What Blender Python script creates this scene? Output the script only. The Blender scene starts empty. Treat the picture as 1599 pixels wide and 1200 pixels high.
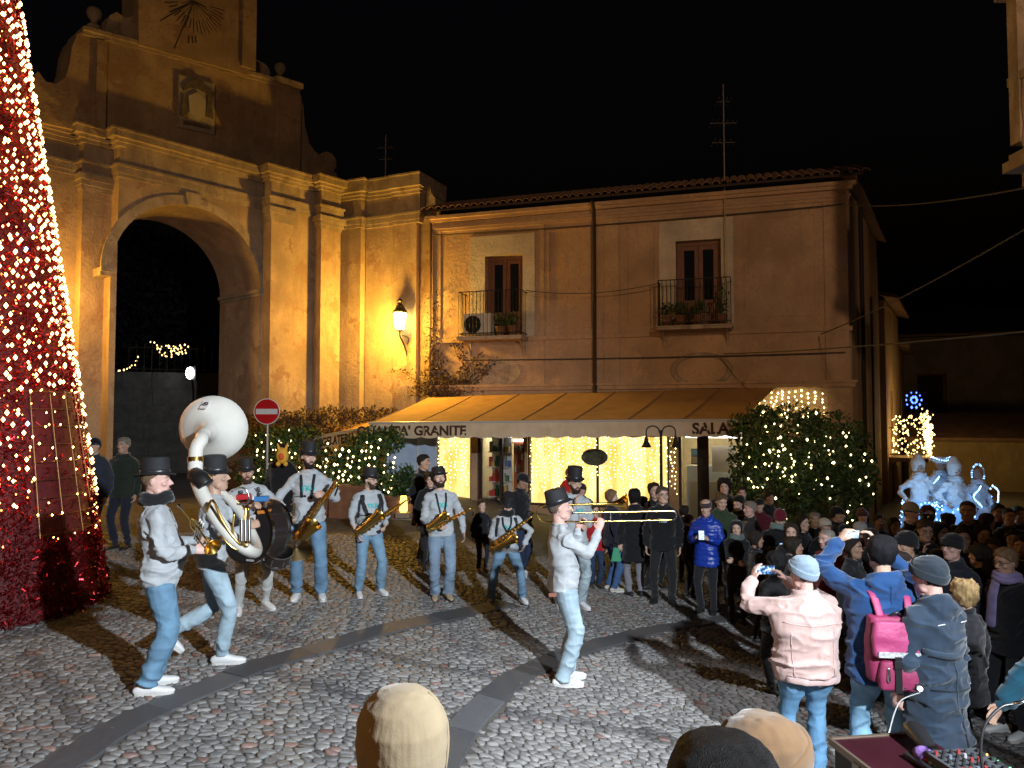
import bpy, bmesh, math, random, zlib
import numpy as np
from mathutils import Vector, Matrix
from mathutils.bvhtree import BVHTree
random.seed(7); np.random.seed(7)
SC = bpy.context.scene
COL = SC.collection
R = math.radians

# ------------------------------------------------------------------ camera, night sky, lamps, exposure
FPX, CAMZ, PITCH = 1155.0, 2.5, math.atan(50/1155)
cd = bpy.data.cameras.new('camera'); cam = bpy.data.objects.new('camera', cd); COL.objects.link(cam)
cam.location = (0, 0, CAMZ); cam.rotation_euler = (R(90)+PITCH, 0, 0)
cd.sensor_width = 36.0; cd.lens = FPX/1599*36.0; cd.clip_end = 400; cd.clip_start = 0.05
SC.camera = cam
w = bpy.data.worlds.new('World'); SC.world = w; w.use_nodes = True
nt = w.node_tree; sky = nt.nodes.new('ShaderNodeTexSky'); sky.sky_type = 'NISHITA'; sky.sun_disc = False
sky.sun_elevation = R(-4.0); sky.sun_rotation = R(200)
nt.links.new(sky.outputs['Color'], nt.nodes['Background'].inputs['Color'])
nt.nodes['Background'].inputs['Strength'].default_value = 0.08
SC.view_settings.view_transform = 'Standard'; SC.view_settings.look = 'None'
SC.view_settings.exposure = 0.0; SC.view_settings.gamma = 1.0; SC.view_settings.use_curve_mapping = False
SC.cycles.use_denoising = True
SC.cycles.max_bounces = 5; SC.cycles.diffuse_bounces = 2; SC.cycles.glossy_bounces = 3
SC.cycles.transmission_bounces = 4; SC.cycles.transparent_max_bounces = 6
SC.cycles.sample_clamp_indirect = 3.0; SC.cycles.caustics_reflective = False; SC.cycles.caustics_refractive = False

def lamp(name, kind, loc, power, color, size=0.1, target=None, cone=None, blend=0.5):
    d = bpy.data.lights.new(name, kind); d.energy = power; d.color = color
    if kind in ('POINT', 'SPOT'): d.shadow_soft_size = size
    if kind == 'SPOT': d.spot_size = R(cone); d.spot_blend = blend
    o = bpy.data.objects.new(name, d); COL.objects.link(o); o.location = loc
    if target is not None:
        o.rotation_euler = (Vector(target)-Vector(loc)).to_track_quat('-Z', 'Y').to_euler()
    return o
# white show floodlight on its stand right of the camera; warm sodium street lamps of the square behind it
FLOOD = (3.2, -0.1, 4.3)
lamp('flood_lamp', 'SPOT', FLOOD, 5300, (0.83, 0.92, 1.0), 0.09, (-1.5, 8.2, -.1), 80, 0.85)
LEFTLAMP = (-7.0, -4.5, 6.2)
lamp('street_lamp_light', 'SPOT', LEFTLAMP, 1500, (1.0, 0.60, 0.34), 0.18, (-6.0, 20, 8.2), 62, 0.7)
NEARLAMP = (-4.6, -1.6, 4.3)
lamp('street_lamp_light', 'POINT', NEARLAMP, 210, (1.0, 0.50, 0.20), 0.15)
RIGHTLAMP = (5.2, -3.2, 7.2)
lamp('street_lamp_light', 'SPOT', RIGHTLAMP, 2700, (1.0, 0.61, 0.35), 0.18, (4.8, 18.6, 5.6), 46, 0.8)

SIDELAMP = (6.9, 3.4, 9.2)
lamp('side_flood_lamp', 'SPOT', SIDELAMP, 4000, (0.9, 0.94, 1.0), 0.2, (1.95, 6.0, 0.2), 27, 0.8)
# ------------------------------------------------------------------ helpers
TH = PITCH
Fw = np.array([0, math.cos(TH), math.sin(TH)]); Up = np.array([0, -math.sin(TH), math.cos(TH)]); Rt = np.array([1., 0, 0])
CAM = np.array([0, 0, CAMZ])
def ray(px, py):
    return Fw + Rt*(px-799.5)/FPX + Up*(600-py)/FPX
def at(px, py, Y):
    d = ray(px, py); return CAM + d*(Y/d[1])
def gz(x, y=0):
    return -0.37*np.tanh((np.asarray(x, float)-0.1)/2.2)
def on_ground(px, py):
    d = ray(px, py); t = 2.5/max(1e-3, -d[2])
    for _ in range(30):
        p = CAM+d*t; t = (CAMZ-float(gz(p[0])))/(-d[2])
    return CAM+d*t
class Frame:                                  # s along a wall, o outwards, z up
    def __init__(s, a, b):
        s.o = np.array([a[0], a[1], 0.]); d = np.array([b[0]-a[0], b[1]-a[1], 0.]); s.L = np.linalg.norm(d)
        s.x = d/s.L; s.n = np.array([s.x[1], -s.x[0], 0.])
    def P(f, s, o, z): return f.o+f.x*s+f.n*o+np.array([0, 0, z])
    def on(f, px, py, o=0.0):                 # (s, z) of a sight line on the wall plane
        d = ray(px, py); q = f.o+f.n*o
        t = np.dot(q-CAM, f.n)/np.dot(d, f.n); p = CAM+d*t
        return float(np.dot(p-f.o, f.x)), float(p[2])
    def s(f, px, o=0.0): return f.on(px, 650, o)[0]
    def z(f, px, py, o=0.0): return f.on(px, py, o)[1]

def unit(v):
    v = np.asarray(v, float); n = np.linalg.norm(v); return v/n if n > 1e-9 else v
def vnoise(p, seed=0):                        # value noise on an (n,3) array, -1..1
    p = np.asarray(p, float); i = np.floor(p).astype(np.int64); f = p-i; f = f*f*(3-2*f)
    def h(a, b, c):
        n = (a*374761393+b*668265263+c*2147483647+seed*974634) & 0xffffffff
        n = ((n ^ (n >> 13))*1274126177) & 0xffffffff; n = n ^ (n >> 16)
        return (n & 0xffff)/32767.5-1
    r = 0
    for a in (0, 1):
        for b in (0, 1):
            for c in (0, 1):
                wgt = (f[:, 0] if a else 1-f[:, 0])*(f[:, 1] if b else 1-f[:, 1])*(f[:, 2] if c else 1-f[:, 2])
                r = r+wgt*h(i[:, 0]+a, i[:, 1]+b, i[:, 2]+c)
    return r

class MB:
    def __init__(s): s.v = []; s.f = []; s.mi = []; s.n = 0
    def add(s, vf, mi=0):
        v, f = vf; v = np.asarray(v, float).reshape(-1, 3); s.v.append(v); n = s.n
        s.f += [tuple(i+n for i in q) for q in f]; s.mi += [mi]*len(f); s.n += len(v); return s
    def verts(s): return np.concatenate(s.v) if s.v else np.zeros((0, 3))
    def build(s, name, mats, parent=None, smooth=False, auto=None):
        return mesh_obj(name, s.verts(), s.f, mats, parent, smooth, s.mi, auto)
def mesh_data(name, v, f, mats, smooth=False, mi=None, auto=None):
    me = bpy.data.meshes.new(name)
    if isinstance(f, np.ndarray):
        me.vertices.add(len(v)); me.vertices.foreach_set('co', np.asarray(v, np.float32).ravel())
        k = f.shape[1]; me.loops.add(f.size); me.loops.foreach_set('vertex_index', f.ravel().astype(np.int32))
        me.polygons.add(len(f)); me.polygons.foreach_set('loop_start', np.arange(0, f.size, k, dtype=np.int32))
        me.update(calc_edges=True)
    else:
        me.from_pydata(np.asarray(v, float).tolist(), [], f)
    for m in (mats if isinstance(mats, (list, tuple)) else [mats]): me.materials.append(m)
    if mi is not None and len(set(mi)) > 1: me.polygons.foreach_set('material_index', np.asarray(mi, np.int32))
    if smooth:
        me.polygons.foreach_set('use_smooth', np.ones(len(me.polygons), bool))
        if auto:
            try: me.set_sharp_from_angle(angle=R(auto))
            except Exception: pass
    me.update(); return me
def mesh_obj(name, v, f, mats, parent=None, smooth=False, mi=None, auto=None):
    o = bpy.data.objects.new(name, mesh_data(name, v, f, mats, smooth, mi, auto)); COL.objects.link(o)
    if parent is not None: o.parent = parent
    return o
def empty(name, loc=(0, 0, 0), rz=0.0):
    o = bpy.data.objects.new(name, None); COL.objects.link(o); o.location = [float(c) for c in loc]; o.rotation_euler = (0, 0, rz)
    o.empty_display_size = 0.1; return o
def tag(o, label=None, cat=None, group=None, kind=None):
    if label: o['label'] = label
    if cat: o['category'] = cat
    if group: o['group'] = group
    if kind: o['kind'] = kind
    return o

# --- primitives: each gives (verts, faces)
def p_box(c, size, M=None):
    c = np.asarray(c, float); h = np.asarray(size, float)/2
    v = np.array([[x, y, z] for x in (-1, 1) for y in (-1, 1) for z in (-1, 1)], float)*h
    if M is not None: v = v@np.asarray(M, float).T
    return v+c, [(0, 1, 3, 2), (4, 6, 7, 5), (0, 4, 5, 1), (2, 3, 7, 6), (0, 2, 6, 4), (1, 5, 7, 3)]
def f_box(fr, s0, s1, o0, o1, z0, z1):
    v = [fr.P(s, o, z) for s in (s0, s1) for o in (o1, o0) for z in (z0, z1)]
    return np.array(v), [(0, 1, 3, 2), (4, 6, 7, 5), (0, 4, 5, 1), (2, 3, 7, 6), (0, 2, 6, 4), (1, 5, 7, 3)]
def f_prism(fr, poly, o0, o1):
    n = len(poly); v = [fr.P(s, o1, z) for s, z in poly]+[fr.P(s, o0, z) for s, z in poly]
    f = [tuple(range(n)), tuple(range(2*n-1, n-1, -1))]+[(i, i+n, (i+1) % n+n, (i+1) % n) for i in range(n)]
    return np.array(v), f
def p_sphere(c, r, nu=10, nv=7, M=None):
    r = np.ones(3)*r if np.isscalar(r) else np.asarray(r, float)
    v = [[0, 0, 1]]
    for j in range(1, nv):
        t = math.pi*j/nv
        v += [[math.sin(t)*math.cos(2*math.pi*i/nu), math.sin(t)*math.sin(2*math.pi*i/nu), math.cos(t)] for i in range(nu)]
    v += [[0, 0, -1]]; f = []
    for i in range(nu): f.append((0, 1+i, 1+(i+1) % nu))
    for j in range(nv-2):
        a = 1+j*nu; b = a+nu
        for i in range(nu): f.append((a+i, b+i, b+(i+1) % nu, a+(i+1) % nu))
    a = 1+(nv-2)*nu; z = len(v)-1
    for i in range(nu): f.append((a+i, z, a+(i+1) % nu))
    v = np.array(v)*r
    if M is not None: v = v@np.asarray(M, float).T
    return v+np.asarray(c, float), f
def spline(pts, k=6):
    p = [np.asarray(q, float) for q in pts]; p = [2*p[0]-p[1]]+p+[2*p[-1]-p[-2]]; out = []
    for i in range(1, len(p)-2):
        for t in np.linspace(0, 1, k, endpoint=False):
            a, b, c, d = p[i-1], p[i], p[i+1], p[i+2]
            out.append(0.5*((2*b)+(-a+c)*t+(2*a-5*b+4*c-d)*t*t+(-a+3*b-3*c+d)*t**3))
    out.append(p[-2]); return np.array(out)
def p_tube(pts, rad, n=8, ref=None, cap=True, rnd=False, sq=2.0):
    pts = np.asarray(pts, float); m = len(pts)
    rad = np.array([[r, r] if np.isscalar(r) else [r[0], r[1]] for r in (rad if hasattr(rad, '__len__') else [rad]*m)], float)
    tg = np.gradient(pts, axis=0); tg /= np.maximum(np.linalg.norm(tg, axis=1)[:, None], 1e-9)
    if rnd:                                     # rounded ends
        a0, a1 = rad[0].mean(), rad[-1].mean()
        pre = [(pts[0]-tg[0]*a0*math.sin(t), rad[0]*math.cos(t)) for t in (1.35, 0.9, 0.45)]
        post = [(pts[-1]+tg[-1]*a1*math.sin(t), rad[-1]*math.cos(t)) for t in (0.45, 0.9, 1.35)]
        pts = np.array([q[0] for q in pre]+list(pts)+[q[0] for q in post]); rad = np.array([q[1] for q in pre]+list(rad)+[q[1] for q in post])
        tg = np.vstack([[tg[0]]*3, tg, [tg[-1]]*3]); m = len(pts)
    side = np.asarray(ref, float) if ref is not None else np.array([1., 0, 0])
    if ref is None and abs(tg[0]@side) > 0.8: side = np.array([0, 1., 0])
    ang = np.arange(n)*2*math.pi/n; ca, sa = np.cos(ang), np.sin(ang)
    ex = 2.0/sq; ca = np.sign(ca)*np.abs(ca)**ex; sa = np.sign(sa)*np.abs(sa)**ex
    V = []
    for i in range(m):
        sv = side-tg[i]*(side@tg[i]); nn = np.linalg.norm(sv)
        sv = sv/nn if nn > 1e-6 else unit(np.cross(tg[i], [0.3, 0.7, 0.2]))
        if ref is None: side = sv
        fv = np.cross(tg[i], sv)
        V.append(pts[i]+np.outer(ca*rad[i, 0], sv)+np.outer(sa*rad[i, 1], fv))
    V = np.concatenate(V); f = []
    for i in range(m-1):
        for j in range(n):
            f.append((i*n+j, i*n+(j+1) % n, (i+1)*n+(j+1) % n, (i+1)*n+j))
    if cap: f += [tuple(range(n-1, -1, -1)), tuple(range((m-1)*n, m*n))]
    return V, f
def basis(axis, ref=(0, 0, 1)):
    z = unit(axis); x = np.cross(ref, z)
    if np.linalg.norm(x) < 1e-4: x = np.cross((0, 1, 0), z)
    x = unit(x); return np.column_stack([x, np.cross(z, x), z])
def p_lathe(prof, n, c=(0, 0, 0), axis=(0, 0, 1), sx=1.0, sy=1.0, M=None):
    M = basis(axis) if M is None else np.asarray(M, float); ang = np.arange(n)*2*math.pi/n; V = []
    for r, z in prof: V.append(np.column_stack([np.cos(ang)*r*sx, np.sin(ang)*r*sy, np.full(n, z)]))
    V = np.concatenate(V)@M.T+np.asarray(c, float); m = len(prof); f = []
    for i in range(m-1):
        for j in range(n): f.append((i*n+j, i*n+(j+1) % n, (i+1)*n+(j+1) % n, (i+1)*n+j))
    f += [tuple(range(n-1, -1, -1)), tuple(range((m-1)*n, m*n))]
    return V, f
def sag(a, b, drop, n=14):
    t = np.linspace(0, 1, n)[:, None]; p = np.asarray(a, float)*(1-t)+np.asarray(b, float)*t
    p[:, 2] -= (4*t*(1-t))[:, 0]*drop; return p

# --- materials
MATS = {}
def mat(name, col, rough=0.8, metal=0.0, var=0.0, vscale=6.0, bump=0.0, bscale=40.0, col2=None, emit=None, es=0.0, spec=0.5, coat=0.0, alpha=1.0, trans=0.0, stretch=None, thresh=None):
    if name in MATS: return MATS[name]
    m = bpy.data.materials.new(name); MATS[name] = m; m.use_nodes = True; t = m.node_tree; b = t.nodes['Principled BSDF']
    b.inputs['Base Color'].default_value = (*col, 1); b.inputs['Roughness'].default_value = rough; b.inputs['Metallic'].default_value = metal
    b.inputs['Specular IOR Level'].default_value = spec; b.inputs['Coat Weight'].default_value = coat
    b.inputs['Alpha'].default_value = alpha; b.inputs['Transmission Weight'].default_value = trans
    if emit: b.inputs['Emission Color'].default_value = (*emit, 1); b.inputs['Emission Strength'].default_value = es
    if var or col2 or bump:
        tc = t.nodes.new('ShaderNodeTexCoord'); src = tc.outputs['Object']
        if stretch:
            mp = t.nodes.new('ShaderNodeMapping'); mp.inputs['Scale'].default_value = stretch; t.links.new(src, mp.inputs['Vector']); src = mp.outputs['Vector']
    if var or col2:
        nz = t.nodes.new('ShaderNodeTexNoise'); nz.inputs['Scale'].default_value = vscale; nz.inputs['Detail'].default_value = 6; nz.inputs['Roughness'].default_value = 0.62
        t.links.new(src, nz.inputs['Vector'])
        rp = t.nodes.new('ShaderNodeValToRGB'); lo, hi = thresh or (0.32, 0.68)
        rp.color_ramp.elements[0].position = lo; rp.color_ramp.elements[1].position = hi
        c2 = col2 or tuple(min(1, c*(1+var)) for c in col); c1 = col if col2 else tuple(c*(1-var) for c in col)
        rp.color_ramp.elements[0].color = (*c1, 1); rp.color_ramp.elements[1].color = (*c2, 1)
        t.links.new(nz.outputs['Fac'], rp.inputs['Fac']); t.links.new(rp.outputs['Color'], b.inputs['Base Color'])
    if bump:
        n2 = t.nodes.new('ShaderNodeTexNoise'); n2.inputs['Scale'].default_value = bscale; n2.inputs['Detail'].default_value = 5
        t.links.new(src, n2.inputs['Vector']); bp = t.nodes.new('ShaderNodeBump'); bp.inputs['Strength'].default_value = bump; bp.inputs['Distance'].default_value = 0.02
        t.links.new(n2.outputs['Fac'], bp.inputs['Height']); t.links.new(bp.outputs['Normal'], b.inputs['Normal'])
    return m
def cloth(name, col, var=0.12, rough=0.92, bump=0.25):
    m = mat('cloth_'+name, col, rough, var=var, vscale=11, bump=.12, bscale=260, spec=0.15)
    b = m.node_tree.nodes['Principled BSDF']; b.inputs['Sheen Weight'].default_value = .25; b.inputs['Sheen Roughness'].default_value = .5
    return m
def hair_mat(c):
    return mat('hair_%d_%d_%d' % tuple(int(q*999) for q in c), tuple(q*.6 for q in c), .58, col2=tuple(q*1.6+.003 for q in c), vscale=30, bump=.6, bscale=170, stretch=(2.2, 2.2, .25), spec=.18)
def glow(name, col, strength, sample=True):
    m = mat(name, (0.02, 0.02, 0.02), 0.5, emit=col, es=strength)
    if not sample:
        try: m.cycles.emission_sampling = 'NONE'
        except Exception: pass
    return m
# ------------------------------------------------------------------ people
TMP = bpy.data.scenes.new('remesh_work')
def tmp_dg():
    with bpy.context.temp_override(scene=TMP, view_layer=TMP.view_layers[0]):
        dg = bpy.context.evaluated_depsgraph_get()
    dg.update(); return dg
def remesh(parts, vox, smooth=3, fac=0.5):
    mb = MB()
    for p in parts: mb.add(p)
    me = bpy.data.meshes.new('work'); me.from_pydata(mb.verts().tolist(), [], mb.f)
    ob = bpy.data.objects.new('work', me); TMP.collection.objects.link(ob)
    md = ob.modifiers.new('r', 'REMESH'); md.mode = 'VOXEL'; md.voxel_size = vox
    ms = ob.modifiers.new('s', 'SMOOTH'); ms.factor = fac; ms.iterations = smooth
    dg = tmp_dg()
    ev = ob.evaluated_get(dg); m2 = ev.to_mesh()
    v = np.empty(len(m2.vertices)*3, np.float32); m2.vertices.foreach_get('co', v); v = v.reshape(-1, 3).astype(float)
    nr = np.empty(len(m2.vertices)*3, np.float32); m2.vertices.foreach_get('normal', nr); nr = nr.reshape(-1, 3).astype(float)
    f = np.empty(len(m2.polygons)*4, np.int32); m2.loops.foreach_get('vertex_index', f); f = f.reshape(-1, 4)
    ev.to_mesh_clear(); bpy.data.objects.remove(ob); bpy.data.meshes.remove(me)
    return v, f, nr

HZ = np.array([-.14, -.05, -.012, 0.0, .015, .04, .07, .10, .125, .15, .18, .205, .220, .2265])
HW = np.array([.064, .058, .034, .040, .048, .058, .065, .070, .073, .0755, .073, .058, .034, .010])
HF = np.array([.02, .04, .070, .084, .091, .091, .088, .088, .087, .091, .082, .058, .025, -.012])
HB = np.array([-.085, -.075, .010, .00, -.02, -.055, -.080, -.095, -.102, -.104, -.099, -.078, -.050, -.030])
def head_pt(a, z, off=0.0, wide=1.0):
    wv = np.interp(z, HZ, HW)*wide+off; f = np.interp(z, HZ, HF)+off; b = np.interp(z, HZ, HB)-off
    cy = (f+b)/2; hf = (f-b)/2
    return np.array([wv*math.sin(a), cy+hf*math.cos(a), z+max(0, z-.12)*off*9.5])
def head_shell(off, zlo, zhi=None, na=28, nz=9, a0=-math.pi, a1=math.pi, th=.006, rough=0.0, seed=0):
    full = zhi is None and a1-a0 > 6.2; V = []; n = na if full else na+1
    for k in range(-1, nz+1):
        for i in range(n):
            a = a0+(a1-a0)*i/na; lo = zlo(a) if callable(zlo) else zlo
            hi = .2262 if zhi is None else (zhi(a) if callable(zhi) else zhi)
            t = min(max(k, 0), nz-1)/(nz-1) if zhi is not None else 1-(1-max(k, 0)/nz)**1.5
            V.append(head_pt(a, lo+(hi-lo)*t, off-th*1.4 if (k < 0 or (zhi is not None and k == nz)) else off))
    V = np.array(V); f = []; m = nz+2
    for k in range(m-1):
        for i in range(n if full else n-1): f.append((k*n+i, k*n+(i+1) % n, (k+1)*n+(i+1) % n, (k+1)*n+i))
    if full: f.append(tuple(range((m-1)*n, m*n)))
    if rough:
        d = V-np.array([0, -.005, .11]); d /= np.linalg.norm(d, axis=1)[:, None]
        V = V+d*(vnoise(V*70, seed)*rough+vnoise(V*28, seed+1)*rough)[:, None]
    return V, f
def ik(a, t, l1, l2, pole):
    d = t-a; L = np.linalg.norm(d)
    if L > (l1+l2)*.997: t = a+d/L*(l1+l2)*.997; d = t-a; L = np.linalg.norm(d)
    u = d/L; k = (l1*l1-l2*l2+L*L)/(2*L); h = math.sqrt(max(0, l1*l1-k*k))
    p = np.asarray(pole, float); p = p-u*(p@u); return a+u*k+unit(p)*h, t
def hand_parts(wr, d, nrm, ts, curl, k=1.0):
    d = unit(d); nrm = unit(nrm-d*(np.asarray(nrm)@d)); sd = np.cross(d, nrm)*ts
    P = [p_tube([wr-d*.02, wr+d*.02, wr+d*.06, wr+d*.092], [(.025, .019), (.031, .017), (.040, .016), (.040, .0135)], 10, ref=sd, rnd=True)]
    for i, (o, L) in enumerate(((.030, .078), (.010, .088), (-.010, .083), (-.029, .066))):
        p = wr+d*.088+sd*o; pts = [p-d*.02, p]; ang = 0
        for j, fr in enumerate((.45, .32, .23)):
            ang += (.55, .95, .6)[j]*curl*(1+.06*i); p = p+(d*math.cos(ang)+nrm*math.sin(ang)+sd*o*.8*(1-curl))*L*fr; pts.append(p)
        P.append(p_tube(pts, [.0105, .0102, .0095, .0088, .0072], 6, rnd=True))
    p = wr+d*.022+sd*.026; q = p+(sd*.62+d*.66+nrm*.35*curl)*.045; r = q+(sd*(.35-.3*curl)+d*.8+nrm*.75*curl)*.038
    P.append(p_tube([p-sd*.014, p, q, r], [.016, .0145, .012, .009], 6, rnd=True))
    return P
def rotm(yaw=0, pitch=0, roll=0):
    return np.array(Matrix.Rotation(R(yaw), 3, 'Z') @ Matrix.Rotation(R(-pitch), 3, 'X') @ Matrix.Rotation(R(roll), 3, 'Y'))

SKIN = {}
def skin(k):
    c = {'fair': (.58, .37, .28), 'pink': (.62, .38, .32), 'tan': (.46, .28, .20), 'olive': (.40, .245, .165), 'dark': (.30, .175, .12)}[k]
    return mat('skin_'+k, c, .48, var=.07, vscale=14, bump=.05, bscale=120, spec=.35)
LODS = {0: (.0062, .0105), 1: (.0078, .0135), 2: (.0115, .019)}
def person(label, group, pos, H, yaw, lod=1, **k):
    g = k.get; s = H/1.75; vb, vc = LODS[lod]; seed = zlib.crc32(label.encode()) % 9973
    wd = g('wide', 1.0); up = np.array([0, 0, 1.])
    hd = g('hip', (0, 0, 0)); P = np.array([hd[0], hd[1], .94+hd[2]])
    Rs = rotm(g('twist', 0), -g('lean', (0, 0))[0], g('lean', (0, 0))[1])      # lean forward, lean to own right
    Rs = np.array(Matrix.Rotation(R(g('twist', 0)), 3, 'Z') @ Matrix.Rotation(R(-g('lean', (0, 0))[0]), 3, 'X') @ Matrix.Rotation(R(g('lean', (0, 0))[1]), 3, 'Y'))
    sp = Rs@up; rt = Rs@np.array([1., 0, 0]); fw = Rs@np.array([0, 1., 0])
    nb = P+sp*.54; hy, hp, ht = g('head', (0, 0, 0))
    Rh = np.array(Matrix.Rotation(R(hy), 3, 'Z') @ Matrix.Rotation(R(-hp), 3, 'X') @ Matrix.Rotation(R(ht), 3, 'Y'))@np.array(Matrix.Rotation(R(g('twist', 0)), 3, 'Z'))
    hs = g('headscale', 1.06)
    hb = nb+sp*.045+fw*.014+up*.008
    fr_ = random.Random(seed); fs = np.array([fr_.uniform(.94, 1.06), fr_.uniform(.96, 1.04), fr_.uniform(.96, 1.04)])*hs; nl = fr_.uniform(.88, 1.18); jw = fr_.uniform(.85, 1.2); bz = fr_.uniform(-.003, .003)
    HP = lambda p: hb+Rh@(np.asarray(p, float)*fs)
    feet = g('feet', ((-.10, 0, 0, 8, 0), (.10, .03, 0, -8, 0)))
    hips, knees, anks, fm = [], [], [], []
    pr = np.array(Matrix.Rotation(R(g('twist', 0)*.4), 3, 'Z'))
    for sgn, ft in zip((-1, 1), feet):
        ft = tuple(ft)+(0,)*(5-len(ft)); M = rotm(ft[3], -ft[4]); F = np.array(ft[:3], float)
        a = F+M@np.array([0, -.01, .088]); h = P+pr@np.array([sgn*.09, 0, -.045])
        kn, a2 = ik(h, a, .43, .415, M@np.array([sgn*.12, 1., 0])+np.array([0, .35, 0]))
        hips.append(h); knees.append(kn); anks.append(a2); fm.append((M, F+(a2-a)))
    sh, el, wr, hdirs, hn = [], [], [], [], []
    hand_t = [g('LH', (-.25, .06, .80)), g('RH', (.25, .06, .80))]
    poles = [g('Lp', (-.6, -.8, -.3)), g('Rp', (.6, -.8, -.3))]
    for i, sgn in enumerate((-1, 1)):
        S = nb-sp*.088+rt*sgn*.176*wd**.5+up*(g('shrug', (0, 0))[i])
        T = np.asarray(hand_t[i], float); hdv = g('Ld' if i == 0 else 'Rd')
        if hdv is None:
            hdv = unit(T-S-up*0.0); e0, _ = ik(S, T, .285, .255+.08, poles[i]); hdv = unit(T-e0)
        hdv = unit(hdv); W = T-hdv*.08; e, W = ik(S, W, .285, .255, poles[i])
        n0 = g('Ln' if i == 0 else 'Rn')
        if n0 is None: n0 = np.array([-sgn*1., .25, -.2])
        sh.append(S); el.append(e); wr.append(W); hdirs.append(hdv); hn.append(np.asarray(n0, float))
    curls = g('curl', (.55, .55))
    # body: one continuous surface
    B = [p_tube([P-sp*.05, P+sp*.25, P+sp*.46], [.06, .06, .065], 8, rnd=True), p_tube([nb-sp*.08, nb+sp*.01, HP((0, -.022, .02)), HP((0, -.02, .09))], [.07, .058, .052, .05], 12)]
    for i, sgn in enumerate((-1, 1)):
        B.append(p_tube([P, hips[i], knees[i], anks[i], anks[i]+fm[i][0]@np.array([0, .10, -.05])], [.05, .045, .038, .034, .026], 8, rnd=True))
        B.append(p_tube([nb-sp*.10, sh[i], el[i], (el[i]+wr[i])/2, wr[i]], [.05, .042, .034, .033, .025], 8, rnd=True))
        B += hand_parts(wr[i], hdirs[i], hn[i], 1 if sgn > 0 else -1, curls[i])
    nh = 20; HV = []; zs = HZ[2:]
    for z in zs: HV += [HP(head_pt(2*math.pi*i/nh, z)) for i in range(nh)]
    hf = [(j*nh+(i+1) % nh, j*nh+i, (j+1)*nh+i, (j+1)*nh+(i+1) % nh) for j in range(len(zs)-1) for i in range(nh)]
    hf += [tuple(range(nh)), tuple(range(len(zs)*nh-1, (len(zs)-1)*nh-1, -1))]
    B.append((np.array(HV), hf))
    B.append(p_tube([HP((0, .078, .128)), HP((0, .097, .105)), HP((0, .088+.020*nl, .087-.002*nl)), HP((0, .094, .078))], [.008, .0105, .0130*nl**.4, .010], 8, rnd=True))
    for q in (-1, 1):
        B.append(p_sphere(HP((q*.011, .093, .082)), .0095, 8, 6)); B.append(p_sphere(HP((q*.045, .062, .088)), (.022, .024, .020), 8, 6, Rh))
        B.append(p_sphere(HP((q*.031, .074, .140)), (.026, .017, .0085), 8, 6, Rh))
        B.append(p_sphere(HP((q*.074, -.012, .105)), (.010, .019, .031), 8, 6, Rh@rotm(q*-18)))
    B.append(p_sphere(HP((0, .078, .016)), (.022*jw, .017, .017), 8, 6, Rh))
    for q in (-1, 1): B.append(p_sphere(HP((q*.046, .022, .034)), (.019*jw, .030, .026), 8, 6, Rh))
    v, f, nr = remesh(B, vb, 2, .5)
    root = mesh_obj('person', v*s, f, skin(g('skin', 'fair')), None, True)
    root.location = (pos[0], pos[1], float(gz(pos[0], pos[1]))+g('dz', 0)); root.rotation_euler = (0, 0, R(yaw))
    tag(root, label, g('cat', 'person'), group)
    def child(name, vf, m, smooth=True, auto=None, parent=None):
        o = mesh_obj(name, np.asarray(vf[0])*s, vf[1], m, parent or root, smooth, auto=auto); return o
    # face
    dark = mat('hair_black', (.012, .010, .009), .55, bump=.5, bscale=160)
    hc = g('hair', (.02, .014, .01)); hm = hair_mat(hc)
    if g('face', True):
        for q in (-1, 1):
            e = p_sphere(HP((q*.031, .0805, .1165)), (.0145, .008, .0062), 10, 6, Rh); child('eye', e, mat('eye_white', (.55, .52, .48), .25))
            child('iris', p_sphere(HP((q*.031, .0858, .1165)), (.0062, .0045, .0058), 8, 5, Rh), mat('iris', (.02, .013, .01), .2))
            eb = p_tube([HP((q*.013, .091, .137+bz)), HP((q*.031, .0915, .1435+bz)), HP((q*.052, .077, .138+bz))], [.0035, .0045, .0025], 5, rnd=True); child('eyebrow', eb, hm)
        lp = p_tube([HP((-.024, .083, .046)), HP((-.009, .093, .049)), HP((.009, .093, .049)), HP((.024, .083, .046))], [(.003, .003), (.006, .006), (.006, .006), (.003, .003)], 6, rnd=True)
        child('lips', lp, mat('lips', (.42, .17, .15), .45))
    tf = lambda vf: (np.array([HP(p) for p in vf[0]]), vf[1])
    bd = g('beard')
    if bd:
        bm_ = hair_mat(bd)
        bs = head_shell(.0075, -.018, lambda a: .036+.055*min(1, abs(a)/1.25)**2, 20, 6, -1.45, 1.45, .007, .0025, seed)
        child('beard', tf(bs), bm_)
        child('moustache', p_tube([HP((-.032, .079, .048)), HP((-.012, .095, .062)), HP((.012, .095, .062)), HP((.032, .079, .048))], [.004, .0065, .0065, .004], 6, rnd=True), bm_)
    st = g('hairstyle', 'short'); hat = g('hat')
    fr = lambda a: max(0, math.cos(a))
    def hshell(off, lo, zhi, na, nz, **q):
        if hat in ('beanie', 'cap', 'flatcap', 'headband') or g('hood') == 'up':      # hair is pressed flat under the hat and ends inside it
            return head_shell(min(off, .009) if st != 'curly' else .014, lambda a: min(lo(a), .125), lambda a: .135, na, nz, **q)
        return head_shell(off, lo, zhi, na, nz, **q)
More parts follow.
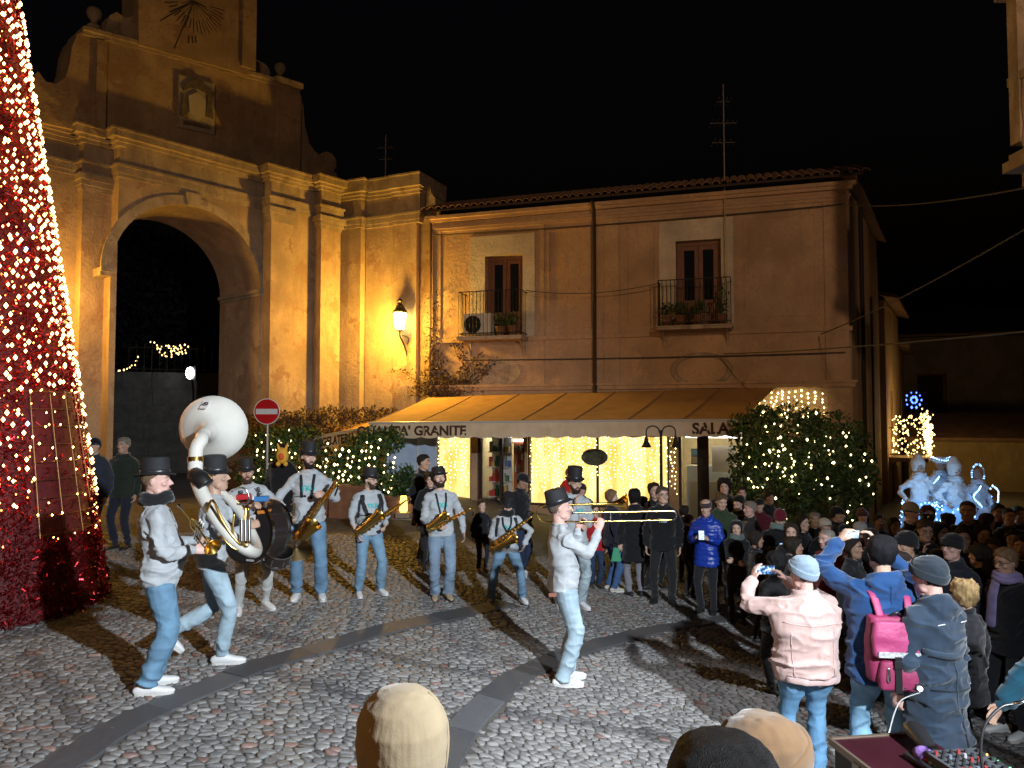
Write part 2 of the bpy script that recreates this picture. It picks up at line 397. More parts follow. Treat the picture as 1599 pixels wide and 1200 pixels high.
    if st == 'short': child('hair', tf(hshell(.012, lambda a: .005*math.sin(a*7+seed)+.004*math.sin(a*17)+.062+.122*fr(a*.86)**.8+.02*math.exp(-((abs(a)-1.6)/.35)**2), None, 40, 14, rough=.0055, seed=seed)), hm)
    elif st == 'thin': child('hair', tf(hshell(.005, lambda a: .072+.118*fr(a*.8)**.6, None, 30, 9, rough=.0015, seed=seed)), hm)
    elif st == 'curly': child('hair', tf(hshell(.032 if not hat else .021, lambda a: .02+.16*fr(a*.85)**.8, None, 40, 14, th=.02, rough=.016, seed=seed)), hm)
    elif st == 'long':
        child('hair', tf(hshell(.020, lambda a: -.13+.325*fr(a*.80)**.42, None, 40 if lod else 110, 18 if lod else 60, th=.012, rough=g('hairrough', .009), seed=seed)), hm)
    elif st == 'bun':
        child('hair', tf(hshell(.012, lambda a: .04+.145*fr(a*.84)**.7, None, 30, 9, rough=.003, seed=seed)), hm)
    hcol = g('hatcol', (.012, .012, .014)); hatm = cloth('hat_%d_%d_%d' % tuple(int(c*999) for c in hcol), hcol, .1)
    if hat in ('tophat', 'tallhat', 'fedora'):
        hh = {'tophat': .126, 'tallhat': .150, 'fedora': .105}[hat]; tl = g('hattilt', (0, 0)); MT = rotm(0, -tl[0], tl[1])
        br = .130 if hat != 'fedora' else .140
        prof = [(.070, -.004), (.098, 0), (br-.004, -.006), (br, .001), (br-.006, .006), (.096, .009), (.092, .03), (.091+(.010 if hat == 'tallhat' else -.004), hh-.012), (.088+(.010 if hat == 'tallhat' else -.008), hh), (.05, hh+.001), (.005, hh-.008)]
        V, F = p_lathe(prof, 28, sx=.90, sy=1.10)
        rr = np.hypot(V[:, 0], V[:, 1]); V[:, 2] += np.clip(rr-.105, 0, 1)*(V[:, 0]**2/np.maximum(rr, .01)**2*.9-.25)
        V = V@MT.T+np.array([0, -.008, .157])
        ho = child('hat', tf((V, F)), mat('felt_black', (.011, .011, .013), .75, var=.25, vscale=20, bump=.2, bscale=200), auto=50)
        band = p_lathe([(.0965, .009), (.0975, .010), (.0955, .034), (.094, .035)], 28, sx=.90, sy=1.10); V = band[0]@MT.T+np.array([0, -.008, .157])
        child('hat_band', tf((V, band[1])), mat('ribbon_black', (.02, .02, .024), .35), parent=ho)
    elif hat == 'beanie':
        tlt = g('hattilt', (0, 0))[0]
        lo = lambda a: .145-.060*(1-math.cos(a))/2*(1.3)+tlt*.001*math.cos(a)
        V, F = head_shell(.016, lo, None, 220 if g('ribs') else 64, 60 if g('ribs') else 26, th=.012, rough=g('hatrough', .0025), seed=seed)
        if g('ribs'): aa_ = np.arctan2(V[:, 0], V[:, 1]); V[:, :2] *= (1+.0016*np.sin(aa_*60)*np.clip((.232-V[:, 2])/.03, 0, 1))[:, None]; V += np.column_stack([V[:, 0], V[:, 1], V[:, 2]*0])*((vnoise(V*np.array([8, 8, 11.]), seed)*.010+vnoise(V*np.array([4, 4, 5.]), seed)*.03)*np.clip((.30-V[:, 2])/.1, 0, 1))[:, None]; V[:, 2] += np.clip(V[:, 2]-.16, 0, 1)*.32*g('slouch', 1)
        ho = child('beanie', tf((V, F)), hatm)
        if g('cuff', True):
         V, F = head_shell(.0235, lambda a: lo(a)-.006, lambda a: lo(a)+.046, 34, 6, th=.009, rough=.0016, seed=seed)
         child('beanie_cuff', tf((V, F)), hatm, parent=ho)
        elif not g('ribs'):
         pass
        else:
         child('beanie_seam', p_tube([HP(head_pt(1.75, z_, .0185)+np.array([0, 0, max(0, z_-.16)*.32*g('slouch', 1)])) for z_ in np.linspace(.10, .22, 12)], .0035, 5), hatm, parent=ho)
    elif hat in ('cap', 'flatcap'):
        lo = lambda a: .150-.035*(1-math.cos(a))/2
        V, F = head_shell(.014, lo, None, 30, 8, th=.01)
        if hat == 'flatcap': V[:, 1] += np.clip(V[:, 2]-.15, 0, 1)*.35
        ho = child('cap', tf((V, F)), hatm)
        vz = [];
        for r0, zz in ((.0, .004), (.055 if hat == 'cap' else .04, -.014)):
            for i in range(9):
                a = (i-4)*.24; p = head_pt(a, .148, .013); vz.append([p[0]*(1-.1*(r0 > 0)), p[1]+r0*math.cos(a*1.2), p[2]+zz])
        V = np.array(vz); V = np.vstack([V, V-[0, 0, .006]])
        F = [(i, i+1, i+10, i+9) for i in range(8)]+[(18+i+9, 18+i+10, 18+i+1, 18+i) for i in range(8)]+[(9+i, 10+i, 28+i, 27+i) for i in range(8)]
        child('visor', tf((V, F)), hatm, parent=ho)
    elif hat == 'headband':
        child('headband', tf(head_shell(.016, .135, .185, 30, 5, th=.008)), hatm)
    if g('glasses'):
        G = MB()
        for q in (-1, 1):
            c = [HP((q*.032+.021*math.cos(t), .0985-.012*abs(math.cos(t)), .116+.016*math.sin(t))) for t in np.linspace(0, 2*math.pi, 13)]
            G.add(p_tube(c, .0022, 4)); G.add(p_tube([HP((q*.053, .087, .121)), HP((q*.074, .045, .122)), HP((q*.077, -.01, .120))], .002, 4))
        G.add(p_tube([HP((-.011, .098, .118)), HP((0, .101, .121)), HP((.011, .098, .118))], .002, 4))
        child('glasses', (G.verts(), G.f), mat('frame_black', (.01, .01, .01), .3))
    # clothes
    topc = g('top', (.4, .42, .45)); kind = g('kind', 'sweater'); bulk = g('bulk', .002 if kind == 'sweater' else .022)*1.0; hem = g('hem', -.075 if kind == 'sweater' else -.13)
    tm = cloth('%s_%d_%d_%d' % (kind, *[int(c*999) for c in topc]), topc) if kind != 'shiny' else mat('shiny_%d_%d_%d' % tuple(int(c*999) for c in topc), topc, .34, var=.1, bump=.3, bscale=30)
    bel = g('belly', 0.0)
    rings = [(-.05, .176, .124, 0), (.0, .178, .128, bel*.03), (.08, .168, .122, bel*.06), (.16, .163, .116, bel*.055), (.26, .172, .120, bel*.02), (.36, .184, .121, .004), (.43, .178, .108, .0), (.475, .140, .088, -.006), (.515, .088, .072, -.006), (.545, .066, .066, .004), (.56, .061, .063, .008)]
    if hem < -.05: rings = [(hem, .182+max(0, -hem-.1)*.10, .134+max(0, -hem-.1)*.10, 0)]+([((hem-.05)/2, .180, .130, 0)] if hem < -.2 else [])+rings
    if g('cinch'): rings[0] = (rings[0][0], .166, .116, bel*.02); rings.insert(0, (rings[0][0]-.03, .158, .110, bel*.01))
    pts, rad = [], []
    for t, a, b, o in rings:
        base = P+sp*t if t >= 0 else P+(sp*.35+up*.65)*t
        pts.append(base+fw*o); q = bulk if t < .5 else bulk*.5; rad.append(((a*wd+q), b*wd+q+o*.55))
    T = [p_tube(pts, rad, 24, ref=rt, sq=2.35)]
    sr = g('sleeve', .0)+bulk*.55
    for i, sgn in enumerate((-1, 1)):
        S, E, W = sh[i], el[i], wr[i]; inn = nb-sp*.10+rt*sgn*.10
        cuff = W-unit(W-E)*.005
        dn = unit(E-S); pl = [inn, inn*.5+S*.5+sp*.004, S+dn*.025-rt*sgn*.022, S*.72+E*.28-rt*sgn*.004, S*.45+E*.55, S*.12+E*.88, E*.97+(S+W)*.015, E*.86+W*.14, E*.45+W*.55, E*.12+W*.88, cuff]
        T.append(p_tube([nb-sp*.02+rt*sgn*.035, nb-sp*.045+rt*sgn*.09, S+sp*.0-rt*sgn*.03], np.array([.055, .054, .05])+bulk*.3, 10, rnd=True))
        T.append(p_tube(pl, np.array([.072, .075, .070, .062, .055, .051, .0505, .050, .045, .041, .035])+sr*np.array([1, 1, 1, 1, 1, 1, 1, 1, 1, 1, .3]), 12, rnd=True))
    if g('hood') == 'down':
        T.append(p_sphere(nb-fw*.085-sp*.04, (.13, .07, .10), 14, 9, Rs)); ang = np.linspace(-2.3, 2.3, 14)
        T.append(p_tube([nb+rt*math.sin(a)*.095-fw*(.02+.075*math.cos(a))+sp*(.005+.028*math.cos(a)) for a in ang], [.036]*14, 8, rnd=True))
    elif kind != 'sweater' or g('collar'):
        ang = np.linspace(-2.6, 2.6, 14)
        T.append(p_tube([nb+rt*math.sin(a)*.075-fw*(-.012+.075*math.cos(a))+sp*(.025+.02*math.cos(a)) for a in ang], [(.030, .022)]*14, 8, rnd=True))
    else:
        ang = np.linspace(0, 2*math.pi, 15)
        T.append(p_tube([nb+rt*math.sin(a)*.068-fw*(-.012+.068*math.cos(a))+sp*(.010+.012*math.cos(a)) for a in ang], [.014]*15, 6))
    v, f, nr = remesh(T, vc, 3, .5)
    fold = g('fold', 1.0); q = v*np.array([6, 6, 15.])+seed
    n1 = vnoise(q, seed); n2 = vnoise(v*np.array([13, 13, 30.])+7, seed+3); rid = (1-np.abs(vnoise(v*np.array([5, 5, 10.])+n1[:, None]*.5+v[:, [2, 0, 1]]*2, seed+5)))**3*1.7-.75; rid2 = (1-np.abs(vnoise(v*np.array([9, 9, 19.])+n1[:, None]*.6+3, seed+8)))**3*1.5-.7
    jn = np.min([np.exp(-(np.linalg.norm(v-j, axis=1)/.11)**2) for j in el]+[np.exp(-(np.linalg.norm(v-j, axis=1)/.11)**2) for j in el], axis=0)+np.max([np.exp(-(np.linalg.norm(v-j, axis=1)/.12)**2) for j in el+sh], axis=0)
    wst = np.exp(-(((v-P)@sp-.02)/.10)**2)
    disp = (n1*.005+rid*(.0085+.009*jn+.009*wst)+rid2*(.0035+.004*jn+.004*wst)+n2*.0014)*fold
    if kind == 'puffer' or g('puff'):
        hz = (v@sp) if kind == 'puffer' else v[:, 2]; disp = disp*.5+.011*(np.abs(np.sin(math.pi*(hz+n1*.01)/g('pitch', .085)))**.6-.5)
    top = mesh_obj({'sweater': 'sweatshirt', 'puffer': 'puffer_jacket', 'shiny': 'puffer_jacket', 'coat': 'coat', 'jacket': 'jacket', 'hoodie': 'hoodie'}.get(kind, 'jacket'), (v+nr*disp[:, None])*s, f, tm, root, True)
    if kind == 'puffer' and g('gloss'): pass
    tc = g('legs', (.13, .25, .42)); tw = g('tw', .0)+.008*(g('denim', tc[2] > tc[0]*1.4)); denim = g('denim', tc[2] > tc[0]*1.4)
    lm = mat('denim_%d_%d_%d' % tuple(int(c*999) for c in tc), tuple(c*.72 for c in tc), .9, col2=tuple(min(1, c*1.25) for c in tc), vscale=5, bump=.15, bscale=280, spec=.15, thresh=(.3, .7)) if denim else cloth('legs_%d_%d_%d' % tuple(int(c*999) for c in tc), tc)
    Lg = [p_tube([P+sp*.13, P+sp*.05, P-up*.03, P-up*.09], [(.150*wd, .108*wd), (.162*wd, .118*wd), (.170*wd, .126*wd), (.150, .11)], 20, ref=pr@np.array([1., 0, 0]), sq=2.2)]
    for i in (0, 1):
        h, kn, a = hips[i], knees[i], anks[i]
        bt = a-up*.0+unit(kn-a)*g('ankle', -.02)
        Lg.append(p_tube([h+up*.05, h*.8+kn*.2, h*.45+kn*.55, h*.08+kn*.92, kn*.88+a*.12, kn*.6+a*.4, kn*.25+a*.75, bt], np.array([.100*wd, .100*wd, .083, .069, .066, .066, .057, .052])+tw*np.array([0, .2, .4, .7, .8, 1, 1.2, 1.3]), 14))
    v, f, nr = remesh(Lg, vc, 3, .5)
    n1 = vnoise(v*np.array([7, 7, 13.])+seed, seed+11); rid = (1-np.abs(vnoise(v*np.array([6, 6, 8.5])+n1[:, None]*.7+v[:, [2, 0, 1]]*3, seed+15)))**3*1.7-.75
    zb = np.clip((.42-v[:, 2])/.3, 0, 1)+.35
    kj = np.max([np.exp(-(np.linalg.norm(v-j, axis=1)/.12)**2) for j in knees]+[np.exp(-(np.linalg.norm(v-j, axis=1)/.13)**2)*1.2 for j in anks], axis=0)
    n3 = vnoise(v*np.array([16, 16, 34.])+seed, seed+19); hid = np.clip(((v-P)@sp-hem-.005)/.03, 0, 1)
    mesh_obj('trousers', (v+nr*((n1*.004+n3*.0025+rid*(.0075*zb+.008*kj))*g('fold', 1)-hid*.030)[:, None])*s, f, lm, root, True)
    sc = g('shoes', (.02, .02, .02)); sm = mat('shoe_%d_%d_%d' % tuple(int(c*999) for c in sc), sc, .55, var=.08, bump=.1); white = sum(sc) > 1.2
    sole = mat('sole_pale', (.62, .60, .57), .6) if white else mat('sole_dark', (.02, .02, .02), .7)
    for M, F in fm:
        prof = [(-.075, .030, .052, .05), (-.055, .038, .060, .062), (-.01, .038, .064, .072), (.03, .040, .055, .062), (.08, .045, .045, .046), (.125, .044, .036, .036), (.155, .038, .030, .030), (.180, .024, .022, .020)]
        sv = p_tube([F+M@np.array([0, y, .018+hh/2]) for y, w_, zc, hh in prof], [(w_, hh/2+.006) for y, w_, zc, hh in prof], 14, ref=M@np.array([1., 0, 0]), rnd=True, sq=2.4)
        so = child('shoe', sv, sm)
        nvs = [(-.085, .028), (-.06, .040), (0, .042), (.06, .046), (.11, .0485), (.15, .043), (.178, .031), (.194, .014)]
        V = []
        for zz in (.0, .024):
            for sg in (1, -1):
                for y, w_ in (nvs if sg > 0 else nvs[::-1]): V.append(F+M@np.array([sg*w_, y, zz]))
        n = len(nvs)*2; child('sole', (np.array(V), [tuple(range(n-1, -1, -1)), tuple(range(n, 2*n))]+[(i, (i+1) % n, n+(i+1) % n, n+i) for i in range(n)]), sole, False, parent=so)
        if lod == 0 and white:
            for y in (.035, .055, .075): child('lace', p_tube([F+M@np.array([sx_, y, .018+np.interp(y, [q[0] for q in prof], [q[3] for q in prof])+(.010 if abs(sx_) < .01 else .002)]) for sx_ in (-.026, 0, .026)], .0035, 4, rnd=True), mat('lace', (.7, .7, .7), .8), parent=so)
    sf = g('scarf')
    if sf:
        ang = np.linspace(0, 2*math.pi, 17); S_ = MB()
        for dz, rr in ((.0, .105), (.035, .095)):
            S_.add(p_tube([nb+rt*math.sin(a)*rr-fw*(-.015+rr*math.cos(a))+sp*(.015+dz+.012*math.sin(3*a)) for a in ang], [.034]*17, 8))
        if g('scarftail'): S_.add(p_tube([nb+fw*.12+rt*.03, nb+fw*.15-sp*.15+rt*.05, nb+fw*.17-sp*.42+rt*.06], [(.05, .02), (.055, .018), (.06, .016)], 8, ref=rt, rnd=True))
        child('scarf', (S_.verts(), S_.f), cloth('scarf_%d_%d_%d' % tuple(int(c*999) for c in sf), sf, .25))
    if g('hood') == 'up':
        V, F = head_shell(.032, lambda a: -.11+.305*max(0, math.cos(a*.86))**.45, None, 34, 14, th=.02, rough=.004, seed=seed)
        child('hood', tf((V, F)), tm)
    info = dict(root=root, top=top, HP=HP, P=P, nb=nb, sp=sp, rt=rt, fw=fw, sh=sh, el=el, wr=wr, s=s, child=child, hd=hdirs,
                world=lambda p: np.array(Matrix.Rotation(R(yaw), 3, 'Z'))@(np.asarray(p, float)*s)+np.array(root.location), wdir=lambda d: np.array(Matrix.Rotation(R(yaw), 3, 'Z'))@np.asarray(d, float))
    if g('logo'): chest_print(info, v0=None, text=g('logo'), col=g('logocol', (.02, .42, .40)), size=g('logosize', .085))
    return info
def text_mesh(body, size, bold=0.0, extrude=0.0):
    cu = bpy.data.curves.new('t', 'FONT'); cu.body = body; cu.size = size; cu.offset = bold; cu.extrude = extrude; cu.align_x = 'CENTER'; cu.resolution_u = 3
    ob = bpy.data.objects.new('t', cu); TMP.collection.objects.link(ob); dg = tmp_dg()
    me = ob.evaluated_get(dg).to_mesh(); v = np.array([x.co[:] for x in me.vertices]); f = [tuple(p.vertices) for p in me.polygons]
    ob.evaluated_get(dg).to_mesh_clear(); bpy.data.objects.remove(ob); bpy.data.curves.remove(cu); return v, f
def chest_print(I, v0, text, col, size):
    v, f = text_mesh(text, size, .004); me = I['top'].data; bv = BVHTree.FromPolygons([x.co[:] for x in me.vertices], [p.vertices[:] for p in me.polygons])
    out = []; s = I['s']; c = I['P']+I['sp']*.315
    for p in v:
        o = (c-I['rt']*p[0]+I['sp']*p[1]+I['fw']*.6)*s; h = bv.ray_cast(Vector(o), Vector(-I['fw']), 2)
        out.append((np.array(h[0]) if h[0] is not None else o-I['fw']*.45*s)+I['fw']*.004)
    mesh_obj('chest_print', np.array(out), f, mat('print_%d' % int(col[1]*99), col, .6), I['root'])
# ------------------------------------------------------------------ ground and paving
def attr_mat(name, c0, c1, c2, rough, bump=.4, var=.35):
    m = bpy.data.materials.new(name); m.use_nodes = True; t = m.node_tree; b = t.nodes['Principled BSDF']; L = t.links.new
    at_ = t.nodes.new('ShaderNodeAttribute'); at_.attribute_name = 'tint'
    rp = t.nodes.new('ShaderNodeValToRGB'); e = rp.color_ramp.elements; e[0].color = (*c0, 1); e[1].color = (*c2, 1); e[1].position = 1; k = e.new(.5); k.color = (*c1, 1)
    L(at_.outputs['Fac'], rp.inputs['Fac'])
    tc = t.nodes.new('ShaderNodeTexCoord'); nz = t.nodes.new('ShaderNodeTexNoise'); nz.inputs['Scale'].default_value = 22; nz.inputs['Detail'].default_value = 8
    L(tc.outputs['Object'], nz.inputs['Vector'])
    hv = t.nodes.new('ShaderNodeHueSaturation'); mr = t.nodes.new('ShaderNodeMapRange'); mr.inputs['To Min'].default_value = 1-var; mr.inputs['To Max'].default_value = 1+var
    L(nz.outputs['Fac'], mr.inputs['Value']); L(mr.outputs['Result'], hv.inputs['Value']); L(rp.outputs['Color'], hv.inputs['Color']); L(hv.outputs['Color'], b.inputs['Base Color'])
    n2 = t.nodes.new('ShaderNodeTexNoise'); n2.inputs['Scale'].default_value = 60; n2.inputs['Detail'].default_value = 6; L(tc.outputs['Object'], n2.inputs['Vector'])
    bp = t.nodes.new('ShaderNodeBump'); bp.inputs['Strength'].default_value = bump; bp.inputs['Distance'].default_value = .012; L(n2.outputs['Fac'], bp.inputs['Height']); L(bp.outputs['Normal'], b.inputs['Normal'])
    m2 = t.nodes.new('ShaderNodeMapRange'); m2.inputs['To Min'].default_value = rough-.18; m2.inputs['To Max'].default_value = rough+.15; L(nz.outputs['Fac'], m2.inputs['Value']); L(m2.outputs['Result'], b.inputs['Roughness'])
    return m
def set_tint(me, vals):
    a = me.attributes.new('tint', 'FLOAT', 'FACE'); a.data.foreach_set('value', np.asarray(vals, np.float32))
xs = np.unique(np.concatenate([np.linspace(-90, -12, 14), np.linspace(-12, 14, 66), np.linspace(14, 90, 14)])); ys = np.array([-20, -4, 0, 3, 6, 10, 14, 18, 24, 40, 80, 140.])
gv = np.array([[x, y, float(gz(x))] for y in ys for x in xs]); nx_ = len(xs)
gf = np.array([[j*nx_+i, j*nx_+i+1, (j+1)*nx_+i+1, (j+1)*nx_+i] for j in range(len(ys)-1) for i in range(nx_-1)])
m_mort = mat('earth_joint', (.06, .054, .048), .95, col2=(.12, .108, .095), vscale=7, bump=.9, bscale=14)
ground = mesh_obj('ground', gv, gf, m_mort, None, True); tag(ground, kind='structure')
STRIPS = [([(60, 1215), (100, 1195), (180, 1140), (262, 1100), (325, 1074), (406, 1041), (520, 1009), (590, 987), (700, 963), (790, 944)], .27, 'slab'),
          ([(672, 1215), (690, 1195), (722, 1139), (765, 1095), (803, 1062), (850, 1038), (905, 1016), (960, 1001), (1017, 986), (1113, 970), (1200, 955)], .25, 'slab'),
          ([(520, 1005), (543, 1012), (660, 1038), (806, 1062)], .17, 'band'), ([(770, 1108), (784, 1112), (860, 1123), (960, 1140), (1040, 1150)], .16, 'band'),
          ([(300, 968), (370, 985), (455, 1000), (520, 1009)], .18, 'band'), ([(410, 1046), (470, 1066), (560, 1090), (640, 1104)], .17, 'band'),
          ([(40, 1020), (53, 1038), (104, 1102), (150, 1150)], .14, 'band'), ([(905, 1012), (1003, 990), (1120, 1008), (1230, 1030)], .15, 'band'), ([(0, 1000), (110, 976), (190, 962), (300, 946)], .3, 'band')]
def poly_dist(p, line):
    best = np.full(len(p), 1e9)
    for a, b in zip(line[:-1], line[1:]):
        ab = b-a; t = np.clip(((p-a)@ab)/(ab@ab), 0, 1); best = np.minimum(best, np.linalg.norm(p-(a+t[:, None]*ab), axis=1))
    return best
SL = []
for px, wd, kd in STRIPS: SL.append((spline([on_ground(*q)[:2] for q in px], 5), wd, kd))
from mathutils.geometry import delaunay_2d_cdt
def cobbles():
    rng = np.random.default_rng(3); DX, DY = .090, .064; pts = []
    j = 0; y = 4.05
    while y < 13.6:
        n = int((1.62*y+1.6)/DX); x0 = -.81*y-.8
        x = x0+(np.arange(n)+(.5 if j % 2 else 0))*DX; k = 1+max(0, y-9)*.05
        pts.append(np.column_stack([x+rng.uniform(-.46, .46, n)*DX, y+rng.uniform(-.46, .46, n)*DY])); y += DY; j += 1
    P = np.concatenate(pts); A = np.array([1/1.35, 1.])
    Q = P*A; tri = delaunay_2d_cdt([Vector(q) for q in Q], [], [], 0, 1e-5)
    vc, tr = np.array([v[:] for v in tri[0]]), np.array(tri[2])
    a, b, c = vc[tr[:, 0]], vc[tr[:, 1]], vc[tr[:, 2]]
    d = 2*(a[:, 0]*(b[:, 1]-c[:, 1])+b[:, 0]*(c[:, 1]-a[:, 1])+c[:, 0]*(a[:, 1]-b[:, 1])); d[np.abs(d) < 1e-12] = 1e-12
    a2, b2, c2 = (a**2).sum(1), (b**2).sum(1), (c**2).sum(1)
    cc = np.column_stack([(a2*(b[:, 1]-c[:, 1])+b2*(c[:, 1]-a[:, 1])+c2*(a[:, 1]-b[:, 1]))/d, (a2*(c[:, 0]-b[:, 0])+b2*(a[:, 0]-c[:, 0])+c2*(b[:, 0]-a[:, 0]))/d])
    inc = [[] for _ in vc]
    for i, t in enumerate(tr):
        for k in t: inc[k].append(i)
    W = vc/A; CC = cc/A
    dist = [(poly_dist(W, l), wd, kd) for l, wd, kd in SL]
    slab = np.zeros(len(W), bool); band = np.zeros(len(W), bool)
    for dd, wd, kd in dist:
        if kd == 'slab': slab |= dd < wd/2+.018
        else: band |= dd < wd/2
    noi = vnoise(np.column_stack([W*.9, np.zeros(len(W))]), 4)
    near, V, F, T = [], [], [], []; nv = 0
    for i in np.where(~slab)[0]:
        if len(inc[i]) < 4: continue
        p = CC[inc[i]]; c = W[i]
        if np.abs(p-c).max() > .3: continue
        p = p[np.argsort(np.arctan2(p[:, 1]-c[1], p[:, 0]-c[0]))]; c = p.mean(0); n = len(p)
        # cut the corners so that each stone is rounded, leave an uneven joint
        mid = (p+np.roll(p, -1, 0))/2; q = np.empty((2*n, 2)); q[0::2] = p*.72+(np.roll(p, 1, 0)+np.roll(p, -1, 0))*.14; q[1::2] = mid; n2 = 2*n
        sh = rng.uniform(.91, .985); q = c+(q-c)*sh*(1+rng.uniform(-.07, .07, n2))[:, None]
        zb = float(gz(c[0])); tx, ty = rng.uniform(-.09, .09, 2); h = rng.uniform(.007, .018)
        r1 = c+(q-c)*.90; r2 = c+(q-c)*rng.uniform(.58, .8)
        def zz(r, hh): return zb+hh+(r[:, 0]-c[0])*tx+(r[:, 1]-c[1])*ty+(gz(r[:, 0])-zb)
        v = np.vstack([np.column_stack([q, zz(q, -.012)]), np.column_stack([r1, zz(r1, h*.62)]), np.column_stack([r2, zz(r2, h)+rng.uniform(-.0025, .0025, n2)])])
        f = [(k, (k+1) % n2, n2+(k+1) % n2, n2+k) for k in range(n2)]+[(n2+k, n2+(k+1) % n2, 2*n2+(k+1) % n2, 2*n2+k) for k in range(n2)]+[tuple(range(2*n2, 3*n2))]
        tnt = np.clip(rng.beta(2.2, 2.2)+noi[i]*.12, 0, 1); tnt = tnt*.25 if band[i] else .2+.8*tnt
        pxx = (c[0]/c[1])*FPX
        if abs(pxx) < 790 and c[1] > 4.75 and len(near) < 300 and 0: pass
        near.append((c[1] if abs(pxx) < 800 and c[1] > 5.0 else 99, v, f, tnt))
    near.sort(key=lambda q: q[0])
    sm = attr_mat('cobble_stone', (.085, .082, .086), (.160, .155, .153), (.26, .25, .24), .6)
    sr = attr_mat('red_cobble', (.12, .075, .068), (.20, .125, .11), (.27, .18, .155), .6); MI = []
    for k, (yy, v, f, tnt) in enumerate(near):
        red = rng.uniform() < .045
        if k < 300:
            o = mesh_obj('cobblestone', v, f, sr if red else sm, ground, True, auto=60); set_tint(o.data, [tnt]*len(f))
        else:
            V.append(v); F += [tuple(i+nv for i in q) for q in f]; T += [tnt]*len(f); MI += [int(red)]*len(f); nv += len(v)
    o = mesh_obj('cobblestone_field', np.concatenate(V), F, [sm, sr], ground, True, mi=MI, auto=60); set_tint(o.data, T); tag(o, kind='stuff')
    # bits of dead leaf and paper caught in the joints
    n = 240; y = rng.uniform(4.8, 12.5, n); x = rng.uniform(-.72, .66, n)*y; q = np.column_stack([x, y, gz(x)+.022]); a = rng.uniform(0, 6.28, n); L = rng.uniform(.012, .035, n); d = np.column_stack([np.cos(a), np.sin(a), rng.uniform(-.2, .35, n)])*L[:, None]; e = np.column_stack([-np.sin(a), np.cos(a), rng.uniform(-.2, .2, n)])*L[:, None]*.55
    o = mesh_obj('ground_litter', np.stack([q-d, q+e, q+d, q-e], 1).reshape(-1, 3), np.arange(4*n).reshape(n, 4), mat('dry_leaf', (.10, .07, .04), .8, col2=(.34, .30, .25), vscale=3), ground); tag(o, kind='stuff')
    # dark smooth slabs of the two long strips
    dm = attr_mat('basalt_slab', (.055, .058, .064), (.078, .081, .088), (.105, .108, .115), .66, .3, .25)
    for line, wd, kd in SL:
        if kd != 'slab': continue
        seg = np.linalg.norm(np.diff(line, axis=0), axis=1); cum = np.concatenate([[0], np.cumsum(seg)]); L = cum[-1]; s = 0
        while s < L-.15:
            ln = min(rng.uniform(.65, 1.15), L-s); ss = np.linspace(s+.004, s+ln-.004, 5); V = []
            pc = np.column_stack([np.interp(ss, cum, line[:, k]) for k in (0, 1)]); tg = np.gradient(pc, axis=0); tg /= np.linalg.norm(tg, axis=1)[:, None]; nn = np.column_stack([-tg[:, 1], tg[:, 0]])
            zt = rng.uniform(.014, .022)
            for ins, z in ((0, -.02), (0, zt-.005), (.006, zt)):
                for sg in (1, -1):
                    e = pc+nn*sg*(wd/2-ins); V.append(np.column_stack([e, gz(e[:, 0])+z]))
            v = np.concatenate(V); f = []
            for r in range(2):
                for sg in range(2):
                    a0 = (r*2+sg)*5; b0 = ((r+1)*2+sg)*5
                    for k in range(4): f.append((a0+k, a0+k+1, b0+k+1, b0+k) if sg else (a0+k+1, a0+k, b0+k, b0+k+1))
                for k in (0, 4):
                    a0 = r*10+k; b0 = (r+1)*10+k; f.append((a0, a0+5, b0+5, b0))
            for k in range(4): f.append((20+k, 25+k, 25+k+1, 20+k+1))
            o = mesh_obj('paving_slab', v, f, dm, ground); set_tint(o.data, [rng.uniform(0, 1)]*len(f)); s += ln
cobbles()
# worn small paving beyond the crowd: the material takes over
fy = np.array([13.4, 16, 18.5, 21, 25, 34.]); fx = np.linspace(-11, 22, 60)
v = np.array([[x, y, float(gz(x))+.004] for y in fy for x in fx]); f = np.array([[j*60+i, j*60+i+1, (j+1)*60+i+1, (j+1)*60+i] for j in range(5) for i in range(59)])
m_far = mat('far_cobbles', (.05, .045, .04), .8, col2=(.16, .14, .12), vscale=9, bump=.9, bscale=11, stretch=(1, 1.3, 1))
tag(mesh_obj('paving', v, f, m_far, None, True), kind='structure')

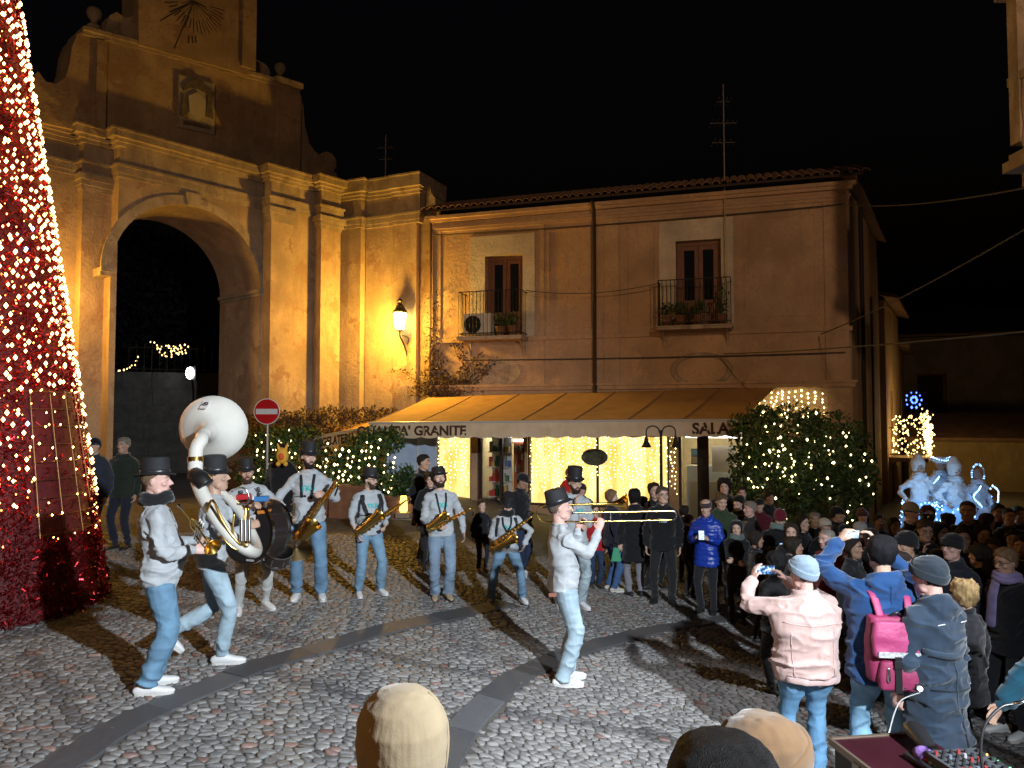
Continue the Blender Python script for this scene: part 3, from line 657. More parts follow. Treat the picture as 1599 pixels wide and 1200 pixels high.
# ------------------------------------------------------------------ plaster materials
def plaster(name, base, stain, patch, sc=1.0):
    m = bpy.data.materials.new(name); m.use_nodes = True; t = m.node_tree; b = t.nodes['Principled BSDF']; L = t.links.new; b.inputs['Roughness'].default_value = .93; b.inputs['Specular IOR Level'].default_value = .15
    tc = t.nodes.new('ShaderNodeTexCoord')
    def nz(scale, det, st=(1, 1, 1), rough=.6):
        mp = t.nodes.new('ShaderNodeMapping'); mp.inputs['Scale'].default_value = st; L(tc.outputs['Object'], mp.inputs['Vector'])
        n = t.nodes.new('ShaderNodeTexNoise'); n.inputs['Scale'].default_value = scale; n.inputs['Detail'].default_value = det; n.inputs['Roughness'].default_value = rough; L(mp.outputs['Vector'], n.inputs['Vector']); return n.outputs['Fac']
    def mix(fac, c1, c2, lo, hi):
        r = t.nodes.new('ShaderNodeMapRange'); r.inputs['From Min'].default_value = lo; r.inputs['From Max'].default_value = hi; r.clamp = True; L(fac, r.inputs['Value'])
        x = t.nodes.new('ShaderNodeMix'); x.data_type = 'RGBA'; L(r.outputs['Result'], x.inputs['Factor'])
        for s_, c in ((6, c1), (7, c2)):
            if isinstance(c, tuple): x.inputs[s_].default_value = (*c, 1)
            else: L(c, x.inputs[s_])
        return x.outputs[2]
    c = mix(nz(.9*sc, 8), base, tuple(k*.66 for k in base), .38, .62)
    c = mix(nz(2.2*sc, 9, (1, 1, .28), .65), c, stain, .50, .68)            # rain streaks run down
    c = mix(nz(1.3*sc, 7, (1, 1, 1), .7), c, patch, .565, .59)                  # fallen plaster with a clean edge
    c = mix(nz(16*sc, 6), c, tuple(k*.6 for k in base), .54, .76)
    c = mix(nz(5*sc, 10, (1, 1, .12), .75), c, tuple(k*.45 for k in base), .60, .80)
    L(c, b.inputs['Base Color'])
    bp = t.nodes.new('ShaderNodeBump'); bp.inputs['Strength'].default_value = .6; bp.inputs['Distance'].default_value = .03; L(nz(14*sc, 8), bp.inputs['Height'])
    b2 = t.nodes.new('ShaderNodeBump'); b2.inputs['Strength'].default_value = .5; b2.inputs['Distance'].default_value = .05; L(nz(1.3*sc, 7, (1, 1, 1), .7), b2.inputs['Height']); L(bp.outputs['Normal'], b2.inputs['Normal']); L(b2.outputs['Normal'], b.inputs['Normal'])
    return m
m_gate = plaster('gate_plaster', (.50, .365, .235), (.30, .215, .15), (.34, .22, .14))
m_trim = plaster('gate_trim', (.46, .37, .27), (.22, .18, .14), (.31, .235, .17), 1.6)
m_house = plaster('house_plaster', (.52, .365, .235), (.42, .29, .185), (.47, .31, .19), .8)
m_pale = plaster('pale_surround', (.62, .56, .46), (.50, .44, .36), (.55, .46, .35), 1.4)
m_dark = mat('dark_void', (.012, .011, .011), .9)
m_iron = mat('iron', (.022, .02, .019), .5, .6, var=.3, vscale=30, bump=.3)
m_wire = mat('cable', (.05, .045, .04), .7)
m_wood = mat('door_wood', (.16, .065, .03), .5, var=.3, vscale=5, stretch=(6, 6, .8), bump=.2)
m_glass = mat('dark_glass', (.012, .014, .018), .06, spec=.6)
m_tile = mat('roof_clay', (.16, .085, .055), .85, col2=(.26, .16, .11), vscale=3, bump=.5, bscale=30)

# ------------------------------------------------------------------ city gate
G = Frame((-10, 17.3), (-3.43, 24.84))
gate = empty('city_gate', G.P(2.5, 0, 0)); tag(gate, 'tall baroque stone arch gate with a stepped attic and painted sundial', 'gate')
def gobj(name, mb, m, parent=None, base=None, **k):
    par = parent or gate; v = mb.verts()
    o = mesh_obj(name, v, mb.f, m, par, mi=mb.mi, **k); o.matrix_parent_inverse = Matrix.Translation(-Vector(gate.location)) if par is gate else Matrix.Identity(4); return o
def entab(mb, fr, s0, s1, ob, of, zs=(8.33, 8.65, 9.08, 9.46), le=1, re=1):
    a, b, c, d = zs
    for z0, z1, p in ((a, a+.10, .05), (a+.10, b-.06, .09), (b-.06, b, .14), (c, c+.09, .10), (c+.09, c+.17, .20), (c+.17, d-.05, .36), (d-.05, d, .42)):
        p *= .68; mb.add(f_box(fr, s0-p*le, s1+p*re, ob, of+p, z0, z1))
    mb.add(f_box(fr, s0, s1, ob, of, b, c))
N = 26; ac, ar, az = 2.47, 1.965, 6.03
arc = [(ac+ar*math.cos(t), az+ar*math.sin(t)) for t in np.linspace(0, math.pi, N)]
bay0, bay1 = G.s(167, -.4), 4.52
wall = MB(); wall.add(f_prism(G, [(bay0, -.6), (bay0, 8.33), (bay1, 8.33), (bay1, -.6), (ac+ar, -.6)]+arc+[(ac-ar, -.6)], -2.25, 0))
gobj('arch_wall', wall, m_gate)
ring = MB(); ring.add(f_prism(G, [(ac+(ar+.24)*math.cos(t), az+(ar+.24)*math.sin(t)) for t in np.linspace(0, math.pi, N)]+arc[::-1], -.01, .045)); gobj('archivolt', ring, m_trim)
ks = MB(); ks.add(f_prism(G, [(ac-.13, az+ar-.02), (ac-.2, 8.32), (ac+.2, 8.32), (ac+.13, az+ar-.02)], 0, .11)); gobj('keystone', ks, m_trim)
for sg in (-1, 1):
    im = MB(); e = ac+sg*ar
    for z0, z1, p in ((5.86, 5.95, .04), (5.95, 6.05, .10)): im.add(f_box(G, min(e-sg*p, e+sg*.25), max(e-sg*p, e+sg*.25), -2.2, p+.02, z0, z1))
    gobj('impost', im, m_trim)
lp0, lp1, lw0 = G.s(120, -.4), bay0, -3.2
p4, p5, p6 = G.s(454, .45), G.s(487, .38), G.s(529, .75)
def pier(name, s0, s1, ob, of, cap=True):
    mb = MB(); mb.add(f_box(G, s0, s1, ob, of, -.6, 8.33)); gobj(name, mb, m_gate)
    if cap:
        mb = MB()
        for z0, z1, p in ((7.94, 7.98, .015), (7.98, 8.06, .03), (8.06, 8.18, .07), (8.18, 8.329, .11)): mb.add(f_box(G, s0-p, s1+p, of-.3, of+p, z0, z1))
        gobj('capital', mb, m_trim); mb = MB()
        for z0, z1, p in ((-.6, .55, .09), (.55, .7, .05)): mb.add(f_box(G, s0-p, s1+p*.5, of-.3, of+p, z0, z1))
        gobj('pier_base', mb, m_trim)
pier('side_wall', lw0, lp0, -2.0, -.72, False); pier('pilaster', lp0, lp1, -1.2, -.40); pier('pilaster', 4.5, p4, -2.2, .45); pier('pilaster', p4, p5, -2.2, .36, False); pier('pilaster', G.s(487, .38), p6, -2.2, .75)
en = MB()
entab(en, G, lw0, lp0, -2., -.72, le=0, re=0); entab(en, G, lp0, lp1, -1.2, -.4, re=0); entab(en, G, bay0, bay1, -2.25, 0, re=0); entab(en, G, 4.5, p5, -2.2, .42, re=0); entab(en, G, p5, p6, -2.2, .75)
gobj('entablature', en, m_trim)
AO = -.35
apx = [(58, 190), (50, 120), (60, 112), (72, 128), (88, 131), (102, 122), (109, 100), (113, 72), (120, 54), (135, 46), (280, 85), (428, 126), (466, 139), (471, 154), (474, 167), (476, 196), (483, 224), (491, 236), (498, 242), (504, 239), (511, 237), (518, 240), (525, 249), (525, 260), (521, 268), (526, 271), (528, 292)]
at_ = MB(); at_.add(f_prism(G, [G.on(x, y, AO) for x, y in apx], -1.3, AO)); gobj('attic', at_, m_gate)
cp = MB(); a, b = G.on(128, 44, AO), G.on(432, 126, AO)
for dz, p in ((-.16, .05), (-.07, .12)): cp.add(f_prism(G, [(a[0], a[1]+dz), (a[0], a[1]+dz+.09), (b[0], b[1]+dz+.09), (b[0], b[1]+dz)], -1.3, AO+p))
c, d = G.on(426, 124, AO), G.on(468, 137, AO); cp.add(f_prism(G, [(c[0], c[1]-.1), (c[0], c[1]+.06), (d[0], d[1]+.06), (d[0], d[1]-.1)], -1.25, AO+.2)); gobj('attic_cornice', cp, m_trim)
for x0, x1, yt, yb in ((136, 152, 60, 196), (426, 462, 144, 270)):
    s0, s1 = G.s(x0, AO), G.s(x1, AO); st = MB(); st.add(f_box(G, s0, s1, AO, AO+.07, 9.46, G.z((x0+x1)/2, yt, AO))); gobj('attic_pilaster', st, m_gate)
CO = -.22
ck = MB(); ck.add(f_prism(G, [G.on(217, 70, CO), G.on(216, -70, CO), G.on(300, -60, CO), G.on(392, -30, CO), G.on(390, 118, CO)], -1.25, CO)); gobj('sundial_block', ck, m_gate)
s0, s1 = G.s(367, CO), G.s(389, CO); st = MB(); st.add(f_box(G, s0, s1, CO, CO+.08, G.z(380, 105, CO), 14.6)); gobj('sundial_pilaster', st, m_gate)
vl = MB(); vl.add(f_prism(G, [G.on(x, y, AO-.05) for x, y in [(166, 56), (167, 38), (172, 24), (182, 19), (190, 24), (196, 28), (205, 26), (212, 20), (217, 8), (218, 70)]], -1.1, AO-.05)); gobj('volute', vl, m_trim); vl = MB()
vl.add(f_prism(G, [G.on(x, y, AO-.05) for x, y in [(388, 122), (389, 90), (396, 92), (403, 95), (412, 99), (419, 105), (422, 113), (420, 122)]], -1.1, AO-.05)); gobj('volute', vl, m_trim)
for x, yb in ((147, 42), (438, 124)):
    s, z = G.on(x, yb, -.8); mb = MB(); mb.add(p_lathe([(.17, -.15), (.17, .0), (.10, .05), (.07, .13), (.15, .22), (.19, .32), (.16, .43), (.06, .5), (.01, .52)], 16, G.P(s, -.8, z))); gobj('finial', mb, m_trim, smooth=True, auto=40)
# painted sundial: flat print on the block
sd = MB(); cs, cz = G.on(303, 2, CO)
def stroke(s0, z0, s1, z1, wd):
    d = unit([s1-s0, z1-z0]); n = np.array([-d[1], d[0]])*wd/2
    sd.add((np.array([G.P(s0+n[0], CO+.004, z0+n[1]), G.P(s0-n[0], CO+.004, z0-n[1]), G.P(s1-n[0], CO+.004, z1-n[1]), G.P(s1+n[0], CO+.004, z1+n[1])]), [(0, 1, 2, 3)]))
for i in range(25):
    a = R(-186+i*8.0); r0, r1 = (.52, .80) if i % 2 else (.46, .86); stroke(cs+r0*math.cos(a), cz+r0*math.sin(a), cs+r1*math.cos(a), cz+r1*math.sin(a), .026)
for i in range(12):
    a = R(-180+i*15); stroke(cs+.05*math.cos(a), cz+.05*math.sin(a), cs+.42*math.cos(a), cz+.42*math.sin(a), .014)
for x, y in ((272, 76), (250, 33), (268, 18), (330, 30)): e = G.on(x, y, CO); stroke(cs, cz, e[0], e[1], .03)
for k, dx in enumerate((-5, 0, 5)): e0, e1 = G.on(300+dx, 56, CO), G.on(300+dx+(1 if k else -1), 68, CO); stroke(*e0, *e1, .045)
gobj('sundial_marks', sd, mat('sundial_paint', (.06, .04, .03), .9))
gn = MB(); gn.add(p_tube([G.P(cs, CO, cz), G.P(cs+.05, CO+.55, cz-.35)], .012, 6)); gobj('gnomon', gn, m_iron)
# marble coat of arms
pl = MB(); c4 = [G.on(x, y, AO) for x, y in ((277, 118), (333, 133), (333, 212), (277, 200))]; pl.add(f_prism(G, c4, AO, AO+.08))
plq = gobj('arms_plaque', pl, mat('worn_marble', (.42, .37, .30), .7, col2=(.30, .26, .21), vscale=5, bump=.3))
def rel(pts, o1, m, nm):
    mb = MB(); mb.add(f_prism(G, [G.on(x, y, AO) for x, y in pts], AO+.07, AO+o1)); o = gobj(nm, mb, m, plq); return o
m_rel = mat('arms_relief', (.13, .11, .085), .8, var=.4, vscale=9, bump=.4)
rel([(282, 140), (288, 133), (296, 129), (300, 125), (308, 126), (314, 132), (322, 139), (330, 147), (329, 151), (318, 148), (306, 141), (294, 139), (284, 144)], .13, m_rel, 'galero')
for tx in (283, 322): rel([(tx, 150), (tx+5, 152), (tx+8, 188), (tx-4, 183)], .12, m_rel, 'tassel')
rel([(291, 152), (305, 146), (318, 158), (317, 182), (306, 192), (293, 178)], .13, mat('worn_marble2', (.46, .41, .34), .7, bump=.4), 'shield')
rel([(284, 190), (300, 192), (326, 199), (324, 204), (300, 198), (284, 196)], .11, m_rel, 'ribbon')

# ------------------------------------------------------------------ curved wing between gate and house
Wf = Frame((-5.15, 22.4), (-2.45, 21.25))
wing = empty('wing_wall', Wf.P(1.4, 0, 0)); tag(wing, 'plastered wing wall with flat pilasters holding the lit lantern', 'wall')
def child_at(root, name, mb, m, parent=None, **k):
    o = mesh_obj(name, mb.verts(), mb.f, m, parent or root, mi=mb.mi, **k)
    if (parent or root) is root: o.matrix_parent_inverse = (Matrix.Translation(Vector(root.location)) @ Matrix.Rotation(root.rotation_euler.z, 4, 'Z')).inverted()
    return o
mb = MB(); mb.add(f_box(Wf, -.3, 3.1, -1.6, 0, -.6, 8.3)); child_at(wing, 'wall', mb, m_gate)
for s0, s1, o in ((.0, .85, .32), (.88, 1.86, .10), (1.90, 2.66, .16)):
    mb = MB(); mb.add(f_box(Wf, s0, s1, 0, o, -.6, 8.1)); child_at(wing, 'pilaster', mb, m_gate)
mb = MB(); mb.add(f_box(Wf, 2.66, 3.0, -.9, .0, -.6, 8.1)); child_at(wing, 'end_pier', mb, m_gate)
mb = MB(); zs = (8.1, 8.42, 8.95, 9.50)
entab(mb, Wf, -.02, .86, -1.2, .32, zs); entab(mb, Wf, .86, 1.88, -1.2, .12, zs, 0, 0); entab(mb, Wf, 1.88, 2.78, -1.2, .18, zs, 0, .5); child_at(wing, 'entablature', mb, m_trim)
mb = MB(); mb.add(f_prism(Wf, [(2.8, 8.3), (2.85, 9.3), (2.97, 9.2), (2.99, 9.0), (3.12, 8.85), (3.15, 8.6), (3.3, 8.45), (3.32, 8.1)], -1., -.1)); child_at(wing, 'broken_end', mb, m_trim)

# ------------------------------------------------------------------ wall lantern (lit)
def lantern(pos, label, power):
    r = empty('wall_lantern', pos); tag(r, label, 'lantern')
    r.scale = (1.08, 1.08, 1.05); mb = MB(); x, y, z = 0, 0, 0
    mb.add(p_lathe([(.19, .30), (.20, .32), (.13, .42), (.10, .50), (.05, .54), (.05, .58), (.075, .62), (.05, .67), (.01, .70)], 6)); mesh_obj('lantern_cap', mb.verts(), mb.f, m_iron, r)
    mb = MB(); mb.add(p_lathe([(.11, -.16), (.185, .29)], 6, sx=.97, sy=.97)); g = mesh_obj('lantern_glass', mb.verts(), mb.f, glow('sodium_glass', (1, .78, .30), 26), r)
    mb = MB()
    for i in range(6):
        a = i*math.pi/3; mb.add(p_tube([(.115*math.cos(a), .115*math.sin(a), -.17), (.195*math.cos(a), .195*math.sin(a), .31)], .009, 4))
    mb.add(p_lathe([(.12, -.19), (.125, -.165), (.10, -.16)], 6)); mesh_obj('lantern_frame', mb.verts(), mb.f, m_iron, r)
    mb = MB(); b = Wf.n*-1
    mb.add(p_tube(spline([(0, 0, -.18), b*.02+np.array([0, 0, -.35]), b*.18+np.array([0, 0, -.5]), b*.34+np.array([0, 0, -.75]), b*.40+np.array([0, 0, -.95])], 5), .018, 6))
    mb.add(p_tube(spline([b*.12+np.array([.0, 0, -.3]), b*.25+np.array([.1, 0, -.36]), b*.36+np.array([0.02, 0, -.52])], 5), .012, 5)); mesh_obj('bracket', mb.verts(), mb.f, m_iron, r)
    L = lamp('lantern_light', 'POINT', (0, 0, 0), power, (1.0, .56, .10), .12); L.parent = r; g.visible_shadow = True
    return r
LPOS = Wf.P(2.36, .55, 5.12)
lantern(LPOS, 'glowing iron wall lantern with a bright yellow glass beside the house', 0)
lamp('lantern_glow', 'POINT', LPOS+Wf.n*.28+np.array([0, 0, .05]), 950, (1.0, .53, .06), .16)
lamp('lantern_glow', 'POINT', G.P(-1.3, .15, 5.2), 400, (1.0, .50, .07), .16)

# ------------------------------------------------------------------ what shows through the arch
ab = MB(); p0 = np.array([-13.2, 27.5]); p1 = np.array([-6.5, 30.0])
Af = Frame(p0, p1)
court = empty('courtyard_wall', Af.P(3, 0, 0)); tag(court, 'dim grey stone wall seen through the arch', 'wall')
rng = random.Random(5)
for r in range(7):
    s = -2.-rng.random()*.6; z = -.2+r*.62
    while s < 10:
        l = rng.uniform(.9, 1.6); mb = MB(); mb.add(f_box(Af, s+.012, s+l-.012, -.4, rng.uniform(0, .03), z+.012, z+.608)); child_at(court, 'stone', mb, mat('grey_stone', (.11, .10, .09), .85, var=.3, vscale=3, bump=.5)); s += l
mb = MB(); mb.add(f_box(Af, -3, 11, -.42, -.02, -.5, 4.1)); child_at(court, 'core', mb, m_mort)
fen = empty('railing', Af.P(3, -.2, 4.15)); tag(fen, 'dark iron railing on top of the courtyard wall', 'railing')
for i in range(40): mb = MB(); mb.add(p_tube([Af.P(-1+i*.26, -.2, 4.1), Af.P(-1+i*.26, -.2, 5.2)], .018, 5)); child_at(fen, 'bar', mb, m_iron)
for z in (4.25, 5.05): mb = MB(); mb.add(p_tube([Af.P(-1, -.2, z), Af.P(9.2, -.2, z)], .02, 5)); child_at(fen, 'rail', mb, m_iron)

# ------------------------------------------------------------------ the ochre house with the ice-cream shop
B = Frame((-2.3, 20.9), (8.1, 17.7)); BL = B.L
house = empty('corner_house', B.P(BL/2, 0, 0)); tag(house, 'two storey ochre house with balconies over the lit shop', 'house')
hob = lambda n, mb, m, par=None, **k: child_at(house, n, mb, m, par, **k)
def wall_open(fr, s0, s1, z0, z1, o0, o1, ops):
    mb = MB(); S = sorted({s0, s1, *[q for o in ops for q in o[:2]]}); Z = sorted({z0, z1, *[q for o in ops for q in o[2:]]})
    for i in range(len(S)-1):
        run = None
        for j in range(len(Z)-1):
            c = ((S[i]+S[i+1])/2, (Z[j]+Z[j+1])/2); hole = any(o[0] < c[0] < o[1] and o[2] < c[1] < o[3] for o in ops)
            if hole:
                if run is not None: mb.add(f_box(fr, S[i], S[i+1], o0, o1, run, Z[j])); run = None
            elif run is None: run = Z[j]
        if run is not None: mb.add(f_box(fr, S[i], S[i+1], o0, o1, run, Z[-1]))
    return mb
D1, D2 = (1.63, 2.72, 4.64, 6.93), (6.82, 7.94, 4.74, 6.99)
SHOP = [(.12, 1.22, -.6, 2.45), (1.40, 2.76, -.6, 2.45), (2.84, 6.60, .1, 2.45), (6.84, 8.45, -.6, 2.45)]
hob('wall', wall_open(B, 0, BL, -.8, 8.15, -.45, 0, [D1, D2]+SHOP), m_house)
mb = MB()
for z0, z1, p in ((7.72, 7.80, .05), (7.80, 7.86, .09), (7.98, 8.06, .12), (8.06, 8.149, .20), (3.20, 3.30, .10), (3.30, 3.36, .15), (4.55, 4.66, .07)): mb.add(f_box(B, .02, BL+p, -.05, p, z0, z1))
hob('string_course', mb, m_house)
mb = MB()
for s0, s1, o in ((10.35, BL-.002, .045), (4.95, 5.35, .028), (3.2, 3.32, .025), (.05, .3, .03)):
    for z0, z1 in ((4.66, 7.72), (3.36, 4.55)): q_ = MB(); q_.add(f_box(B, s0, s1, -.02, o, z0+.003, z1-.003)); hob('pilaster_strip', q_, m_house)
for s0, s1, z0, z1 in ((3.4, 4.6, 4.85, 7.55), (5.5, 6.25, 4.85, 7.55), (8.5, 10.2, 4.95, 7.5)):
    for q in ((s0, s1, z0, z0+.07), (s0, s1, z1-.07, z1), (s0, s0+.07, z0+.071, z1-.071), (s1-.07, s1, z0+.071, z1-.071)): q_ = MB(); q_.add(f_box(B, q[0], q[1], -.02, .022, q[2], q[3])); hob('panel_moulding', q_, m_house)
for (s0, s1, z0, z1), (a0, a1, at1) in ((D1, (1.19, 3.06, 7.50)), (D2, (6.40, 8.24, 7.53))):
    mb = MB(); mb.add(f_box(B, a0, s0, -.02, .035, z0, at1)); mb.add(f_box(B, s1, a1, -.02, .035, z0, at1)); mb.add(f_box(B, s0, s1, -.02, .035, z1, at1)); hob('window_surround', mb, m_pale)
    dr = MB(); 
    for q in ((s0, s0+.09, z0, z1), (s1-.09, s1, z0, z1), (s0+.091, s1-.091, z1-.09, z1)): dr.add(f_box(B, q[0], q[1], -.32, -.22, q[2], q[3]))
    fr_ = hob('french_door', dr, m_wood); mid = (s0+s1)/2
    for l0, l1 in ((s0+.092, mid-.006), (mid+.006, s1-.092)):
        lf = MB()
        for q in ((l0, l0+.1, z0+.02, z1-.093), (l1-.1, l1, z0+.02, z1-.093), (l0+.101, l1-.101, z1-.2, z1-.093), (l0+.101, l1-.101, z0+.02, z0+.75)): lf.add(f_box(B, q[0], q[1], -.30, -.24, q[2], q[3]))
        child_at(house, 'door_leaf', lf, m_wood, fr_); gl = MB(); gl.add(f_box(B, l0+.102, l1-.102, -.275, -.268, z0+.752, z1-.202)); child_at(house, 'pane', gl, m_glass, fr_)
def balcony(s0, s1, z, top):
    bl = MB(); bl.add(f_box(B, s0, s1, .002, .72, z-.10, z)); bl.add(f_box(B, s0-.02, s1+.02, .002, .75, z-.04, z-.012)); b = hob('balcony', bl, m_trim)
    rl = MB()
    for zz in (z+.08, top): rl.add(p_tube([B.P(s0+.03, .04, zz), B.P(s0+.03, .69, zz), B.P(s1-.03, .69, zz), B.P(s1-.03, .04, zz)], .014, 5))
    child_at(house, 'rail', rl, m_iron, b); n = 18
    for i in range(n):
        s = s0+.03+(s1-s0-.06)*i/(n-1); mb = MB(); mb.add(p_tube([B.P(s, .69, z), B.P(s, .69, top)], .0085, 4)); child_at(house, 'baluster', mb, m_iron, b)
    for s in (s0+.03, s1-.03):
        for o in (.2, .36, .52): mb = MB(); mb.add(p_tube([B.P(s, o, z), B.P(s, o, top)], .0085, 4)); child_at(house, 'baluster', mb, m_iron, b)
    for s in (s0+.12, s1-.12): mb = MB(); mb.add(f_prism(B, [(s-.035, z-.1), (s+.035, z-.1), (s+.035, z-.45), (s-.035, z-.45)], .0, .06)); mb.add(p_tube(spline([B.P(s, .5, z-.1), B.P(s, .3, z-.16), B.P(s, .1, z-.3), B.P(s, .03, z-.48)], 4), .03, 6)); child_at(house, 'bracket', mb, m_trim, b)
    return b
balcony(1.08, 2.88, 4.64, 5.85); balcony(6.40, 8.20, 4.74, 5.88)
# oval panels
for cs_, cz_, a_, b_, rim in ((2.10, 3.71, .55, .36, False), (7.42, 3.67, .62, .35, True)):
    th = np.linspace(0, 2*math.pi, 37)[:-1]; mb = MB()
    if rim:
        n = len(th); V = []
        for ra, o in ((1.0, .004), (1.02, .035), (1.20, .035), (1.24, .004)): V += [B.P(cs_+a_*ra*math.cos(t), o, cz_+b_*(ra+.12*(ra-1))*math.sin(t)) for t in th]
        mb.add((np.array(V), [(k*n+i, k*n+(i+1) % n, (k+1)*n+(i+1) % n, (k+1)*n+i) for k in range(3) for i in range(n)])); hob('oval_rim', mb, m_trim)
    else: mb.add(f_prism(B, [(cs_+a_*math.cos(t), cz_+b_*math.sin(t)) for t in th], -.01, .025)); hob('oval_panel', mb, m_trim)
mb = MB(); mb.add(p_tube([B.P(4.72, .40, 8.13), B.P(4.72, .16, 7.9), B.P(4.72, .13, 7.6), B.P(4.72, .13, 3.1)], .05, 8)); mb.add(p_tube([B.P(4.72, .13, 3.22), B.P(4.72, .13, 3.3)], .065, 8)); hob('downpipe', mb, mat('pipe_dark', (.03, .025, .022), .5, .3))
mb = MB(); mb.add(p_tube([B.P(.02, .08, 8.0), B.P(.02, .08, 2.6)], .035, 8)); hob('downpipe', mb, mat('pipe_rust', (.08, .04, .025), .7))
# roof with clay tiles
RD, RO = .36, .5     # slope, overhang
S2 = Frame((8.1, 17.7), (11.95, 24.0))
mb = MB(); rp = lambda s, o, z: B.P(s, o, z)
mb.add((np.array([rp(-.1, RO, 8.17), rp(BL+.3, RO, 8.17), rp(BL+.1, -1.7, 8.94), rp(-.1, -1.7, 8.94), rp(-.1, RO, 8.23), rp(BL+.3, RO, 8.23), rp(BL+.1, -1.7, 9.0), rp(-.1, -1.7, 9.0)]), [(0, 3, 2, 1), (4, 5, 6, 7), (0, 1, 5, 4), (1, 2, 6, 5), (2, 3, 7, 6), (3, 0, 4, 7)]))
roof = hob('roof', mb, mat('eave_dark', (.045, .03, .024), .9))
# one tile shape, copied with shared mesh data
tv, tf_ = [], []; na = 7
for j, (y, r) in enumerate(((-.02, .098), (.44, .078))):
    for i in range(na): a = math.pi*i/(na-1); tv.append((r*math.cos(a), y, r*.8*math.sin(a))); 
for j, (y, r) in enumerate(((-.02, .082), (.44, .062))):
    for i in range(na): a = math.pi*i/(na-1); tv.append((r*math.cos(a), y, r*.8*math.sin(a)))
for i in range(na-1): tf_ += [(i, i+1, na+i+1, na+i), (2*na+i+1, 2*na+i, 3*na+i, 3*na+i+1), (i+1, i, 2*na+i, 2*na+i+1), (na+i, na+i+1, 3*na+i+1, 3*na+i)]
tile_me = mesh_data('roof_tile', tv, tf_, m_tile, True, auto=50)
inv = (Matrix.Translation(Vector(house.location))).inverted(); sl = math.atan2(.77, 2.2)
for c in range(54):
    for k in range(6):
        s = -.0+c*.212+rng.uniform(-.012, .012); o_ = RO+.03-k*.38; z = 8.245+(RO-o_)*.35+k*.006
        ob = bpy.data.objects.new('roof_tile', tile_me); COL.objects.link(ob); ob.parent = roof
        M = Matrix((( B.x[0], -B.n[0]*math.cos(sl), B.n[0]*math.sin(sl)), (B.x[1], -B.n[1]*math.cos(sl), B.n[1]*math.sin(sl)), (0, math.sin(sl), math.cos(sl)))).to_4x4()
        M = M @ Matrix.Rotation(rng.uniform(-.05, .05), 4, 'Z'); M.translation = Vector(B.P(s, o_, z)); ob.matrix_local = M
# side wall of the house and the lower houses down the street
sw = wall_open(S2, .45, S2.L, -1.2, 8.15, -.45, 0, []); hob('side_wall', sw, m_house)
mb = MB(); mb.add((np.array([S2.P(-.15, .26, 8.17), S2.P(S2.L+.1, .26, 8.17), S2.P(S2.L+.2, -1.2, 8.7), S2.P(.6, -1.2, 8.7), S2.P(-.15, .26, 8.25), S2.P(S2.L+.1, .26, 8.25), S2.P(S2.L+.2, -1.2, 8.8), S2.P(.6, -1.2, 8.8)]), [(0, 3, 2, 1), (4, 5, 6, 7), (0, 1, 5, 4), (1, 2, 6, 5), (2, 3, 7, 6), (3, 0, 4, 7)])); hob('side_eave', mb, m_tile)
mb = MB(); mb.add(p_tube([S2.P(2.2, .08, 8.1), S2.P(2.2, .08, -.5)], .05, 7)); mb.add(p_tube([S2.P(4.6, .06, 6.0), S2.P(4.6, .06, -.5)], .035, 6)); hob('downpipe', mb, mat('pipe_dark', (.03, .025, .022), .5, .3))
def simple_house(label, a, b, h, depth, m, wins=(), rooft=True, dz=0.0):
    fr = Frame(a, b); r = empty('house', fr.P(fr.L/2, 0, 0)); tag(r, label, 'house')
    child_at(r, 'wall', wall_open(fr, 0, fr.L, -2.2, h, -.4, 0, list(wins)), m)
    mb = MB(); mb.add(f_box(fr, .002, fr.L-.002, -depth, -.401, -2.2, h-.01)); child_at(r, 'body', mb, m)
    for w_ in wins:
        mb = MB(); mb.add(f_box(fr, w_[0], w_[1], -.3, -.24, w_[2], w_[3])); o = child_at(r, 'window', mb, m_wood)
        mb = MB(); mb.add(f_box(fr, w_[0]+.08, w_[1]-.08, -.24, -.232, w_[2]+.08, w_[3]-.08)); child_at(r, 'pane', mb, m_glass, o)
    if rooft:
        mb = MB(); mb.add((np.array([fr.P(-.2, .4, h), fr.P(fr.L+.2, .4, h), fr.P(fr.L+.2, -depth, h+depth*.32), fr.P(-.2, -depth, h+depth*.32), fr.P(-.2, .4, h+.12), fr.P(fr.L+.2, .4, h+.12), fr.P(fr.L+.2, -depth, h+depth*.32+.12), fr.P(-.2, -depth, h+depth*.32+.12)]), [(0, 3, 2, 1), (4, 5, 6, 7), (0, 1, 5, 4), (1, 2, 6, 5), (2, 3, 7, 6), (3, 0, 4, 7)])); child_at(r, 'roof', mb, m_tile)
    return fr, r
H1, h1 = simple_house('narrow lower house behind the corner house with a lit balcony', (12.35, 24.4), (15.3, 29.2), 6.35, 4, m_house, [(1.5, 2.5, 1.3, 3.4), (1.5, 2.6, -1.2, .8)])
H2, h2 = simple_house('next dim house further down the side street', (15.5, 29.6), (17.6, 33.2), 5.2, 4, m_house, [(1.2, 2.0, 1.8, 3.2)])
mb = MB(); mb.add(f_box(H1, .5, 3.2, 0.002, 1.15, .98, 1.12)); bb = child_at(h1, 'balcony', mb, m_trim)
mb = MB()
for z in (1.22, 2.1): mb.add(p_tube([H1.P(.55, .02, z), H1.P(.55, 1.1, z), H1.P(3.15, 1.1, z), H1.P(3.15, .02, z)], .02, 5))
child_at(h1, 'rail', mb, m_iron, bb)
m_och = plaster('ochre_low', (.42, .33, .17), (.27, .2, .11), (.34, .25, .14))
Lf, low = simple_house('long low ochre house with a tiled ledge behind the stilt walkers', (15.6, 29.2), (30, 24.5), 1.55, 3, m_och, [(9.6, 10.8, -1.6, .6)])
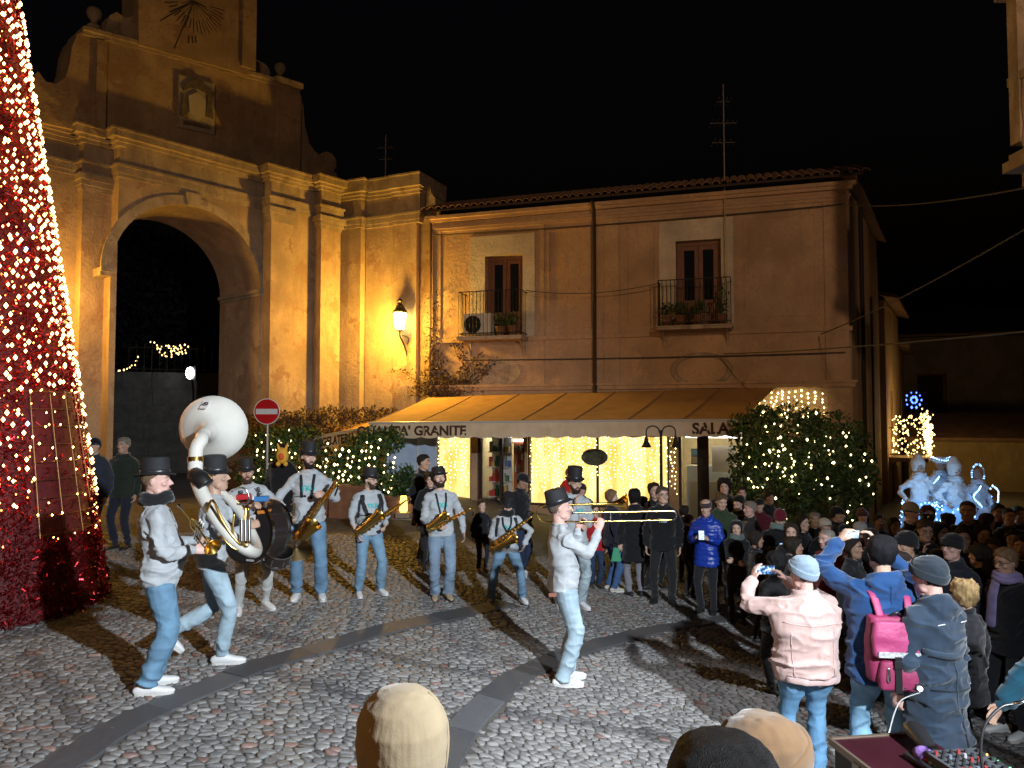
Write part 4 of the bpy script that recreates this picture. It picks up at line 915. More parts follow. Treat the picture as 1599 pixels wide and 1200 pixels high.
Uf, upp = simple_house('tall unlit house rising behind the low ochre house', (18.5, 37), (40, 31), 6.4, 6, plaster('dim_house', (.30, .25, .2), (.2, .16, .13), (.24, .2, .16)), [(1.6, 2.9, 2.4, 4.6), (6.2, 7.5, 2.4, 4.6), (10.8, 12.1, 2.4, 4.6)])
# house with a balcony at the right edge, above the square
Rf = Frame((7.0, 10.5), (6.9, 3.0))
rh = empty('balcony_house', (8.5, 7, 0)); tag(rh, 'house corner with a stone balcony at the upper right edge', 'house')
mb = MB(); mb.add(p_box((10.12, 6.5, 4.50), (4, 7.5, 11))); child_at(rh, 'wall', mb, m_gate)
mb = MB(); mb.add(p_box((7.47, 9.0, 5.93), (1.3, 2.3, .14))); mb.add(p_box((7.52, 9.0, 6.05), (1.28, 2.2, .10))); mb.add(p_box((7.57, 9.05, 5.75), (1.1, 2.0, .2))); bs = child_at(rh, 'balcony', mb, m_trim)
mb = MB(); mb.add(p_box((6.92, 9.0, 7.10), (.14, 2.1, .12))); mb.add(p_box((6.94, 9.9, 7.65), (.2, .2, 2.9))); mb.add(p_box((6.98, 8.2, 7.65), (.2, .2, 2.9))); child_at(rh, 'balcony_post', mb, m_trim, bs)
for k in range(7): mb = MB(); mb.add(p_lathe([(.05, 0), (.07, .1), (.04, .3), (.065, .6), (.05, .93)], 8, (6.92, 8.1+k*.28, 6.11))); child_at(rh, 'baluster', mb, m_trim, bs)
mb = MB(); mb.add(p_box((7.22, 9.0, 8.55), (.9, 2.3, .5))); mb.add(p_box((7.34, 9.0, 9.55), (.8, 2.2, 1.6))); child_at(rh, 'cornice', mb, m_trim)
# ------------------------------------------------------------------ small shared builders
def bulbs(name, pts, r, m, parent=None, rng_=None):
    pts = np.asarray(pts, float); n = len(pts)
    o8 = np.array([[1, 0, 0], [-1, 0, 0], [0, 1, 0], [0, -1, 0], [0, 0, 1.25], [0, 0, -1.25]])*r
    v = (pts[:, None, :]+o8[None]*(1 if rng_ is None else rng_.uniform(.7, 1.3, (n, 1, 1)))).reshape(-1, 3)
    t = np.array([[0, 2, 4], [2, 1, 4], [1, 3, 4], [3, 0, 4], [2, 0, 5], [1, 2, 5], [3, 1, 5], [0, 3, 5]])
    f = (np.arange(n)[:, None, None]*6+t[None]).reshape(-1, 3)
    o = mesh_obj(name, v, f, m, parent, True); tag(o, kind='stuff'); return o
def leaves(name, P, N, size, m, parent=None, seed=1, asp=.5, up=.4):
    rng = np.random.default_rng(seed); n = len(P)
    d = rng.normal(size=(n, 3)); d[:, 2] += up; d /= np.linalg.norm(d, axis=1)[:, None]
    q = np.cross(d, rng.normal(size=(n, 3))); q /= np.linalg.norm(q, axis=1)[:, None]; nn = np.cross(d, q)
    L = size*rng.uniform(.6, 1.3, (n, 1)); w_ = L*asp*.5
    v = np.stack([P, P+d*L*.5+q*w_+nn*L*.06, P+d*L, P+d*L*.5-q*w_+nn*L*.06], 1).reshape(-1, 3)
    f = np.arange(4*n).reshape(n, 4); o = mesh_obj(name, v, f, m, parent); tag(o, kind='stuff'); return o
def blob_points(lumps, n, seed):
    rng = np.random.default_rng(seed); out = []; vol = np.array([np.prod(l[1]) for l in lumps]); cnt = np.maximum(60, (n*vol**.8/np.sum(vol**.8)).astype(int))
    for (c, r), k in zip(lumps, cnt):
        d = rng.normal(size=(k, 3)); d /= np.linalg.norm(d, axis=1)[:, None]; rad = rng.uniform(.2, 1.12, k)**.5
        p = d*rad[:, None]; nz = vnoise(d*2.6+np.asarray(c), seed); p *= (1+.28*nz)[:, None]
        keep = vnoise(p*3.1+np.asarray(c)*2, seed+2) > -.42; out.append((np.asarray(c)+p*np.asarray(r))[keep])
    return np.concatenate(out)
def local(root, pts): return np.asarray(pts, float)-np.array(root.location)
m_warm = glow('bulb_warm', (1.0, .78, .38), 9, False)
m_yel = glow('bulb_yellow', (1.0, .82, .36), 9, False)
m_green = mat('leaf_laurel', (.018, .05, .013), .5, col2=(.065, .12, .03), vscale=5, spec=.4)
m_vine = mat('leaf_vine', (.06, .035, .02), .7, col2=(.14, .085, .035), vscale=6)
m_bark = mat('bark', (.06, .045, .03), .9, bump=.6)
# ------------------------------------------------------------------ shop front inside the house
m_cream = mat('cream_wall', (.66, .56, .36), .8, var=.1)
m_frame = mat('shop_frame', (.035, .022, .016), .5)
def wall_glow(name, c1, c2, s, sc):
    m = bpy.data.materials.new(name); m.use_nodes = True; t = m.node_tree; b = t.nodes['Principled BSDF']; b.inputs['Base Color'].default_value = (.5, .4, .15, 1); b.inputs['Roughness'].default_value = .9
    tc = t.nodes.new('ShaderNodeTexCoord'); mp = t.nodes.new('ShaderNodeMapping'); mp.inputs['Scale'].default_value = (1, 1, .35); nz = t.nodes.new('ShaderNodeTexNoise'); nz.inputs['Scale'].default_value = sc; nz.inputs['Detail'].default_value = 5
    rp = t.nodes.new('ShaderNodeValToRGB'); rp.color_ramp.elements[0].color = (*c1, 1); rp.color_ramp.elements[1].color = (*c2, 1); rp.color_ramp.elements[0].position = .36; rp.color_ramp.elements[1].position = .66
    L = t.links.new; L(tc.outputs['Object'], mp.inputs['Vector']); L(mp.outputs['Vector'], nz.inputs['Vector']); L(nz.outputs['Fac'], rp.inputs['Fac']); L(rp.outputs['Color'], b.inputs['Emission Color']); b.inputs['Emission Strength'].default_value = s; return m
m_curt = wall_glow('lit_curtain', (.62, .43, .08), (1.0, .83, .36), 1.35, 3.2)
def curtain(s0, s1, z0, z1, parent):
    n = int((s1-s0)/.03); V = []
    for i in range(n+1):
        s = s0+(s1-s0)*i/n; o = -.30+.018*math.sin(i*1.1)+.01*math.sin(i*.37)
        V += [B.P(s, o, z0), B.P(s, o-.0, z1)]
    f = [(2*i, 2*i+2, 2*i+3, 2*i+1) for i in range(n)]; mb = MB(); mb.add((np.array(V), f)); return hob('lit_curtain', mb, m_curt, parent, smooth=True)
rngw = np.random.default_rng(11)
def bulb_curtain(label, fr, s0, s1, z0, z1, o, step, r, m, name='string_lights'):
    pts = []; wires = MB(); s = s0+step*.5
    while s < s1:
        zb = z0+rngw.uniform(0, .5)*(z1-z0)*.6; z = z1-rngw.uniform(0, .1)
        wires.add(p_tube([fr.P(s, o, z1), fr.P(s+.01, o, zb)], .0025, 3, cap=False))
        while z > zb:
            pts.append(fr.P(s+rngw.normal()*.02, o+rngw.normal()*.015, z)); z -= rngw.uniform(.07, .15)
        s += step*rngw.uniform(.75, 1.25)
    root = mesh_obj(name, wires.verts(), wires.f, m_wire); tag(root, label, 'string lights', 'curtains of fairy lights at the shop')
    bulbs('bulbs', pts, r, m, root, rngw); return root
def shop_window(s0, s1, z0, z1, mull=()):
    mb = MB()
    for q in ((s0, s0+.05, z0, z1), (s1-.05, s1, z0, z1), (s0+.051, s1-.051, z1-.06, z1), (s0+.051, s1-.051, z0, z0+.06)): mb.add(f_box(B, q[0], q[1], -.14, -.06, q[2], q[3]))
    for m_ in mull: mb.add(f_box(B, m_-.03, m_+.03, -.14, -.06, z0+.061, z1-.061))
    return hob('shop_window', mb, m_frame)
for q in SHOP[:1]+SHOP[2:3]:
    wn = shop_window(q[0], q[1], max(q[2], -.1), q[3], () if q[1] < 2 else (q[0]+1.9,)); curtain(q[0]+.03, q[1]-.03, max(q[2], -.1), q[3], wn)
bulb_curtain('curtain of warm fairy lights in the narrow left shop window', B, .16, 1.18, .2, 2.4, -.03, .17, .017, m_yel)
bulb_curtain('wide curtain of warm fairy lights across the big shop window', B, 2.88, 6.56, .3, 2.42, -.03, .125, .0145, m_yel)
bulb_curtain('short fairy light strings on the column right of the big window', B, 6.62, 6.82, .4, 2.3, .06, .09, .016, m_yel)
# open door with lit shelves, tea room on the right
mb = MB(); fl = -.45
for q in ((1.25, 2.80, -3.2, -.451, fl-.1, fl), (6.70, 8.6, -4, -.451, fl-.1, fl), (1.25, 2.80, -3.2, -.451, 2.5, 2.6), (6.70, 8.6, -4, -.451, 2.5, 2.6)): mb = MB(); mb.add(f_box(B, *q)); hob('room_slab', mb, m_cream)
for q in ((1.20, 1.25, -3.2, -.451, fl, 2.5), (2.80, 2.85, -3.2, -.451, fl, 2.5), (6.65, 6.70, -4, -.451, fl, 2.5), (8.6, 8.65, -4, -.451, fl, 2.5), (1.25, 2.8, -3.2, -3.1, fl, 2.5), (6.7, 8.6, -4, -3.9, fl, 2.5)): mb = MB(); mb.add(f_box(B, *q)); hob('room_wall', mb, m_cream)
mb = MB()
for q in ((1.40, 1.47, fl, 2.45), (2.02, 2.10, fl, 2.45), (2.70, 2.76, fl, 2.45), (1.471, 2.019, 2.36, 2.45), (2.101, 2.699, 2.36, 2.45)): mb.add(f_box(B, q[0], q[1], -.2, -.08, q[2], q[3]))
hob('shop_door', mb, m_frame)
mb = MB()
for q in ((6.84, 6.90, -.6, 2.45), (7.30, 7.58, -.6, 2.45), (8.39, 8.45, -.6, 2.45), (6.901, 7.299, 2.36, 2.45), (7.581, 8.389, 2.36, 2.45)): mb.add(f_box(B, q[0], q[1], -.2, -.06, q[2], q[3]))
hob('shop_door', mb, m_frame)
shelf = empty('shop_shelf', B.P(1.75, -.9, fl)); tag(shelf, 'white shop shelves full of small boxes seen through the open door', 'shelf')
mw = mat('white_shelf', (.7, .7, .68), .5)
for z in (.2, .62, 1.04, 1.46, 1.88): mb = MB(); mb.add(f_box(B, 1.46, 2.06, -1.1, -.72, z, z+.025)); child_at(shelf, 'shelf_board', mb, mw)
mb = MB(); mb.add(f_box(B, 1.46, 2.06, -1.12, -1.101, fl, 2.3)); child_at(shelf, 'back_panel', mb, mw)
rr = random.Random(9); pc = [(.5, .06, .05), (.06, .22, .10), (.6, .55, .42), (.12, .2, .45), (.55, .42, .12), (.3, .3, .3), (.05, .25, .22), (.65, .62, .58)]
for z in (.225, .645, 1.065, 1.485, 1.905):
    s = 1.48
    while s < 2.0:
        wd = rr.uniform(.05, .12); mb = MB(); mb.add(f_box(B, s, s+wd, -.95, -.78+rr.uniform(-.03, .03), z, z+rr.uniform(.12, .33))); ci = rr.randrange(8)
        o = child_at(shelf, 'box', mb, mat('pack_%d' % ci, pc[ci], .5)); s += wd+rr.uniform(.01, .03)
cab = empty('cabinet', B.P(2.45, -1.2, fl)); tag(cab, 'orange wooden wall cabinet with a lit strip inside the shop', 'cabinet')
mb = MB(); mb.add(f_box(B, 2.12, 2.75, -1.4, -1.1, fl, 1.75)); child_at(cab, 'carcass', mb, mat('orange_wood', (.42, .12, .05), .45, var=.2))
mb = MB(); mb.add(f_box(B, 2.12, 2.75, -1.15, -1.05, 1.78, 1.83)); child_at(cab, 'light_strip', mb, glow('led_white', (.9, .95, 1), 9))
mb = MB(); mb.add(f_box(B, 2.12, 2.52, -1.3, -1.1, 1.9, 2.33)); child_at(cab, 'sign_panel', mb, mat('sign_grey', (.12, .12, .14), .5))
mb = MB(); mb.add(f_box(B, 2.54, 2.74, -1.3, -1.1, 1.9, 2.33)); child_at(cab, 'sign_panel', mb, mat('sign_red', (.6, .12, .05), .5))
g = leaves('garland', blob_points([(B.P(2.43, -1.05, 1.55), (.3, .06, .09))], 260, 3)-np.array(cab.location), None, .07, m_green, cab, 3)
for i in range(9):
    mb = MB(); mb.add(p_lathe([(.03, 0), (.035, .12), (.015, .18), (.015, .23)], 7, B.P(2.18+i*.065, -1.05, .9+.35*(i % 2)))); child_at(cab, 'bottle', mb, mat('bottle_%d' % (i % 3), [(.5, .45, .35), (.35, .12, .05), (.2, .3, .2)][i % 3], .2))
for s, o, z in ((1.9, -1.7, 2.3), (7.65, -2.0, 2.35)): lamp('shop_light', 'POINT', B.P(s, o, z), 60, (1, .93, .72), .25)
case = empty('display_case', B.P(7.6, -1.6, fl)); tag(case, 'white refrigerated ice cream counter in the tea room', 'counter')
mb = MB(); mb.add(f_box(B, 6.95, 8.4, -2.0, -1.3, fl, .75)); child_at(case, 'counter', mb, mat('white_gloss', (.75, .75, .72), .2))
mb = MB(); mb.add(f_prism(B, [(6.95, .751), (8.4, .751), (8.4, 1.15), (6.95, 1.15)], -1.9, -1.45)); child_at(case, 'glass_hood', mb, mat('case_glass', (.6, .65, .66), .08))
mb = MB(); mb.add(f_box(B, 6.95, 8.4, -1.5, -1.42, .62, .70)); child_at(case, 'red_trim', mb, mat('red_trim', (.6, .05, .04), .4))
tube = empty('ceiling_tube', B.P(7.6, -1.2, 1.95)); tag(tube, 'bright white fluorescent tube across the tea room', 'ceiling lamp')
mb = MB(); mb.add(f_box(B, 6.95, 8.4, -1.25, -1.15, 1.92, 2.0)); child_at(tube, 'tube', mb, glow('tube_white', (1, .95, .85), 7))
pic = empty('poster', B.P(7.15, -1.35, 1.4)); tag(pic, 'small blue and white picture on the tea room wall', 'poster')
mb = MB(); mb.add(f_box(B, 7.08, 7.32, -1.27, -1.25, 1.2, 1.62)); child_at(pic, 'frame', mb, m_frame)
mb = MB(); mb.add(f_box(B, 7.10, 7.30, -1.249, -1.245, 1.42, 1.60)); child_at(pic, 'print', mb, mat('print_blue', (.2, .4, .6), .5))
mb = MB(); mb.add(f_box(B, 7.10, 7.30, -1.249, -1.245, 1.22, 1.41)); child_at(pic, 'print', mb, mat('print_pale', (.6, .55, .5), .5))
men = empty('menu_board', B.P(7.9, -1.35, 1.4)); tag(men, 'white menu board behind the right hand shop pane', 'menu board')
mb = MB(); mb.add(f_box(B, 7.62, 8.2, -1.27, -1.25, 1.0, 1.7)); child_at(men, 'board', mb, mat('board_white', (.75, .75, .72), .5))
# oval shop sign hung in the big window
sg_ = empty('oval_sign', B.P(4.65, -.02, 1.45)); tag(sg_, 'small oval dark sign hung before the lit curtain', 'sign')
th = np.linspace(0, 2*math.pi, 29)[:-1]; mb = MB(); mb.add(f_prism(B, [(4.68+.34*math.cos(t), 1.42+.21*math.sin(t)) for t in th], .0, .03)); child_at(sg_, 'panel', mb, mat('oval_dark', (.03, .05, .06), .4, col2=(.2, .22, .12), vscale=8))
mb = MB(); mb.add(p_tube([B.P(4.68+.34*math.cos(t), .02, 1.42+.21*math.sin(t)) for t in np.linspace(0, 2*math.pi, 29)], .016, 5)); child_at(sg_, 'rim', mb, mat('rim_blue', (.06, .15, .25), .3))
# ------------------------------------------------------------------ awnings
m_awn = mat('awning_cloth', (.52, .31, .11), .88, col2=(.40, .23, .075), vscale=2.5, bump=.25, bscale=18)
m_val = mat('valance_cloth', (.60, .50, .36), .88, col2=(.50, .40, .27), vscale=3, bump=.2, bscale=14)
m_seam = mat('awning_seam', (.22, .11, .04), .9); m_print = mat('brown_print', (.05, .022, .012), .85)
def awning(label, T0, T1, A0, A1, panels, drop, texts, side):
    T0, T1, A0, A1 = [np.asarray(q, float) for q in (T0, T1, A0, A1)]; r = empty('awning', (A0+A1)/2); tag(r, label, 'awning', 'cream awnings of the ice cream shop')
    nu, nv = panels*6, 7; V = []
    for i in range(nu+1):
        u = i/nu; t, a = T0+(T1-T0)*u, A0+(A1-A0)*u; k = (i % 6)/6.
        for j in range(nv): w_ = j/(nv-1); p = t+(a-t)*w_; p = p+np.array([0, 0, -.02*math.sin(math.pi*w_)*1.0-.03*math.sin(math.pi*k)*math.sin(math.pi*min(1, w_*1.1))]); V.append(p)
    V = np.array(V); n = len(V); f = [(i*nv+j, i*nv+j+1, (i+1)*nv+j+1, (i+1)*nv+j) for i in range(nu) for j in range(nv-1)]
    f2 = [tuple(q+n for q in reversed(t)) for t in f]; mb = MB(); mb.add((np.vstack([V, V-[0, 0, .008]]), f+f2)); child_at(r, 'canopy', mb, m_awn, smooth=True)
    for p in range(1, panels):
        i = p*6; mb = MB(); mb.add(p_tube(V[i*nv:(i+1)*nv]+[0, 0, .006], .009, 4)); child_at(r, 'seam', mb, m_seam)
    d = unit(A1-A0); out = unit(np.cross(d, (0, 0, 1))); L = np.linalg.norm(A1-A0); m_ = int(L/.06); V = []
    for i in range(m_+1):
        p = A0+(A1-A0)*i/m_; sc = .035*abs(math.sin(math.pi*i*.06/.42)); wv = .018*math.sin(i*.55)+.012*math.sin(i*1.7)
        V += [p+out*.012, p-[0, 0, drop*.55]+out*(.02+wv*.5), p-[0, 0, drop+sc-.03]+out*(.02+wv)]
    V = np.array(V); f = [(3*i+k, 3*i+k+1, 3*i+k+4, 3*i+k+3) for i in range(m_) for k in range(2)]; n = len(V)
    mb = MB(); mb.add((np.vstack([V, V-out*.006]), f+[tuple(q+n for q in reversed(t)) for t in f])); vo = child_at(r, 'valance', mb, m_val, smooth=True)
    mb = MB(); mb.add(p_tube([A0-d*.02+out*.0, A1+d*.02], .028, 8)); child_at(r, 'front_bar', mb, mat('bar_white', (.55, .55, .52), .4, .3))
    bv = BVHTree.FromPolygons(V.tolist(), f)
    for body, pos, size in texts:
        v, ff = text_mesh(body, size, .012); o_ = []
        for q in v:
            p = A0+d*(pos+q[0])-np.array([0, 0, drop*.80])+np.array([0, 0, q[1]]); h = bv.ray_cast(Vector(p+out*.5), Vector(-out), 2); o_.append((np.array(h[0]) if h[0] else p+out*.02)+out*.006)
        mb = MB(); mb.add((np.array(o_), ff)); child_at(r, 'lettering', mb, m_print, vo)
    if side:
        mb = MB(); mb.add((np.array([T0, A0, A0-[0, 0, .3], T0-[0, 0, .3]]), [(0, 1, 2, 3)])); child_at(r, 'side_flap', mb, m_val)
    for u in (.02, .5, .98):
        a = A0+(A1-A0)*u; t = T0+(T1-T0)*u; mb = MB(); mb.add(p_tube([t-[0, 0, .35], (t+a)/2-[0, 0, .3], a-[0, 0, .05]], .022, 6)); child_at(r, 'arm', mb, mat('bar_white', (.55, .55, .52), .4, .3))
    return r
A0, A1 = at(577, 661, 17.3), at(1155, 656, 15.6); La = np.linalg.norm(A1-A0)
def apos(px): 
    lo, hi = 0, 1
    for _ in range(40):
        m_ = (lo+hi)/2; p = A0+(A1-A0)*m_; q = p-CAM; x = 799.5+q[0]/(q@Fw)*FPX
        if x < px: lo = m_
        else: hi = m_
    return lo*La
awning('long cream awning with brown lettering over the shop front', B.P(.03, .08, 3.05), B.P(9.18, .08, 3.20), A0, A1, 7, .36, [("QUALITA' GRANITE", (apos(578)+apos(707))/2, .30), ('SALA TÈ', (apos(1098)+apos(1162))/2, .33)], True)
C0, C1 = at(462, 688, 20.4), at(580, 667, 17.9)
awning('short cream awning lettered for ice cream left of the long one', at(520, 668, 21.4), at(640, 650, 19.2), C0, C1, 2, .34, [('GELATERIA', 2.15, .30)], False)
# pale plastic wind screen, the blue light on it put into its colour
ws = empty('wind_screen', at(645, 790, 18.6)); tag(ws, 'pale plastic wind screen tinted as lit blue under the awning edge', 'screen')
mb = MB(); Wn = Frame(at(604, 700, 18.4)[:2], at(680, 700, 18.9)[:2]); mb.add(f_box(Wn, 0, Wn.L, -.02, .02, .3, 2.2)); child_at(ws, 'sheet', mb, mat('plastic_lit_blue', (.42, .52, .70), .5, var=.08))
for s in (0, Wn.L*.62, Wn.L): mb = MB(); mb.add(f_box(Wn, s-.025, s+.025, .021, .045, .1, 2.25)); child_at(ws, 'post', mb, mat('bar_white', (.55, .55, .52), .4, .3))
# ------------------------------------------------------------------ plants and their lights
def shrub(label, lumps, n, size, seed, trunks, group=None, m=None):
    c = np.mean([l[0] for l in lumps], axis=0); r = empty('shrub', (c[0], c[1], float(gz(c[0])))); tag(r, label, 'shrub', group)
    P = blob_points(lumps, n, seed); leaves('foliage', local(r, P), None, size, m or m_green, r, seed)
    for (x, y, z1) in trunks: mb = MB(); mb.add(p_tube(spline([(x, y, float(gz(x))), (x+.05, y, z1*.4), (x-.04, y+.05, z1)], 4), [.05-.003*i for i in range(9)], 7)); child_at(r, 'trunk', mb, m_bark)
    return r, P
Lr = [(at(1185, 690, 15.2), (.55, .6, .75)), (at(1235, 700, 15), (.8, .7, .85)), (at(1300, 710, 15), (.75, .7, .85)), (at(1335, 745, 15.2), (.42, .6, .95)), (at(1215, 775, 14.8), (.85, .7, .9)), (at(1290, 785, 14.8), (.9, .7, .85)), (at(1165, 750, 15.2), (.35, .5, .6)), (at(1190, 650, 15.3), (.25, .3, .3)), (at(1255, 652, 15.3), (.25, .3, .22))]
sr_, PR = shrub('big dark laurel hedge with scattered fairy lights by the house corner', Lr, 15000, .11, 21, [(5.2, 15, 1.5), (6.3, 15, 1.6), (7.0, 15.1, 1.3)])
def scatter(label, P, n, r, m, seed, front=True, group='fairy lights on the plants'):
    rng = np.random.default_rng(seed); d = P[:, 1]
    idx = rng.choice(np.where(d < np.quantile(d, .4))[0] if front else len(P), n, replace=False); Q = P[idx]-np.array([0, .10, 0])
    o = empty('string_lights', Q.mean(0)); tag(o, label, 'string lights', group); bulbs('bulbs', local(o, Q), r, m, o, rng)
    return o, Q
scatter('warm fairy lights bunched at the upper left of the laurel hedge', PR[(PR[:, 0] < PR[:, 0].mean()-.2) & (PR[:, 2] > 1.2)], 40, .02, m_yel, 6)
scatter('sparse fairy lights twinkling in the big laurel hedge', PR, 80, .021, m_warm, 5)
bulb_curtain('net of fairy lights on the wall above the laurel hedge', B, 8.75, 10.35, 2.15, 3.12, .05, .14, .022, m_yel)
Ll = [(at(575, 700, 16.6), (.45, .45, .40)), (at(610, 690, 16.4), (.32, .4, .28)), (at(545, 735, 16.8), (.45, .45, .6)), (at(590, 760, 16.6), (.5, .4, .6)), (at(635, 760, 16.4), (.25, .3, .45)), (at(510, 760, 17), (.4, .4, .5))]
sl_, PL = shrub('leafy climbing shrub hung with vertical light strings under the awning corner', Ll, 8000, .10, 31, [(-3.6, 16.9, 1.6), (-3.0, 16.7, 1.8)])
Lv = [(at(420, 690, 19.5), (.7, .5, .35)), (at(470, 690, 19.6), (.7, .5, .4)), (at(440, 735, 19.5), (.9, .5, .7)), (at(500, 740, 19), (.6, .5, .6)), (at(395, 745, 19.5), (.4, .5, .7))]
sv_, PV = shrub('dark hedge with fairy lights below the brown vine', Lv, 6000, .12, 41, [(-5.7, 19.5, 1.2), (-5, 19.4, 1.3)])
scatter('fairy lights dotted along the dark hedge by the gate', np.array([p for p in PV if p[2] > .9]), 70, .021, m_warm, 8)
Lb = [(at(430, 655, 20.2), (.75, .4, .22)), (at(480, 658, 20.4), (.6, .4, .3)), (at(525, 650, 20.6), (.6, .35, .28)), (at(570, 650, 20.6), (.5, .3, .22)), (at(605, 645, 20.6), (.5, .25, .12)), (at(500, 675, 20.2), (.9, .4, .25)), (at(430, 680, 19.9), (.8, .4, .35))]
svn, PB = shrub('brown leafless vine spreading over the pergola behind the awning', Lb, 5200, .10, 51, [(-5.5, 20.3, 2.2)], m=m_vine)
# vertical light strings on the left shrub
rl = np.random.default_rng(77); root = None; pts = []; wr = MB()
for px in (492, 503, 517, 528, 536, 547, 556, 566, 577, 588, 600, 612):
    y0 = rl.uniform(685, 715) if px > 520 else rl.uniform(690, 740); y1 = rl.uniform(770, 800); a, b = at(px+rl.uniform(2, 10), y0, 16.15), at(px-rl.uniform(2, 10), y1, 16.15); n = int((y1-y0)/rl.uniform(7, 11))
    wr.add(p_tube([a, (a+b)/2+[.02, 0, 0], b], .003, 3, cap=False))
    for t in np.linspace(0, 1, n): pts.append(a*(1-t)+b*t+rl.normal(size=3)*.025)
root = mesh_obj('string_lights', wr.verts(), wr.f, m_wire); tag(root, 'vertical strings of white fairy lights on the climbing shrub', 'string lights', 'fairy lights on the plants'); bulbs('bulbs', pts, .024, m_warm, root, rl)
# ivy round the house corner
rng2 = np.random.default_rng(5); iv = empty('ivy', B.P(.4, .1, 3)); tag(iv, 'brown ivy trailing over the house corner above the awning', 'ivy'); P = []; st = MB()
for k in range(26):
    p = np.array([rng2.uniform(-.25, 1.3), .06, rng2.uniform(3.05, 3.35)]); d = np.array([rng2.normal()*.6, 0, 1.]); pl = [p.copy()]
    for j in range(rng2.integers(6, 20)):
        d += rng2.normal(size=3)*[.6, .1, .45]; d[1] *= .3; p = p+unit(d)*.09; p[1] = np.clip(p[1], .04, .22); p[2] = max(3.02, p[2]); pl.append(p.copy())
        for _ in range(5): P.append(p+rng2.normal(size=3)*[.05, .03, .05])
    st.add(p_tube([B.P(*q) for q in pl], .007, 4))
for k in range(5):
    z = 3.1; s = -.05+.04*k
    for j in range(38): z += .075; s += rng2.normal()*.02; P += [np.array([s+rng2.normal()*.05, .1, z]) for _ in range(3 if z < 5 else 1)]
for k in range(900): P.append(np.array([rng2.normal()*.35+.25, rng2.uniform(.03, .25), 3.05+abs(rng2.normal())*.28]))
leaves('foliage', np.array([B.P(*q) for q in P])-np.array(iv.location), None, .085, m_vine, iv, 9); child_at(iv, 'stem', st, m_bark)
# planter and candle-yellow lantern near the left shrub
pb = empty('planter', at(540, 800, 15.6)); tag(pb, 'orange terracotta planter box below the light strings', 'planter')
Pf = Frame(at(513, 800, 15.7)[:2], at(565, 800, 15.5)[:2]); mb = MB(); mb.add(f_box(Pf, 0, Pf.L, -.4, 0, float(gz(-3)), 1.02)); mb.add(f_box(Pf, -.03, Pf.L+.03, -.43, .03, .94, 1.03)); child_at(pb, 'box', mb, mat('terracotta', (.22, .10, .05), .8, var=.2, bump=.3))
for (px, py, Y) in ((508, 830, 16), (570, 828, 16), (618, 815, 16.2), (640, 818, 16.4)):
    p = at(px, py, Y); p[2] = float(gz(p[0])); q = empty('terracotta_pot', p); tag(q, {508: 'round pot left of the terracotta planter box', 570: 'round pot right of the terracotta planter box', 618: 'pot below the yellow glowing candle lantern', 640: 'rightmost pot at the foot of the wind screen'}[px], 'pot', 'pots under the awning corner')
    mesh_obj('pot', *p_lathe([(.17, 0), (.24, .38), (.27, .39), (.27, .46), (.22, .46)], 14), mat('terracotta', (.22, .10, .05), .8), q, True, auto=40)
    leaves('foliage', blob_points([(np.array([0, 0, .66]), (.3, .3, .3))], 240, int(px)), None, .12, m_green, q, int(px))
cl = empty('candle_lantern', at(630, 800, 16)); tag(cl, 'small yellow glowing lantern on a ledge by the shrub', 'lantern')
mesh_obj('glass', *p_lathe([(.07, .0), (.09, .05), (.07, .33), (.05, .36)], 8), glow('candle_yellow', (1, .68, .12), 3.5), cl); mesh_obj('base', *p_box((0, 0, -.06), (.3, .3, .1)), m_trim, cl); mesh_obj('lid', *p_lathe([(.09, .36), (.03, .44), (.01, .46)], 8), m_iron, cl)
mesh_obj('ledge', *p_box((0, 0, -.4), (.5, .4, .56)), m_trim, cl)
# balcony things: air conditioner, pots
ac_ = empty('air_conditioner', B.P(1.55, .35, 4.64)); tag(ac_, 'white air conditioner unit on the left balcony', 'air conditioner')
mb = MB(); mb.add(f_box(B, 1.17, 1.97, .22, .50, 4.70, 5.28)); child_at(ac_, 'case', mb, mat('ac_white', (.55, .52, .46), .5))
th = np.linspace(0, 2*math.pi, 25)[:-1]; mb = MB(); mb.add(f_prism(B, [(1.44+.24*math.cos(t), 4.98+.24*math.sin(t)) for t in th], .501, .512)); child_at(ac_, 'fan', mb, m_dark)
for k in range(6): mb = MB(); r_ = .04*(k+1); mb.add(p_tube([B.P(1.44+r_*math.cos(t), .518, 4.98+r_*math.sin(t)) for t in np.linspace(0, 2*math.pi, 19)], .004, 3)); child_at(ac_, 'grille_ring', mb, m_iron)
for i, (s, z, lab) in enumerate(((2.2, 4.64, 'pot plant beside the air conditioner'), (2.55, 4.64, 'pot plant at the right end of the left balcony'), (6.62, 4.74, 'leftmost pot plant on the right balcony'), (6.95, 4.74, 'second pot plant on the right balcony'), (7.4, 4.74, 'third pot plant on the right balcony, before the door'), (7.95, 4.74, 'tall pot plant at the right end of the right balcony'))):
    q = empty('pot_plant', B.P(s, .42, z)); tag(q, lab, 'pot plant', 'pot plants on the balconies')
    mesh_obj('pot', *p_lathe([(.09, 0), (.13, .22), (.145, .23), (.145, .27), (.11, .27)], 12), mat('terracotta', (.22, .10, .05), .8), q, True, auto=40)
    leaves('foliage', blob_points([(np.array([0, 0, .42+.15*(i == 5)]), (.17, .15, .2+.2*(i == 5)))], 130, i+60), None, .10, m_green, q, i+60)
